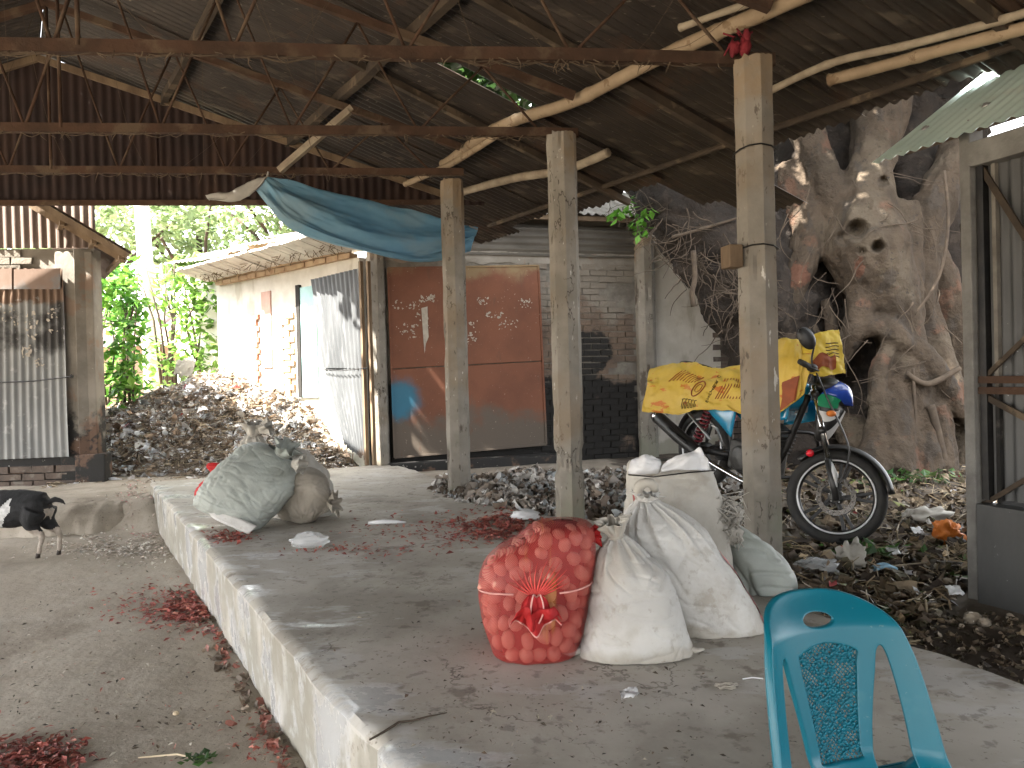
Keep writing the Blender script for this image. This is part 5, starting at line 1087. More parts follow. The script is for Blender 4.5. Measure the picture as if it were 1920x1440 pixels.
    for i in range(310):                          # fine roots over the mat and the trunk
        if i < 230:
            t = random.random(); px = lerp(1180, 1470, t) + rnd(-50, 50); py = lerp(330, 640, t) + rnd(-70, 70); y = rnd(8.25, 8.55) if px > 1260 else rnd(8.5, 8.8); l = rnd(25, 90)
        else: px = rnd(1460, 1810); py = rnd(300, 860); y = rnd(8.0, 8.12); l = rnd(30, 150)
        if py < 335 and px < 1300: continue
        a = rnd(-2.8, 2.8); P = [AY(px, py, y)]; x_, y_ = px, py
        for k in range(5): a += rnd(-.5, .5); x_ += math.cos(a) * l / 5; y_ += abs(math.sin(a)) * l / 5; P.append(AY(x_, y_, y + rnd(-.03, .03)))
        r = rnd(.003, .008); st.tube([cr(P, k / 9) for k in range(10)], [r * (1 - .06 * k) for k in range(10)], n=5, cap=False)
    st.build('fine_roots', MT['root'], root, smooth=True, kind='stuff')
    for P, r in (([(1300, 470), (1303, 520), (1298, 548), (1301, 575)], [5, 5, 5, 6]), ([(1712, 690), (1716, 780), (1720, 880)], [3, 3, 3]), ([(1260, 445), (1330, 425), (1385, 408)], [3, 3, 2]), ([(1770, 320), (1778, 420), (1760, 520), (1715, 590)], [3, 3, 3, 2]), ([(1745, 760), (1760, 820), (1775, 890)], [8, 8, 8]), ([(1800, 690), (1740, 720), (1700, 700)], [5, 6, 5])):
        y = 8.35 if P[0][0] < 1500 else 7.98; mb = MB(); pts = [AY(a, b, y) for a, b in P]; mb.tube([cr(pts, i / 12) for i in range(13)], [cr([q * y / F for q in r], i / 12) for i in range(13)], n=8); mb.build('aerial_root', MT['root'], root, smooth=True)
    # limbs and the wide crown over the market (out of view above, it shades this corner)
    mb = MB(); c = AY(1640, 200, 9.2)
    for ex, ey, ez in ((-3.6, -2.2, 2.4), (-2.0, -4.0, 3.0), (1.5, -3.5, 2.8), (3.0, .5, 2.6), (-1.0, 2.5, 3.2), (-4.6, .6, 2.8), (.5, -1.0, 3.8)):
        q = c + Vector((ex, ey, ez)); mb.tube([c, c.lerp(q, .4) + Vector((0, 0, .5)), q], [.28, .18, .05], n=8)
    mb.build('limbs', MT['bark'], root, smooth=True); lf = MB()
    random.seed(21)
    for i in range(330):
        x = rnd(-3.0, 10.0); y = rnd(3.4, 14.0); dx = (x - 3.6) / 6.4; dy = (y - 8.6) / 5.2
        if dx * dx + dy * dy > 1: continue
        if x > 1.2 and y < 6.2: continue  # opening shaped in the unseen leaves so sky light reaches the awning
        leafcloud(lf, (x, y, 5.6 + rnd(-.3, 1.6) - 1.0 * (dx * dx + dy * dy)), (.95, .95, .4), 120, .29, DGREENS)
    for i in range(70): leafcloud(lf, (rnd(-3.6, 1.2), rnd(5.6, 9.4), 4.9 + rnd(0, .9)), (.8, .8, .35), 100, .28, DGREENS)  # extra unseen leaves added to stop sun patches on the door
    lf.build('crown', MT['leaf'], root)
    sp = MB()
    for px, py in ((1165, 392), (1190, 410), (1180, 385), (1200, 428), (1155, 405), (1210, 400)):
        leafcloud(sp, AY(px, py, 8.6), (.09, .08, .08), 11, .12, [(.10, .26, .03), (.14, .32, .05), (.07, .19, .03)], shell=.2)
    sp.tube([AY(1150, 395, 8.6), AY(1185, 400, 8.6), AY(1225, 380, 8.7)], .006, n=5, col=(.06, .05, .03)); sp.build('leaf_sprig', MT['leaf'], root)
banyan()
p = AZ(1640, 872, -.02); mb = MB(); mb.grid(lambda u, v: p + Vector(((u - .5) * .55, (v - .5) * .25, .06 + .05 * math.sin(u * 3.1) + .018 * math.sin(v * 26 + u * 3) + .02 * fbm((u * 4, v * 4, 1), 3))), 30, 24)
tag(mb.build('striped_cloth', MT['sack_beige'], smooth=True, solid=.003), 'ridged pale cloth lying at the foot of the banyan behind the front wheel', 'cloth')
# ================================================================ sacks
def spow(c, p): return math.copysign(abs(c) ** p, c)
def sack_fn(rows, y, lie=False, wr=.012, seed=0, pleat=(0, 0, .8), ex=.75, ground=True, ws=1.0, dirv=(.8, .8, 1.6)):
    C = [AY(r[0], r[1], r[4] if len(r) > 4 else y) for r in rows]; H = [r[2] * (r[4] if len(r) > 4 else y) / F for r in rows]; D = [r[3] for r in rows]
    so = Vector((seed * 3.7, seed * 1.9, seed * 5.3))
    def fn(u, v):
        th = 2 * math.pi * u; c = cr(C, v); h = max(.002, cr(H, v)); d = max(.002, cr(D, v))
        if lie:
            t = cr(C, min(v + .02, 1)) - cr(C, max(v - .02, 0)); t.y = 0; t.normalize(); e1 = Vector((t.z, 0, -t.x))
        else: e1 = Vector((1, 0, 0))
        q = e1 * h * spow(math.cos(th), ex) + Vector((0, 1, 0)) * d * spow(math.sin(th), ex)
        o = q.normalized() if q.length > 1e-5 else Vector((0, 0, 1)); p = c + q
        s = (p + so) * 4.2 * ws; a = noise.noise(Vector((s.x * dirv[0] + s.z * .7, s.y * dirv[1], s.z * dirv[2] - s.x * .6)))
        b = noise.noise(Vector((s.x * 2.3 - s.z * 1.4, s.y * 2.3, s.z * 2.6 + s.x * 1.1)))
        e = noise.noise(Vector((s.x * 5 + s.z * 3, s.y * 5, s.z * 4 - s.x * 3)))
        amp = min(1, h / .06)
        m1 = sstep(-.15, .35, noise.noise(s * .8 + Vector((9, 2, 4)))); m2 = sstep(-.1, .4, noise.noise(s * .9 + Vector((1, 7, 3))))
        g1 = noise.noise(Vector((s.x * 3.2 + s.z * 2.6, s.y * 1.5, (s.z - s.x) * .7))); g2 = noise.noise(Vector((s.x * 3.4 - s.z * 2.4, s.y * 1.5 + 5, (s.z + s.x) * .8))); g3 = noise.noise(Vector((s.x * 1.0 + 3, s.y * 1.5, s.z * 4.6 + s.x * .8)))
        k = wr * amp * (.7 * a + .8 * fbm(s * .8, 2) - .75 * m1 * math.exp(-abs(g1) / .10) - .75 * m2 * math.exp(-abs(g2) / .10) - .55 * (1 - m1) * math.exp(-abs(g3) / .09) + .35 * m1 * g1 + .25 * b)
        n, am, v0 = pleat
        if n: f = sstep(v0 - .25, v0 + .1, v); k += am * f * min(1, h / .05) * (math.cos(n * th + 1.8 * N3(th * 1.3, seed)) + .4 * math.cos(n * 1.7 * th + seed))
        p = p + o * k
        if ground: p.z = max(p.z, .004 + .004 * N3(p.x * 20, p.y * 20))
        return p
    return fn
def sack_body(root, fn, m, nu=110, nv=80, name='body'):
    mb = MB(); mb.grid(fn, nu, nv, cu=True); return mb.build(name, m, root, smooth=True)
def tuft(root, c, d, r0, r1, l, m, seed=0, n=9, name='tied_mouth'):
    """gathered cloth beyond the tie: flares and curls open"""
    c = Vector(c); d = Vector(d).normalized(); a = d.cross(Vector((0, 1, .1))).normalized(); b = d.cross(a); mb = MB()
    def fn(u, v):
        th = 2 * math.pi * u; r = lerp(r0, r1, v ** .8) * (1 + .35 * v * math.cos(n * th + seed) + .3 * v * N3(math.cos(th) * 2 + seed, math.sin(th) * 2, v * 2))
        return c + d * l * (v - .25 * v * v * (1 + .8 * N3(math.cos(th) * 1.5, math.sin(th) * 1.5, seed))) + (a * math.cos(th) + b * math.sin(th)) * r
    mb.grid(fn, 72, 12, cu=True); o = mb.build(name, m, root, smooth=True, solid=.002)
    mb = MB(); mb.tube([c + (a * math.cos(t * .6283) + b * math.sin(t * .6283)) * r0 * 1.12 for t in range(10)], .005, n=5, closed=True); mb.build('tie', m, root, smooth=True); return o
def make_sack(name, label, rows, y, m, cat='sack', **kw):
    nu = kw.pop('nu', 120); nv = kw.pop('nv', 90)
    b = AY(rows[0][0], rows[0][1], rows[0][4] if len(rows[0]) > 4 else y); root = thing(name, (b.x, b.y, max(b.z, 0)), label, cat); fn = sack_fn(rows, y, **kw); sack_body(root, fn, m, nu, nv); return root, fn
# --- right-hand cluster
def white_front():
    rows = [(1185, 1262, 60, .08), (1184, 1248, 116, .16), (1185, 1225, 112, .175), (1184, 1190, 104, .18), (1183, 1150, 94, .18), (1182, 1105, 82, .165), (1175, 1065, 66, .14), (1165, 1035, 44, .10), (1160, 1016, 24, .05), (1158, 1004, 13, .02)]
    r, fn = make_sack('woven_sack', 'plump white woven sack tied shut, leaning on the red potato net', rows, 2.80, MT['sack'], wr=.012, seed=1, ws=1.25, pleat=(11, .010, .82), nu=220, nv=170)
    tuft(r, AY(1156, 1006, 2.78), (-.25, -.1, 1), .022, .055, .085, MT['sack_beige'], seed=2)
    for px, py, s in ((1068, 1238, -1), (1306, 1232, 1)):
        c = AY(px, py, 2.72); c.z = max(c.z, .012); mb = MB(); mb.tube([c - Vector((s * .06, -.03, -.012)), c, c + Vector((s * .028, 0, .004))], [.03, .016, .006], n=10, flat=.6); mb.build('corner_ear', MT['sack'], r, smooth=True)
white_front()
def white_tall():
    rows = [(1352, 1225, 30, .06), (1352, 1214, 78, .13), (1345, 1190, 88, .16), (1322, 1140, 92, .17), (1292, 1085, 92, .17), (1262, 1032, 86, .16), (1240, 990, 74, .135), (1225, 962, 50, .09), (1215, 944, 24, .045), (1212, 934, 15, .025)]
    r, fn = make_sack('woven_sack', 'tall white woven sack with pleated neck leaning behind the plump sack', rows, 3.02, MT['sack'], wr=.011, seed=4, ws=1.25, pleat=(15, .013, .72), nu=220, nv=170)
    c = AY(1212, 934, 3.0); mb = MB()                       # twisted topknot
    mb.tube([c + Vector((.034 * math.cos(t * .55), -.02 * math.sin(t * .55), .03 + .034 * math.sin(t * .55))) for t in range(11)], [.016, .018, .02, .018, .02, .021, .018, .02, .018, .016, .012], n=10); mb.build('twisted_topknot', MT['sack_beige'], r, smooth=True)
    tuft(r, c + Vector((0, 0, -.005)), (.1, -.1, 1), .03, .05, .03, MT['sack'], seed=6)
    mb = MB()                                             # faded red printed band down the right side
    mb.grid(lambda u, v: (lambda p: p + Vector((.004, -.004, 0)))(fn(.935 + .045 * u + .02 * math.sin(v * 3), .26 + .30 * v)), 8, 30); mb.build('printed_band', MT['redprint'], r, smooth=True)
white_tall()
def beige_upright():
    rows = [(1270, 1140, 60, .10), (1270, 1122, 98, .17), (1270, 1060, 98, .19), (1265, 1000, 95, .19), (1262, 940, 90, .17), (1258, 895, 84, .13), (1252, 872, 76, .09), (1250, 862, 68, .05)]
    r, fn = make_sack('woven_sack', 'square beige woven sack standing upright behind the tall white sack', rows, 3.42, MT['sack_beige'], wr=.013, seed=8, ws=1.1, nu=120, nv=80)
    y = 3.30
    for k, ctr in enumerate(([[(1178, 888, y), (1205, 892, y), (1235, 886, y)], [(1182, 866, y), (1210, 868, y - .03), (1240, 872, y)], [(1195, 858, y + .03), (1215, 852, y), (1238, 862, y + .02)]],
                             [[(1238, 886, y - .02), (1285, 880, y - .04), (1330, 884, y)], [(1245, 868, y - .02), (1290, 858, y - .03), (1328, 866, y)], [(1262, 858, y), (1298, 846, y), (1312, 838, y)]])):
        mb = MB(); R = [[AY(*q) for q in rr] for rr in ctr]; mb.grid(lambda u, v: cr([cr(q, u) for q in R], v) + Vector((0, -.02, .01)) * fbm((u * 3 + k * 5, v * 3, 2), 3), 16, 12); mb.build('folded_mouth', MT['dirtywhite'], r, smooth=True, solid=.002)
    mb = MB(); mb.tube([AY(1178, 890, 3.26), AY(1225, 894, 3.24), AY(1290, 886, 3.24), AY(1340, 882, 3.28)], .003, n=5); mb.build('string', MT['blackmetal'], r)
    mb = MB(); c = [AY(1186, 928, 3.235), AY(1222, 936, 3.235), AY(1214, 945, 3.235), AY(1190, 958, 3.235)]; mb.add(c, [(3, 2, 1, 0)]); mb.build('red_print', MT['redprint'], r)
    # frayed grey netting down its right side
    mb = MB()
    for i in range(120):
        a = AY(rnd(1335, 1385), rnd(930, 1010), rnd(3.28, 3.4)); mb.tube([a, a + Vector((rnd(-.05, .05), rnd(-.03, .03), rnd(-.06, .04))), a + Vector((rnd(-.08, .08), rnd(-.04, .04), rnd(-.1, .03)))], [.004, .003, .001], n=4, cap=False)
    for i in range(9): mb.blob(AY(rnd(1345, 1375), rnd(950, 1005), 3.40), (.045, .04, .05), amp=.7, n=12, m=9)
    mb.build('frayed_edge', MT['sack_beige'], r, smooth=True, kind='stuff')
beige_upright()
def grey_slumped():
    rows = [(1430, 1128, 40, .08), (1432, 1116, 56, .14), (1428, 1090, 58, .16), (1418, 1055, 56, .16), (1402, 1025, 46, .13), (1388, 1004, 32, .09), (1378, 990, 16, .05), (1374, 982, 8, .02)]
    r, fn = make_sack('slumped_sack', 'slumped thin grey-green sack at the foot of the tall pillar', rows, 3.52, MT['sack_grey'], wr=.034, seed=12, ws=.8)
grey_slumped()
def potato_net():
    rows = [(1002, 1262, 40, .08), (1003, 1247, 62, .13), (1003, 1215, 80, .155), (1002, 1172, 94, .17), (1002, 1122, 104, .175), (1005, 1075, 108, .175), (1018, 1034, 98, .165), (1042, 1004, 72, .15), (1051, 988, 60, .135), (1054, 979, 46, .10), (1055, 974, 20, .04)]
    y = 2.80; b = AY(1000, 1250, y); root = thing('potato_net_sack', (b.x, b.y, 0), 'bulging red net sack of potatoes standing on the platform', 'sack')
    fn = sack_fn(rows, y, wr=.006, seed=20, ex=.82); fin = sack_fn([(a, bb, max(c - 20, 3), max(d - .042, .01)) for a, bb, c, d in rows], y, wr=.002, seed=20, ex=.82)
    sack_body(root, fin, MT['fill'], 60, 40, 'dark_gap_core')  # dark red core, painted shade for the gaps between potatoes
    net = sack_body(root, fn, NETM, 110, 80, 'net')
    # side seam, tied mouth hanging in front, corner knot
    c = fn(.75, .46) + Vector((0, -.006, .0)); mb = MB()         # gathered mouth: ruffled flap hanging from the tie
    def ruffle(u, v):
        a = (u - .5) * 2; w = lerp(.020, .088, v ** .7); q = c + Vector((a * w - .006, -.014 - .030 * math.sin(math.pi * min(1, v)) - .018 * v * math.cos(a * 11), .012 - .118 * v - .02 * v * math.cos(a * 5) + .02 * abs(a) * v))
        return q + Vector((.008 * N3(u * 5, v * 4), 0, 0))
    mb.grid(ruffle, 60, 18); mb.build('tied_mouth', MT['redcloth'], root, smooth=True, solid=.002)
    mb = MB(); mb.grid(lambda u, v: ruffle(u, .45 + .45 * v) + Vector((.012 * math.sin(u * 9), -.022 - .012 * math.cos(u * 16), .012)), 40, 8); mb.build('tied_mouth_fold', MT['redcloth'], root, smooth=True, solid=.002)
    mb = MB(); mb.tube([ruffle(i / 40, 1.0) + Vector((0, -.003, 0)) for i in range(41)], .003, n=5); mb.build('hem_cord', CORD, root, smooth=True)
    for s_ in (-1, 1):
        mb = MB(); mb.tube([cr([c + Vector((0, -.02, .005)), c + Vector((s_ * .012, -.05, .02)), c + Vector((s_ * .022, -.055, -.03)), c + Vector((s_ * .012 - .008, -.05, -.075))], i / 12) for i in range(13)], .003, n=5); mb.build('tie_end', CORD, root, smooth=True)
    for k in range(13):
        th = .35 + k * .2; mb = MB(); P = [fn(.75 + .016 * i * math.cos(th), .46 + .030 * i * math.sin(th)) + Vector((0, -.003, 0)) for i in range(6)]
        mb.tube(P, [.0042, .0036, .003, .0022, .0014, .0006], n=5); mb.build('gather_fold', NETM2, root, smooth=True)
    for s0, s1 in (((.545, .46), (.70, .47)), ((.80, .47), (.95, .48))):
        mb = MB(); mb.tube([fn(lerp(s0[0], s1[0], i / 8), lerp(s0[1], s1[1], i / 8)) + Vector((0, -.004, 0)) for i in range(9)], .0035, n=5); mb.build('drawstring', CORD, root, smooth=True)
    tuft(root, AY(1105, 1003, 2.80), (1, .1, .05), .018, .035, .05, MT['redcloth'], seed=5, name='corner_knot')
    # potatoes
    random.seed(5); pts = []; tries = 0
    while tries < 9000 and len(pts) < 285:
        tries += 1; u = rnd(.44, 1.06) % 1.0; v = rnd(.06, .985); q = fn(u, v); o = (fn((u + .01) % 1, v) - fn((u - .01) % 1, v)).cross(fn(u, min(v + .01, 1)) - fn(u, v - .01)).normalized(); c = Vector((b.x, b.y, .25)); o = o if o.dot(q - c) > 0 else -o; o = Vector((q.x - c.x, (q.y - c.y - .0) * 1.3, .0)).normalized() if q.z < .09 else o; p = q - o * .031; p.z = max(p.z, .027)
        if all((p - k).length > .043 for k in pts): pts.append(p)
    mesh = []
    for k in range(4):
        mb = MB(); mb.blob((0, 0, 0), (.031 * rnd(.95, 1.2), .026, .0245 * rnd(.95, 1.1)), n=12, m=8, amp=.12, sc=1.5); o = mb.build('potato', MT['potato'], smooth=True); mesh.append(o.data); bpy.data.objects.remove(o)
    for i, p in enumerate(pts):
        o = bpy.data.objects.new('potato', mesh[i % 4]); COL.objects.link(o); o.location = p; o.rotation_euler = (rnd(0, 6), rnd(0, 6), rnd(0, 6)); s = rnd(.82, 1.06); o.scale = (s, s, s)
        tag(o, 'small potato showing through the mesh of the red net sack', 'potato', 'potatoes packed in the red net sack')
def net_material():
    m = mat('red_net', (.42, .05, .042), (.35, .04, .036), sc=7, rough=.5, bump=0, spec=.4, ov=[dict(sc=4.5, lo=.60, hi=.66, col=(.72, .40, .06), st=(2.6, .2, .22), a=.45)])
    t = m.node_tree; n = t.nodes; L = t.links.new; g = n.new('ShaderNodeNewGeometry'); out = n['Material Output']; b = n['Principled BSDF']; vals = []
    for dirv in ((1, .3, 1), (1, .3, -1)):
        d = n.new('ShaderNodeVectorMath'); d.operation = 'DOT_PRODUCT'; L(g.outputs['Position'], d.inputs[0]); d.inputs[1].default_value = [k * 1150 for k in dirv]
        s = n.new('ShaderNodeMath'); s.operation = 'SINE'; L(d.outputs['Value'], s.inputs[0]); q = n.new('ShaderNodeMath'); q.operation = 'GREATER_THAN'; L(s.outputs[0], q.inputs[0]); q.inputs[1].default_value = .60; vals.append(q)
    mx = n.new('ShaderNodeMath'); mx.operation = 'MAXIMUM'; L(vals[0].outputs[0], mx.inputs[0]); L(vals[1].outputs[0], mx.inputs[1])
    tp = n.new('ShaderNodeBsdfTransparent'); ms = n.new('ShaderNodeMixShader'); L(mx.outputs[0], ms.inputs[0]); L(tp.outputs[0], ms.inputs[1]); L(b.outputs[0], ms.inputs[2]); L(ms.outputs[0], out.inputs['Surface']); return m
NETM = net_material(); NETM2 = mat('red_net_gather', (.60, .07, .06), None, sc=9, rough=.5, bump=0); CORD = mat('pink_cord', (.75, .38, .34), None, sc=9, rough=.6, bump=0)
potato_net()
# --- left-hand cluster
def left_sacks():
    y = 5.35
    rows = [(416, 972, 58, .05, 5.2), (422, 964, 66, .12, 5.22), (438, 946, 70, .17, 5.25), (462, 920, 72, .20, 5.3), (488, 893, 70, .19, 5.35), (508, 870, 62, .15, 5.4), (520, 855, 48, .10, 5.42), (526, 848, 30, .05, 5.44)]
    r, fn = make_sack('woven_sack', 'grey-white woven sack lying slanted over the other sacks, mouth up', rows, y, MT['sack_grey'], lie=True, wr=.018, seed=30, ground=True, ws=1.5, nu=160, nv=120)
    mb = MB(); P0 = [AY(372, 938, 5.15), AY(400, 972, 5.1), AY(440, 990, 5.05), (AY(466, 1002, 5.05))]
    mb.grid(lambda u, v: (lambda p: Vector((p.x, p.y, max(p.z, .006))))(cr(P0, u) + Vector((.05 * v, .02 * v, .05 * v)) + Vector((0, -.01, 0)) * N3(u * 6, v)), 20, 4); mb.build('bottom_seam', MT['sack'], r, smooth=True, solid=.004)
    tuft(r, AY(530, 850, 5.38), (.6, -.3, .8), .05, .085, .10, MT['sack_grey'], seed=31, n=6); tuft(r, AY(552, 868, 5.3), (.9, -.3, -.2), .03, .06, .09, MT['sack_beige'], seed=33, n=5)
    rows = [(520, 950, 34, .10, 5.55), (545, 935, 52, .17, 5.55), (575, 930, 52, .17, 5.5), (600, 938, 40, .13, 5.46), (614, 944, 18, .05, 5.44), (620, 946, 9, .02, 5.43)]
    r, fn = make_sack('woven_sack', 'dusty brownish sack lying on its side with a knotted mouth', rows, y, MT['sack_brown'], lie=True, wr=.020, ws=1.5, seed=35, pleat=(13, .012, .8))
    tuft(r, AY(618, 945, 5.42), (1, -.25, .15), .03, .075, .07, MT['sack_brown'], seed=36, n=7)
    rows = [(560, 990, 30, .08, 5.75), (566, 965, 56, .16, 5.75), (570, 920, 54, .17, 5.75), (560, 880, 46, .14, 5.72), (545, 852, 36, .10, 5.7), (530, 836, 20, .05, 5.7)]
    r, fn = make_sack('woven_sack', 'bulky grey sack standing behind the slanted sack and the knotted one', rows, y, MT['sack_beige'], wr=.022, ws=1.5, seed=38)
    rows = [(478, 960, 30, .10, 5.85), (478, 935, 50, .16, 5.85), (478, 885, 44, .16, 5.85), (476, 850, 34, .12, 5.82), (474, 828, 20, .06, 5.8), (474, 815, 9, .025, 5.8)]
    r, fn = make_sack('woven_sack', 'cream sack with an upright tied neck behind the slanted sack', rows, y, MT['sack_beige'], wr=.018, ws=1.5, seed=40, pleat=(11, .010, .75))
    tuft(r, AY(474, 818, 5.79), (.15, -.05, 1), .032, .085, .13, MT['sack_beige'], seed=41, n=6)
    tuft(r, AY(486, 806, 5.76), (.9, -.1, .25), .03, .06, .12, MT['sack_beige'], seed=44, n=5, name='folded_flap')
    b = AY(400, 928, 5.65); root = thing('red_net_bag', (b.x, b.y, 0), 'small empty-looking red net bag propped against the slanted sack', 'bag')
    rows = [(388, 940, 14, .03, 5.6), (392, 925, 22, .07, 5.6), (402, 905, 24, .08, 5.6), (410, 892, 16, .05, 5.6), (408, 884, 14, .05, 5.6), (403, 874, 18, .05, 5.6), (398, 868, 10, .03, 5.6)]
    sack_body(root, sack_fn(rows, y, wr=.022, seed=46), MT['redcloth'], 60, 44); mb = MB(); c = AY(412, 890, 5.55); mb.tube([c + Vector((.06 * math.cos(t), -.02 * math.sin(t), .012 * math.sin(t * 2))) for t in [k * .628 for k in range(10)]], .006, n=5, closed=True); mb.build('tie', MT['redcloth'], root, smooth=True)
left_sacks()
# ================================================================ blue tarpaulin
def tarp():
    root = thing('blue_tarpaulin', AY(690, 430, 6.5), 'faded blue tarpaulin slung like a hammock from truss to pillar', 'tarpaulin')
    ctr = [[(502, 331, 6.22), (600, 354, 6.4), (715, 382, 6.6), (815, 408, 6.78), (896, 428, 6.9)],
           [(500, 334, 6.20), (588, 385, 6.3), (700, 422, 6.45), (808, 438, 6.66), (894, 436, 6.86)],
           [(494, 340, 6.20), (562, 410, 6.25), (690, 455, 6.34), (800, 470, 6.6), (888, 450, 6.84)],
           [(478, 350, 6.24), (545, 428, 6.3), (680, 474, 6.36), (800, 490, 6.6), (882, 470, 6.84)],
           [(470, 346, 6.30), (560, 420, 6.45), (690, 462, 6.55), (800, 478, 6.75), (884, 460, 6.9)]]
    rows = [[AY(*q) for q in r] for r in ctr]; mb = MB()
    def fn(u, v):
        p = cr([cr(r, u) for r in rows], v); k = (1 - u) ** .7
        f = .022 * (.35 + k) * math.sin(v * 17 + 5 * u + 4 * N3(u * 2, v * 2)) * sstep(0, .12, u) + .03 * fbm((u * 5, v * 9, 2), 3) * sstep(0, .1, u) + .018 * sstep(.8, 1, u) * math.sin(v * 34)
        return p + Vector((.1, -.8, .35)) * f
    mb.grid(fn, 110, 70); mb.build('sheet', MT['tarp'], root, smooth=True, solid=.0015)
    ctr = [[(500, 330, 6.2), (470, 340, 6.22), (430, 358, 6.26), (385, 366, 6.3)], [(498, 336, 6.18), (472, 350, 6.2), (434, 370, 6.22), (388, 371, 6.3)], [(490, 346, 6.2), (474, 362, 6.22), (440, 378, 6.24), (392, 376, 6.3)]]
    R = [[AY(*q) for q in r] for r in ctr]; mb = MB(); mb.grid(lambda u, v: cr([cr(q, u) for q in R], v) + Vector((0, -.02, .01)) * fbm((u * 4, v * 3, 2), 3), 24, 8); mb.build('rolled_edge', MT['tarp_tail'], root, smooth=True, solid=.002)
    mb = MB(); mb.tube([AY(501, 331, 6.2), AY(503, 322, 6.2)], .008, n=5); mb.tube([AY(895, 430, 6.88), AY(880, 424, 6.76)], .006, n=5); mb.build('tie_cord', MT['tarp_tail'], root)
tarp()
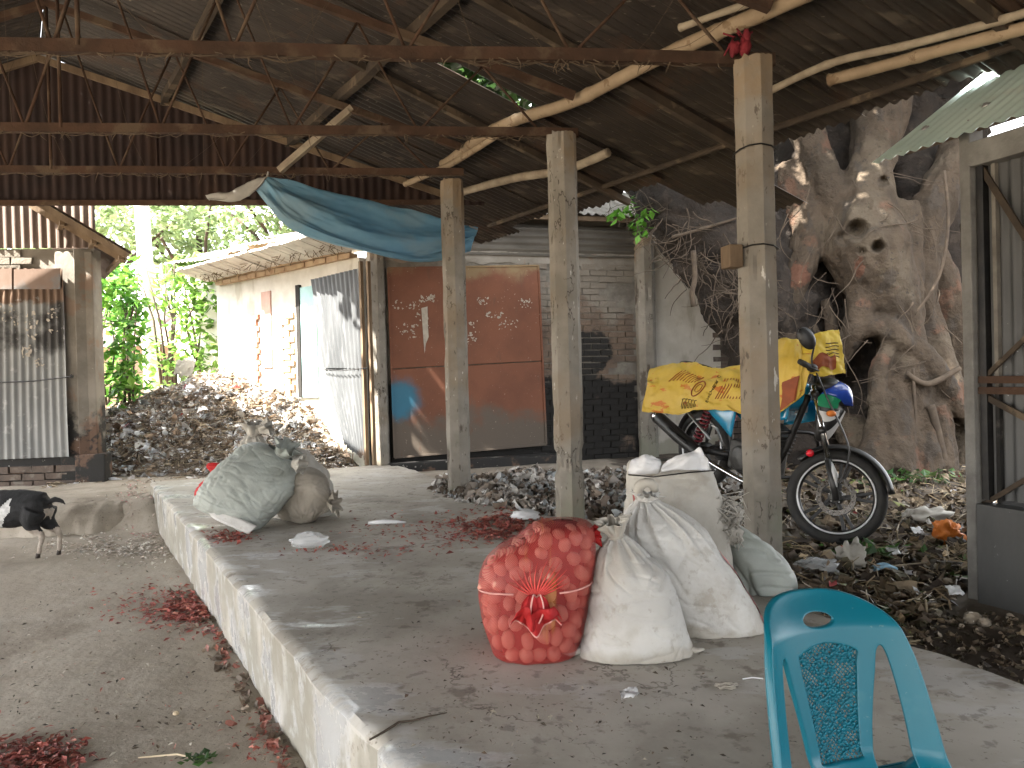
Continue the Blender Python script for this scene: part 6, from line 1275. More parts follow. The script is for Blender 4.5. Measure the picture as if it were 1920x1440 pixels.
# ================================================================ plastic chair
def chair():
    yaw = math.radians(16); base = Vector((.795, 1.58, -.385)); root = thing('plastic_chair', base, 'glossy teal plastic armless chair with a perforated floral back panel', 'chair')
    Rz = Matrix.Rotation(yaw, 3, 'Z'); RB = .30
    def bend(x, z, o=0.0):
        a = x / RB; yy = (RB - o) * math.cos(a) - RB; xx = (RB - o) * math.sin(a)
        t = max(0, z - .43); back = .20 + t * .20 + .05 * sstep(.76, .85, z) - .03 * sstep(.50, .42, z)
        return base + Rz @ Vector((xx, yy + back, z))
    def poly(pts, k=8): n = len(pts); return [tuple(cr([Vector((*p, 0)) for p in (pts + pts[:1])], i / (n * k)))[:2] for i in range(n * k)]
    outer = poly([(-.245, .40), (-.240, .50), (-.226, .62), (-.206, .72), (-.172, .79), (-.10, .828), (0, .838), (.10, .828), (.172, .79), (.206, .72), (.226, .62), (.240, .50), (.245, .40), (.20, .385), (0, .38), (-.20, .385)])
    def window(s): return poly([(s * .178, .44), (s * .175, .54), (s * .167, .63), (s * .156, .70), (s * .143, .725), (s * .128, .712), (s * .116, .66), (s * .100, .59), (s * .088, .52), (s * .082, .44), (s * .13, .42)])
    hole = [(.046 * math.cos(t * .2618), .782 + .019 * math.sin(t * .2618)) for t in range(24)]
    pan_pts = [(-.083, .715), (0, .735), (.083, .715), (.082, .68), (.068, .58), (.060, .50), (.058, .475), (0, .472), (-.058, .475), (-.060, .50), (-.068, .58), (-.082, .68)]; pan = poly(pan_pts, 4)
    cu = bpy.data.curves.new('tmp', 'CURVE'); cu.dimensions = '2D'; cu.fill_mode = 'BOTH'; cu.extrude = .004; cu.bevel_depth = .0035; cu.bevel_resolution = 2
    for P in (outer, window(1), window(-1), hole, pan):
        s = cu.splines.new('POLY'); s.points.add(len(P) - 1); s.use_cyclic_u = True
        for q, (x, z) in zip(s.points, P): q.co = (x, z, 0, 1)
    o = bpy.data.objects.new('tmp', cu); COL.objects.link(o); dg = bpy.context.evaluated_depsgraph_get(); me = bpy.data.meshes.new_from_object(o.evaluated_get(dg)); bpy.data.objects.remove(o)
    bm = bmesh.new(); bm.from_mesh(me); bmesh.ops.remove_doubles(bm, verts=bm.verts, dist=1e-5)
    for k in range(-24, 25): bmesh.ops.bisect_plane(bm, geom=bm.verts[:] + bm.edges[:] + bm.faces[:], plane_co=(k * .0101, 0, 0), plane_no=(1, 0, 0))
    for k in range(17): bmesh.ops.bisect_plane(bm, geom=bm.verts[:] + bm.edges[:] + bm.faces[:], plane_co=(0, .39 + k * .028, 0), plane_no=(0, 1, 0))
    mb = MB(); mb.v = [tuple(bend(v.co.x, v.co.y, v.co.z)) for v in bm.verts]; mb.f = [tuple(v.index for v in f.verts) for f in bm.faces]; mb.c = [None] * len(mb.f); bm.free()
    back = mb.build('backrest', MT['teal'], root, smooth=True, weld=True); m = back.modifiers.new('e', 'EDGE_SPLIT'); m.split_angle = .75
    # rolled flange along the outer edge and round the hand hole
    def inside(x, z):
        w = lerp(.058, .083, (z - .475) / .225); return abs(x) < w and .474 < z < .715 + .018 * (1 - (x / .085) ** 2)
    mb = MB(); arc = [(-.238, .44), (-.235, .50), (-.220, .62), (-.200, .72), (-.167, .784), (-.098, .820), (0, .831), (.098, .820), (.167, .784), (.200, .72), (.220, .62), (.235, .50), (.238, .44)]
    mb.tube([bend(*tuple(cr([Vector((*p, 0)) for p in arc], i / 60))[:2], -.006) for i in range(61)], .0085, n=8); mb.build('edge_rib', MT['teal'], back, smooth=True)
    # pierced panel: lattice and raised flowers
    mb = MB(); g = .0115
    for sg in (1, -1):
        for k in range(-60, 90):
            seg = []
            for i in range(140):
                t = i * .0035; z = .47 + t; x = sg * (t - .25) + k * g
                if inside(x, z): seg.append(bend(x, z, 0))
                else:
                    if len(seg) > 1: mb.tube(seg[::2] + [seg[-1]], .0017, n=4)
                    seg = []
            if len(seg) > 1: mb.tube(seg[::2] + [seg[-1]], .0017, n=4)
    mb.build('lattice', MT['teal'], back, smooth=True)
    random.seed(9); mb = MB(); fl = []
    for i in range(1800):
        x = rnd(-.08, .08); z = rnd(.485, .725)
        if inside(x * 1.12, z) and all((x - a) ** 2 + (z - b) ** 2 > .0195 ** 2 for a, b in fl): fl.append((x, z))
    for j, (x, z) in enumerate(fl):
        if j % 5 == 4: continue
        k = random.choice((5, 6)); th0 = rnd(0, 6)
        for q in range(k):
            th = th0 + q * 6.283 / k; px, pz = x + .0078 * math.cos(th), z + .0078 * math.sin(th)
            if not inside(px, pz): continue
            c = bend(px, pz, .003); M = Rz @ Matrix.Rotation(-th, 3, 'Y'); mb.blob(c, (.0066, .0034, .0040), n=7, m=5, M=M)
        mb.blob(bend(x, z, .005), .0032, n=7, m=5)
    for j in range(70):
        x = rnd(-.08, .08); z = rnd(.485, .725)
        if inside(x, z): th = rnd(0, 6.28); mb.tube([bend(x + math.cos(th + q * .5) * .008, z + math.sin(th + q * .5) * .008, .002) for q in range(4)], [.001, .002, .002, .001], n=5)
    mb.build('floral_relief', MT['teal'], back, smooth=True)
    # seat, apron, legs
    mb = MB()
    def seat(u, v):
        x = (u - .5) * 2; y = lerp(.205, -.23, v); w = lerp(.215, .235, v); e = max(abs(x), 0); z = .435 - .012 * (1 - x * x) * math.sin(math.pi * min(1, v * 1.1)) - .022 * sstep(.85, 1, v) + .016 * sstep(.8, 1, abs(x)) * (1 - v)
        return base + Rz @ Vector((x * w, y - .02 * (1 - x * x) * (v > .9), z))
    mb.grid(seat, 30, 26); so = mb.build('seat', MT['teal'], root, smooth=True, solid=.006)
    mb = MB(); per = [(-.228, -.21), (-.20, -.245), (.20, -.245), (.228, -.21), (.215, .19), (.19, .215), (-.19, .215), (-.215, .19)]; n8 = len(per)
    mb.grid(lambda u, v: base + Rz @ Vector((*[lerp(per[int(round(u * n8)) % n8][k], per[int(round(u * n8)) % n8][k] * 1.03, v) for k in (0, 1)], .436 - .05 * v)), n8, 1, cu=True); mb.build('apron', MT['teal'], root, solid=.005)
    for sx in (-1, 1):
        for sy in (-1, 1):
            mb = MB(); t = Vector((sx * .205, -.215 if sy < 0 else .195, .42)); f = Vector((sx * .235, -.25 if sy < 0 else .235, 0))
            for dx, dy in ((.026, .006), (.006, .026)):
                P = []
                for z, p, k in ((0, f, .75), (1, t, 1.25)):
                    for a, b in ((0, 0), (1, 0), (1, 1), (0, 1)): P.append(base + Rz @ (p + Vector((-sx * a * dx * k, -sy * b * dy * k, 0))))
                mb.hexa(P)
            mb.build('leg', MT['teal'], root, bevel=.002)
    return root
chair()
# ================================================================ motorcycle
def bike():
    Rw = Vector((1.46, 6.04, gz(1.46, 6.04) + .03)); Fw = Vector((1.985, 4.90, -.105)); fx = (Fw - Rw).normalized(); ly = Vector((0, 0, 1)).cross(fx).normalized(); uz = fx.cross(ly).normalized()
    lean = Matrix.Rotation(math.radians(-4), 3, fx); ly = lean @ ly; uz = lean @ uz
    Mb = Matrix((fx, ly, uz)).transposed().to_4x4(); Mb.translation = Rw; WB = (Fw - Rw).length
    root = thing('motorcycle', Rw, 'black and blue motorcycle parked behind the pillar, yellow sacks over it', 'motorcycle')
    ax = Vector((WB, 0, .297)); rake = Vector((-.44, 0, .90)).normalized(); head = ax + rake * .56 + Vector((-.035, 0, 0))
    Mf = Mb @ Matrix.Translation(head) @ Matrix.Rotation(math.radians(40), 4, rake) @ Matrix.Translation(-head)
    def Xb(*p): return Mb @ Vector(p)
    def Xf(*p): return Mf @ Vector(p)
    def wheel(M, c, w, name, disc):
        A = M @ Matrix.Translation(c) @ Matrix.Rotation(math.pi / 2, 4, 'X')      # local z along the axle
        r = bpy.data.objects.new(name, None); COL.objects.link(r); r.parent = root
        mb = MB(); prof = [(.297 - .075 + .075 * math.cos(t) if False else .262 + .037 * math.cos(t), w / 2 * math.sin(t)) for t in [k * 2 * math.pi / 16 for k in range(17)]]; mb.lathe(prof, 56, A); mb.build('tyre', MT['rubber'], r, smooth=True)
        mb = MB(); mb.lathe([(.232, -w * .36), (.240, -w * .40), (.240, -w * .30), (.222, -w * .18), (.222, w * .18), (.240, w * .30), (.240, w * .40), (.232, w * .36), (.214, w * .16), (.214, -w * .16), (.232, -w * .36)], 56, A); mb.build('rim', MT['black'], r, smooth=True)
        for s in (-1, 1):
            mb = MB(); mb.tube([A @ Vector((.229 * math.cos(t), .229 * math.sin(t), s * w * .40)) for t in [k * 2 * math.pi / 56 for k in range(56)]], .0058, n=6, closed=True); mb.build('rim_stripe', MT['rimwhite'], r, smooth=True)
        for k in range(5):
            for e in (-.13, .13):
                th = k * 2 * math.pi / 5 + .3; mb = MB(); p = A @ Vector((.045 * math.cos(th), .045 * math.sin(th), 0)); q = A @ Vector((.218 * math.cos(th + e), .218 * math.sin(th + e), 0)); mb.beam(p, q, .020, .016, up=(A.to_3x3() @ Vector((0, 0, 1)))); mb.build('spoke', MT['black'], r, bevel=.002)
        mb = MB(); mb.lathe([(.001, -.05), (.035, -.05), (.045, -.035), (.05, 0), (.045, .035), (.035, .05), (.001, .05)], 24, A); mb.build('hub', MT['engine'], r, smooth=True)
        if disc:
            for s in (-1, 1):
                mb = MB(); z = s * .042; mb.lathe([(.088, z), (.118, z), (.118, z + .004), (.088, z + .004), (.088, z)], 48, A); d = mb.build('brake_disc', MT['chrome'], r)
                for k in range(5): th = k * 1.2566; mb = MB(); mb.beam(A @ Vector((.04 * math.cos(th), .04 * math.sin(th), z)), A @ Vector((.09 * math.cos(th + .25), .09 * math.sin(th + .25), z)), .012, .004, up=A.to_3x3() @ Vector((0, 0, 1))); mb.build('disc_arm', MT['black'], r)
                for k in range(18):
                    th = k * .349; mb = MB(); c2 = A @ Vector((.103 * math.cos(th), .103 * math.sin(th), z + s * .0045)); mb.blob(c2, .0042, n=6, m=4); mb.build('disc_hole', MT['black'], r)
            mb = MB(); 
            for k in range(5): th = k * 1.2566 + .5; mb.blob(A @ Vector((.04 * math.cos(th), .04 * math.sin(th), -.046)), .006, n=6, m=5); mb.blob(A @ Vector((.04 * math.cos(th), .04 * math.sin(th), .046)), .006, n=6, m=5)
            mb.build('hub_bolts', MT['chrome'], r, smooth=True)
        return r
    wheel(Mf, ax, .085, 'wheel', True); wheel(Mb, Vector((0, 0, .297)), .11, 'wheel', False)
    def part(name, m, fn, smooth=True, bevel=0, solid=0):
        mb = MB(); fn(mb); return mb.build(name, MT[m], root, smooth=smooth, bevel=bevel, solid=solid)
    # fork: two legs with chrome stanchions
    for s in (-1, 1):
        y = s * .085; a = ax + Vector((0, y, 0)); t = a + rake * .72
        part('fork_leg', 'black', lambda mb: mb.tube([Xf(*(a - rake * .03)), Xf(*(a + rake * .10)), Xf(*(a + rake * .23))], [.021, .023, .022], n=12))
        part('fork_tube', 'chrome', lambda mb: mb.tube([Xf(*(a + rake * .22)), Xf(*t)], .0175, n=12))
        part('fork_guard', 'bikewhite', lambda mb: mb.tube([Xf(*(a + rake * .06 + Vector((.02, s * .012, 0)))), Xf(*(a + rake * .16 + Vector((.024, s * .014, 0)))), Xf(*(a + rake * .22 + Vector((.02, s * .012, 0))))], [.006, .018, .004], n=8, flat=.5))
        p_ = ax + rake * .26 + Vector((-.10, s * .10, -.02)); part('side_reflector', 'reflector', lambda mb: mb.lathe([(.001, .008 * s), (.020, .007 * s), (.024, 0), (.001, -.004 * s)], 20, Mf @ Matrix.Translation(p_) @ Matrix.Rotation(math.pi / 2, 4, 'X')))
    for k in (.42, .66): part('fork_clamp', 'black', lambda mb: mb.tube([Xf(*(ax + rake * k + Vector((0, -.11, 0)))), Xf(*(ax + rake * k + Vector((0, .11, 0))))], .026, n=10))
    # front mudguard
    def guard(mb, r0, c, X, a0, a1, w, nseg=22):
        mb.grid(lambda u, v: X(c.x + (r0 - .03 * (2 * v - 1) ** 2) * math.cos(lerp(a0, a1, u)), (v - .5) * w * lerp(1, .7, abs(u - .5) * 2), c.z + (r0 - .03 * (2 * v - 1) ** 2) * math.sin(lerp(a0, a1, u))), nseg, 8)
    part('front_mudguard', 'black', lambda mb: guard(mb, .335, ax, Xf, math.radians(22), math.radians(150), .135), solid=.005)
    # headlight nacelle / fairing
    hc = head + rake * .10 + Vector((.15, 0, -.05))
    def nac(u, v):
        th = 2 * math.pi * u; prof = [(.02, -.02), (.085, .01), (.11, .04), (.112, .08), (.096, .13), (.06, .165), (.01, .185)]; r, x = [cr([Vector((a, b, 0)) for a, b in prof], v)[k] for k in (0, 1)]
        zz = math.sin(th) * r * (1.25 if math.sin(th) > 0 else 2.3); return Xf(hc.x - .10 + x * .8 + .055 * math.sin(th) * (1 if math.sin(th) > 0 else -.5), math.cos(th) * r * .85, hc.z + .03 + zz)
    part('headlight_cowl', 'black', lambda mb: mb.grid(nac, 32, 16, cu=True))
    def shell(u, v, o=.012, a0=.08, a1=.42, v0=.3, v1=.98):
        p = Vector(nac(lerp(a0, a1, u), lerp(v0, v1, v))); c = Xf(hc.x, 0, hc.z); return p + (p - c).normalized() * o
    part('fairing', 'bikedeep', lambda mb: mb.grid(lambda u, v: shell(u, v, .012, .03, .47, .12, .985), 20, 12), solid=.004)
    part('fairing_stripe', 'bikegreen', lambda mb: mb.grid(lambda u, v: shell(u, v, .016, -.03, .03, .25, .8), 6, 10)); part('fairing_stripe', 'bikegreen', lambda mb: mb.grid(lambda u, v: shell(u, v, .016, .47, .53, .25, .8), 6, 10))
    part('fairing_decal', 'bikewhite', lambda mb: mb.grid(lambda u, v: shell(u, v, .014, -.085, -.045, .35, .85), 5, 10)); part('fairing_decal', 'bikewhite', lambda mb: mb.grid(lambda u, v: shell(u, v, .014, .545, .585, .35, .85), 5, 10))
    part('headlight', 'bikewhite', lambda mb: mb.grid(lambda u, v: shell(u, v, .008, -.36, -.14, .62, .985), 14, 10))
    for s in (-1, 1): part('indicator', 'orangecloth', lambda mb: mb.blob(Xf(hc.x + .02, s * .17, hc.z - .06), (.03, .03, .02), n=12, m=8))
    # handlebar, grips, levers, mirrors
    hb = ax + rake * .70
    def bar(s): return [Xf(hb.x, s * .02, hb.z + .03), Xf(hb.x - .01, s * .12, hb.z + .07), Xf(hb.x - .03, s * .22, hb.z + .10), Xf(hb.x - .09, s * .37, hb.z + .09)]
    for s in (-1, 1):
        P = bar(s); part('handlebar', 'black', lambda mb: mb.tube([cr(P, i / 12) for i in range(13)], .012, n=10))
        part('grip', 'rubber', lambda mb: mb.tube([P[3].lerp(P[2], .75), P[3].lerp(P[2], .4), P[3]], [.018, .019, .018], n=12))
        part('lever', 'blackmetal', lambda mb: mb.tube([P[2] + Vector((0, 0, -.01)), Xf(hb.x + .02, s * .28, hb.z + .08), Xf(hb.x - .03, s * .37, hb.z + .07)], [.008, .006, .005], n=6))
        part('switch_box', 'black', lambda mb: mb.blob(P[2], (.035, .035, .028), n=12, m=8))
        a = P[2]; st = [a, a + Vector((0, 0, .07)), a + Vector((-.015 * s, .0, .13))]; part('mirror_stem', 'blackmetal', lambda mb: mb.tube([cr(st, i / 8) for i in range(9)], .006, n=6))
        c = a + Vector((-.03, 0, .19)); part('mirror', 'black', lambda mb: mb.blob(c, (.052, .022, .078), n=16, m=12, M=Matrix.Rotation(-.5, 3, 'Y')))
    part('brake_hose', 'black', lambda mb: mb.tube([cr([Xf(hb.x, -.2, hb.z + .08), Xf(hb.x + .1, -.12, hb.z - .05), Xf(ax.x + .0, -.12, ax.z + .3), Xf(ax.x, -.10, ax.z + .08)], i / 16) for i in range(17)], .006, n=6))
    part('instrument_pod', 'black', lambda mb: mb.blob(Xf(hb.x + .05, 0, hb.z + .05), (.10, .10, .06), n=16, m=10))
    # frame, tank, seat, panels
    H = head + rake * .1
    part('frame_tube', 'blackmetal', lambda mb: mb.tube([cr([Xb(H.x - .02, 0, H.z), Xb(.80, 0, .46), Xb(.66, 0, .26), Xb(.34, 0, .26), Xb(.22, 0, .60)], i / 20) for i in range(21)], .022, n=8))
    for s in (-1, 1): part('seat_rail', 'blackmetal', lambda mb: mb.tube([Xb(.6, s * .09, .66), Xb(.1, s * .10, .70), Xb(-.28, s * .08, .80)], .016, n=8))
    def loft(rows, X=Xb, ex=.75):
        R = [Vector((a, b, c)) for a, b, c, d, e in rows]; WD = [Vector((d, e, 0)) for a, b, c, d, e in rows]
        return lambda u, v: (lambda c, w: X(c.x, math.copysign(abs(math.cos(2 * math.pi * u)) ** ex, math.cos(2 * math.pi * u)) * w.x, c.z + math.copysign(abs(math.sin(2 * math.pi * u)) ** ex, math.sin(2 * math.pi * u)) * w.y))(cr(R, v), cr(WD, v))
    part('fuel_tank', 'bikeblue', lambda mb: mb.grid(loft([(.40, 0, .78, .02, .02), (.42, 0, .79, .10, .07), (.55, 0, .83, .14, .11), (.72, 0, .86, .155, .12), (.84, 0, .87, .12, .10), (.90, 0, .88, .06, .06), (.92, 0, .88, .01, .01)]), 32, 24, cu=True))
    part('seat', 'black', lambda mb: mb.grid(loft([(-.34, 0, .84, .02, .02), (-.32, 0, .84, .10, .04), (-.12, 0, .82, .13, .05), (.10, 0, .775, .14, .05), (.34, 0, .76, .12, .05), (.46, 0, .79, .09, .05), (.48, 0, .80, .02, .02)]), 28, 20, cu=True))
    for s in (-1, 1):
        part('side_panel', 'bikeblue', lambda mb: mb.grid(lambda u, v: Xb(lerp(lerp(-.22, .10, v), lerp(.42, .40, v), u), s * (.125 + .03 * math.sin(math.pi * u) * math.sin(math.pi * v)), lerp(lerp(.80, .74, u), lerp(.62, .48, u), v)), 14, 10), solid=.012)
        part('panel_decal', 'bikewhite', lambda mb: mb.grid(lambda u, v: Xb(lerp(.60, .80, u), s * (.150 + .004 * u), lerp(.76, .70, v) + .05 * u), 4, 3))
        part('tank_shroud', 'bikeblue', lambda mb: mb.grid(lambda u, v: Xb(lerp(.62, .92, u), s * (.14 + .025 * math.sin(math.pi * u)), lerp(.80 + .06 * u, .62 + .10 * u, v)), 10, 8), solid=.01)
    part('tail_light', 'reflector', lambda mb: mb.blob(Xb(-.36, 0, .82), (.04, .06, .035), n=12, m=8))
    part('grab_rail', 'blackmetal', lambda mb: mb.tube([cr([Xb(.0, .14, .84), Xb(-.25, .14, .90), Xb(-.40, 0, .92), Xb(-.25, -.14, .90), Xb(.0, -.14, .84)], i / 20) for i in range(21)], .012, n=8))
    part('rear_mudguard', 'black', lambda mb: guard(mb, .34, Vector((0, 0, .297)), Xb, math.radians(60), math.radians(185), .15), solid=.006)
    part('number_plate', 'bikewhite', lambda mb: mb.box(Xb(-.40, 0, .56), (.01, .17, .11), M=Mb.to_3x3()), smooth=False)
    # engine, exhaust, swingarm, shocks
    part('engine_block', 'engine', lambda mb: [mb.box(Xb(.56, 0, .36), (.34, .24, .22), M=Mb.to_3x3()), mb.box(Xb(.66, 0, .54), (.16, .18, .20), M=Mb.to_3x3() @ Matrix.Rotation(.3, 3, 'Y'))], smooth=False, bevel=.02)
    for k in range(6): part('cooling_fin', 'engine', lambda mb: mb.box(Xb(.66 + .008 * k, 0, .47 + .026 * k), (.20, .22, .008), M=Mb.to_3x3() @ Matrix.Rotation(.3, 3, 'Y')), smooth=False)
    for s in (-1, 1): part('engine_cover', 'engine', lambda mb: mb.lathe([(.001, .02), (.07, .018), (.09, .005), (.095, -.02)], 28, Mb @ Matrix.Translation((.52, s * .13, .35)) @ Matrix.Rotation(-s * math.pi / 2, 4, 'X')))
    part('exhaust_pipe', 'chrome', lambda mb: mb.tube([cr([Xb(.76, -.06, .50), Xb(.86, -.10, .36), Xb(.74, -.15, .22), Xb(.40, -.17, .24), Xb(.16, -.18, .28)], i / 20) for i in range(21)], .019, n=10))
    part('muffler', 'black', lambda mb: mb.tube([Xb(.18, -.18, .28), Xb(.12, -.185, .30), Xb(-.10, -.20, .37), Xb(-.34, -.215, .45), Xb(-.38, -.217, .462)], [.024, .048, .054, .052, .046], n=18))
    part('muffler_tip', 'chrome', lambda mb: mb.tube([Xb(-.365, -.216, .457), Xb(-.41, -.219, .472)], [.053, .042], n=18)); part('muffler_shield', 'blackmetal', lambda mb: mb.tube([Xb(.06, -.235, .35), Xb(-.16, -.25, .42)], [.02, .02], n=8, flat=.5))
    part('footpeg_bracket', 'steel', lambda mb: mb.beam(Xb(.22, -.16, .42), Xb(-.06, -.21, .60), .03, .008)); part('footpeg_bracket', 'steel', lambda mb: mb.beam(Xb(-.28, -.20, .50), Xb(-.16, -.13, .74), .03, .008))
    for s in (-1, 1):
        part('swingarm', 'blackmetal', lambda mb: mb.beam(Xb(.38, s * .10, .34), Xb(-.02, s * .09, .297), .03, .05))
        a = Xb(.02, s * .12, .33); b = Xb(.13, s * .12, .66); part('shock_absorber', 'blackmetal', lambda mb: mb.tube([a, b], .016, n=8))
        d = (b - a); ez = d.normalized(); e1 = ez.cross(Vector((0, 0, 1))).normalized(); e2 = ez.cross(e1)
        part('shock_spring', 'redspring', lambda mb: mb.tube([a + d * (.12 + .76 * t / 96) + (e1 * math.cos(t * .55) + e2 * math.sin(t * .55)) * .033 for t in range(97)], .0075, n=6))
    part('kick_lever', 'steel', lambda mb: mb.tube([Xb(.36, -.15, .40), Xb(.30, -.18, .52), Xb(.29, -.22, .54)], .009, n=6)); part('footpeg', 'rubber', lambda mb: mb.tube([Xb(.42, -.15, .32), Xb(.42, -.25, .33)], .014, n=8)); part('side_stand', 'blackmetal', lambda mb: mb.tube([Xb(.42, .14, .26), Xb(.34, .26, .0)], .012, n=8))
    part('crash_guard', 'blackmetal', lambda mb: mb.tube([cr([Xb(.84, 0, .62), Xb(.86, -.20, .60), Xb(.86, -.25, .42), Xb(.80, -.16, .30), Xb(.78, 0, .28)], i / 18) for i in range(19)], .013, n=8)); part('crash_guard', 'blackmetal', lambda mb: mb.tube([cr([Xb(.84, 0, .62), Xb(.86, .20, .60), Xb(.86, .25, .42), Xb(.80, .16, .30), Xb(.78, 0, .28)], i / 18) for i in range(19)], .013, n=8))
    return Xb, Xf, hb
Xb, Xf, HB = bike()
# ---------------------------------------------------------------- printed yellow sacks thrown over it
def yellow_sacks():
    def rows_fn(ctr, amp, seed, ns=4): 
        R = [[AY(*q) if len(q) == 3 else q[0] for q in r] for r in ctr]
        def fn(u, v): return cr([cr(r, u) for r in R], v) + Vector((.2, -.8, .6)) * amp * (fbm((u * ns + seed, v * ns, seed), 4) - .35 * abs(N3(u * 9 + seed, v * 5, 3)))
        return fn
    def ink(root, fn, P, m, r=.003):
        mb = MB(); mb.tube([fn(a, b) + Vector((0, -.006, .002)) for a, b in P], r, n=4); mb.build('print_mark', MT[m], root)
    # over the seat
    b = AY(1300, 770, 5.8); root = thing('yellow_sack', (b.x, b.y, b.z), 'orange-yellow printed sack draped over the motorcycle seat', 'sack')
    # across the seat, far hem to near hem
    fn = rows_fn([[(1232, 718, 6.75), (1290, 706, 6.5), (1350, 706, 6.2), (1425, 700, 5.9)], [(1224, 698, 6.55), (1285, 685, 6.3), (1345, 695, 6.0), (1425, 690, 5.72)], [(1219, 692, 6.35), (1283, 679, 6.12), (1342, 690, 5.82), (1425, 682, 5.55)],
                  [(1214, 714, 6.14), (1280, 706, 5.9), (1345, 712, 5.62), (1425, 706, 5.38)], [(1209, 742, 6.06), (1276, 741, 5.82), (1342, 738, 5.54), (1425, 738, 5.30)], [(1204, 771, 6.04), (1272, 775, 5.80), (1338, 768, 5.53), (1425, 774, 5.29)]], .045, 2, 5)
    mb = MB(); mb.grid(fn, 80, 60); mb.build('cloth', MT['yellow'], root, smooth=True, solid=.004)
    def lf(u, v): 
        p = fn(u, v); e = .002; n = (fn(u + e, v) - p).cross(fn(u, v + e) - p).normalized(); n = n if n.y < 0 else -n; return p + n * .006
    def ring(cu, cv, ru, rv, a, m, r=.0045):
        mb = MB(); mb.tube([lf(cu + ru * math.cos(t * .2618) * math.cos(a) - rv * math.sin(t * .2618) * math.sin(a), cv + ru * math.cos(t * .2618) * math.sin(a) + rv * math.sin(t * .2618) * math.cos(a)) for t in range(24)], r, n=4, closed=True); mb.build('printed_oval', MT[m], root)
    ring(.50, .74, .045, .10, .5, 'inkbrown'); ring(.50, .74, .025, .06, .5, 'inkbrown', .003)
    def stroke(P, m, r=.0035): mb = MB(); mb.tube([lf(a, b) for a, b in P], r, n=4); mb.build('print_mark', MT[m], root)
    GL = {'E': [[(1, 0), (0, 0), (0, 1), (1, 1)], [(0, .5), (.8, .5)]], 'N': [[(0, 1), (0, 0), (1, 1), (1, 0)]], 'C': [[(1, .1), (.4, 0), (0, .5), (.4, 1), (1, .9)]], 'H': [[(0, 0), (0, 1)], [(1, 0), (1, 1)], [(0, .5), (1, .5)]], 'R': [[(0, 1), (0, 0), (.8, .1), (.8, .4), (0, .5), (1, 1)]], ' ': []}
    for i, chh in enumerate('ENCHER C'):
        for s in GL[chh]: stroke([(.60 + .010 * i + .020 * (1 - b) - .012 * (1 - a), .90 - .042 * (i + a * .7) - .012 * b) for a, b in s], 'inkblack', .0026)
    for i in range(5):
        u0 = .36 + i * .028; stroke([(u0, .84 + .01 * i), (u0 + .022, .84 + .01 * i)], 'inkblack', .003); stroke([(u0 + .006, .845 + .01 * i), (u0 + .004, .90 + .008 * i), (u0 + .016, .92 + .008 * i), (u0 + .018, .87 + .01 * i)], 'inkblack', .003)
    for i in range(9):
        u0 = .22 + .03 * i + .02 * N3(i, 3); v0 = .60 + .05 * N3(i * 2, 5); stroke([(u0, v0 + .06), (u0 + .05, v0), (u0 + .10, v0 - .04)], 'inkbrown', .0035)
        u0 = .68 + .02 * i; stroke([(u0, .84), (u0 + .03, .72), (u0 + .05, .60)], 'inkbrown', .0035)
    # over the tank and handlebar
    b = AY(1500, 740, 5.0); root = thing('yellow_sack', (b.x, b.y, b.z), 'paler yellow sack hung over the motorcycle tank and handlebar', 'sack')
    fn = rows_fn([[(1420, 668, 5.75), (1465, 648, 5.55), (1500, 650, 5.45), (1540, 660, 5.35)], [(1425, 650, 5.45), (1468, 636, 5.25), (1500, 640, 5.15), (1535, 650, 5.1)], [(1430, 690, 5.2), (1470, 668, 5.04), (1498, 668, 4.96), (1524, 672, 4.92)], [(1435, 740, 5.12), (1468, 722, 5.0), (1494, 712, 4.93), (1516, 704, 4.9)], [(1440, 790, 5.12), (1464, 772, 5.02), (1488, 756, 4.95), (1508, 738, 4.92)]], .03, 3)
    mb = MB(); mb.grid(fn, 50, 50); mb.build('cloth', MT['yellow'], root, smooth=True, solid=.004)
    mb = MB(); mb.grid(lambda u, v: fn(lerp(.32, .72, u), lerp(.72, .97, v)) + Vector((-.004, -.010, .0)), 14, 14); mb.build('printed_panel', MT['inkbrown'], root, smooth=True)
    fn2 = rows_fn([[(1500, 640, 5.10), (1530, 626, 5.06), (1552, 620, 5.05), (1573, 618, 5.06)], [(1506, 664, 4.98), (1532, 650, 4.96), (1556, 646, 4.97), (1578, 645, 5.0)], [(1512, 690, 4.94), (1535, 680, 4.92), (1560, 676, 4.95), (1582, 674, 4.99)], [(1518, 700, 4.93), (1540, 706, 4.92), (1562, 702, 4.95), (1585, 700, 4.99)]], .018, 8)
    mb = MB(); mb.grid(fn2, 36, 36); mb.build('cloth_flap', MT['yellow2'], root, smooth=True, solid=.004)
    mb = MB(); mb.grid(lambda u, v: fn2(lerp(.05, .75, u), lerp(.52, .80, v) + .05 * math.sin(u * 9)) + Vector((0, -.008, 0)), 14, 8); mb.build('printed_panel', MT['inkbrown'], root, smooth=True)
    for i in range(5): mb = MB(); mb.tube([fn2(.55 + .08 * k, .30 + .07 * i + .01 * math.sin(k * 2)) + Vector((0, -.006, 0)) for k in range(5)], .003, n=4); mb.build('print_mark', MT['inkblack'], root)
yellow_sacks()
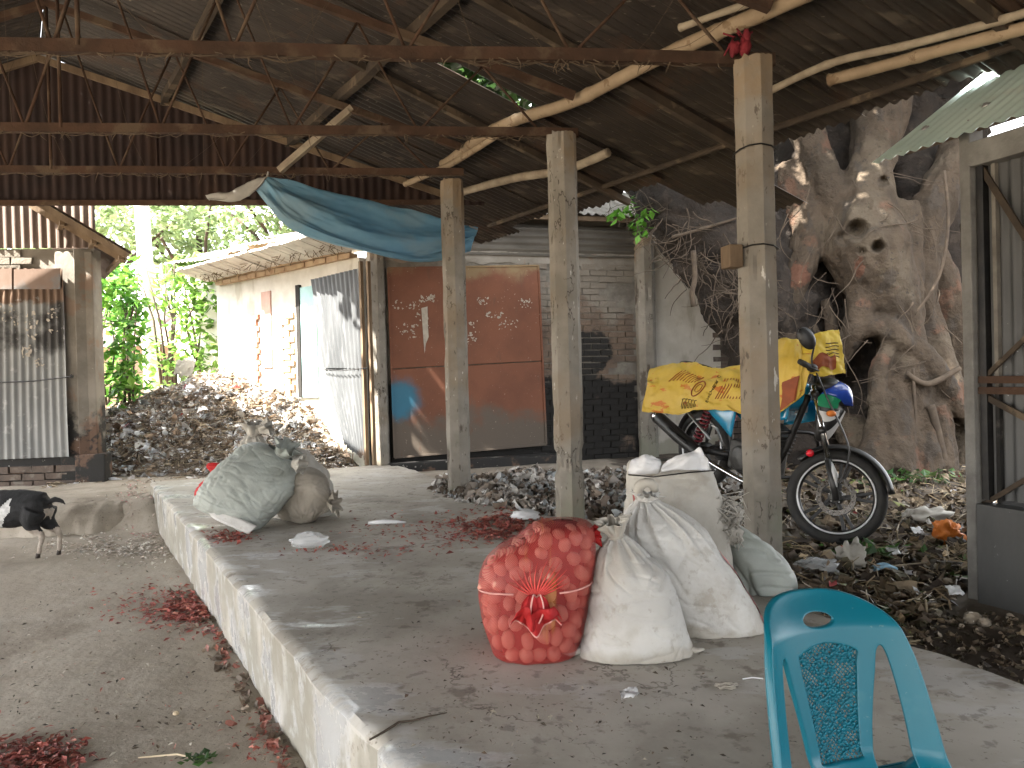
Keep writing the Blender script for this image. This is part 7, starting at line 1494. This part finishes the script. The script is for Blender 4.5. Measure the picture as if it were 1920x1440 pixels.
# ================================================================ goat
def goat():
    base = Vector((-3.93, 6.45, gz(-4.1, 6.40))); root = thing('goat', base, 'black goat with a white side patch and pale hind legs walking away', 'goat')
    f = Vector((-1, .06, 0)).normalized(); s = Vector((-f.y, f.x, 0)) * -1
    def G(x, y, z): return base + f * x + s * y + Vector((0, 0, z))
    mb = MB()
    def tb(P, R, n=12, flat=1.0):
        pts = [G(*p) for p in P]; k = 16; mb.tube([cr(pts, i / k) for i in range(k + 1)], [cr(R, i / k) for i in range(k + 1)], n=n, flat=flat)
    tb([(-.01, 0, .43), (.05, 0, .425), (.16, 0, .405), (.30, 0, .39), (.44, 0, .40), (.55, 0, .42), (.60, 0, .43)], [.06, .112, .132, .150, .148, .125, .06])
    tb([(.02, 0, .49), (.20, 0, .51), (.40, 0, .51), (.54, 0, .52)], [.05, .055, .055, .05])
    tb([(.52, 0, .47), (.62, 0, .56), (.70, 0, .66)], [.09, .07, .058]); tb([(.68, 0, .69), (.76, 0, .67), (.84, 0, .62), (.87, 0, .60)], [.055, .055, .038, .026])
    for sy, dx in ((-1, .015), (1, -.055)):
        tb([(.06, sy * .055, .40), (.09 + dx * .5, sy * .065, .30), (.05 + dx, sy * .062, .235), (-.005 + dx, sy * .06, .185), (.012 + dx * 1.3, sy * .06, .09), (.02 + dx * 1.4, sy * .06, .03)], [.10, .075, .044, .026, .0195, .020])
        tb([(.50, sy * .06, .40), (.51, sy * .062, .28), (.50, sy * .062, .19), (.505, sy * .062, .09), (.51, sy * .062, .03)], [.06, .04, .023, .017, .017])
        tb([(.70, sy * .05, .70), (.69, sy * .10, .68), (.70, sy * .14, .63)], [.022, .024, .006])
    tb([(-.02, 0, .455), (-.07, .0, .475), (-.125, .0, .462), (-.17, 0, .425)], [.022, .024, .018, .004])
    out = fuse(mb, .011, smooth=4, disp=lambda p, n: .003 * N3(p.x * 30, p.y * 30, p.z * 30)); V = [Vector(v) for v in out.v]; cols = []
    for fc in out.f:
        c = sum((V[i] for i in fc), Vector()) / len(fc); q = c - base; x = q.dot(f); z = q.z; y = q.dot(s)
        w = N3(c.x * 14, c.y * 14, c.z * 14) * .02
        if abs(x - (.30 - .55 * (z - .38)) + w * 1.6) < .045 + .035 * N3(z * 11, 2) - .25 * max(0, z - .43) and z < .50 and z > .26: k = (.50, .50, .49)
        elif z < .225 + w * 2 and x < .2: k = (.36, .31, .26) if x < .04 + .2 * (z - .1) else (.28, .235, .19)
        elif z < .2: k = (.40, .36, .31)
        elif x < .0 and abs(y) < .05 and z < .40 and z > .3: k = (.33, .29, .25)
        else: k = (.012, .012, .013)
        cols.append(k)
    out.c = cols; out.build('body', MT['goat'], root, smooth=True)
    for sy, dx in ((-1, .015), (1, -.055)):
        for x in (.025 + dx * 1.45, .515):
            m2 = MB(); m2.tube([G(x + .006, sy * .06, 0.0), G(x, sy * .06, .04)], [.022, .017], n=10, flat=.8); m2.build('hoof', MT['hoof'], root, smooth=True)
        m2 = MB(); m2.tube([G(.70, sy * .03, .73), G(.66, sy * .04, .79), G(.60, sy * .05, .82)], [.014, .010, .003], n=8); m2.build('horn', MT['hoof'], root, smooth=True)
goat()
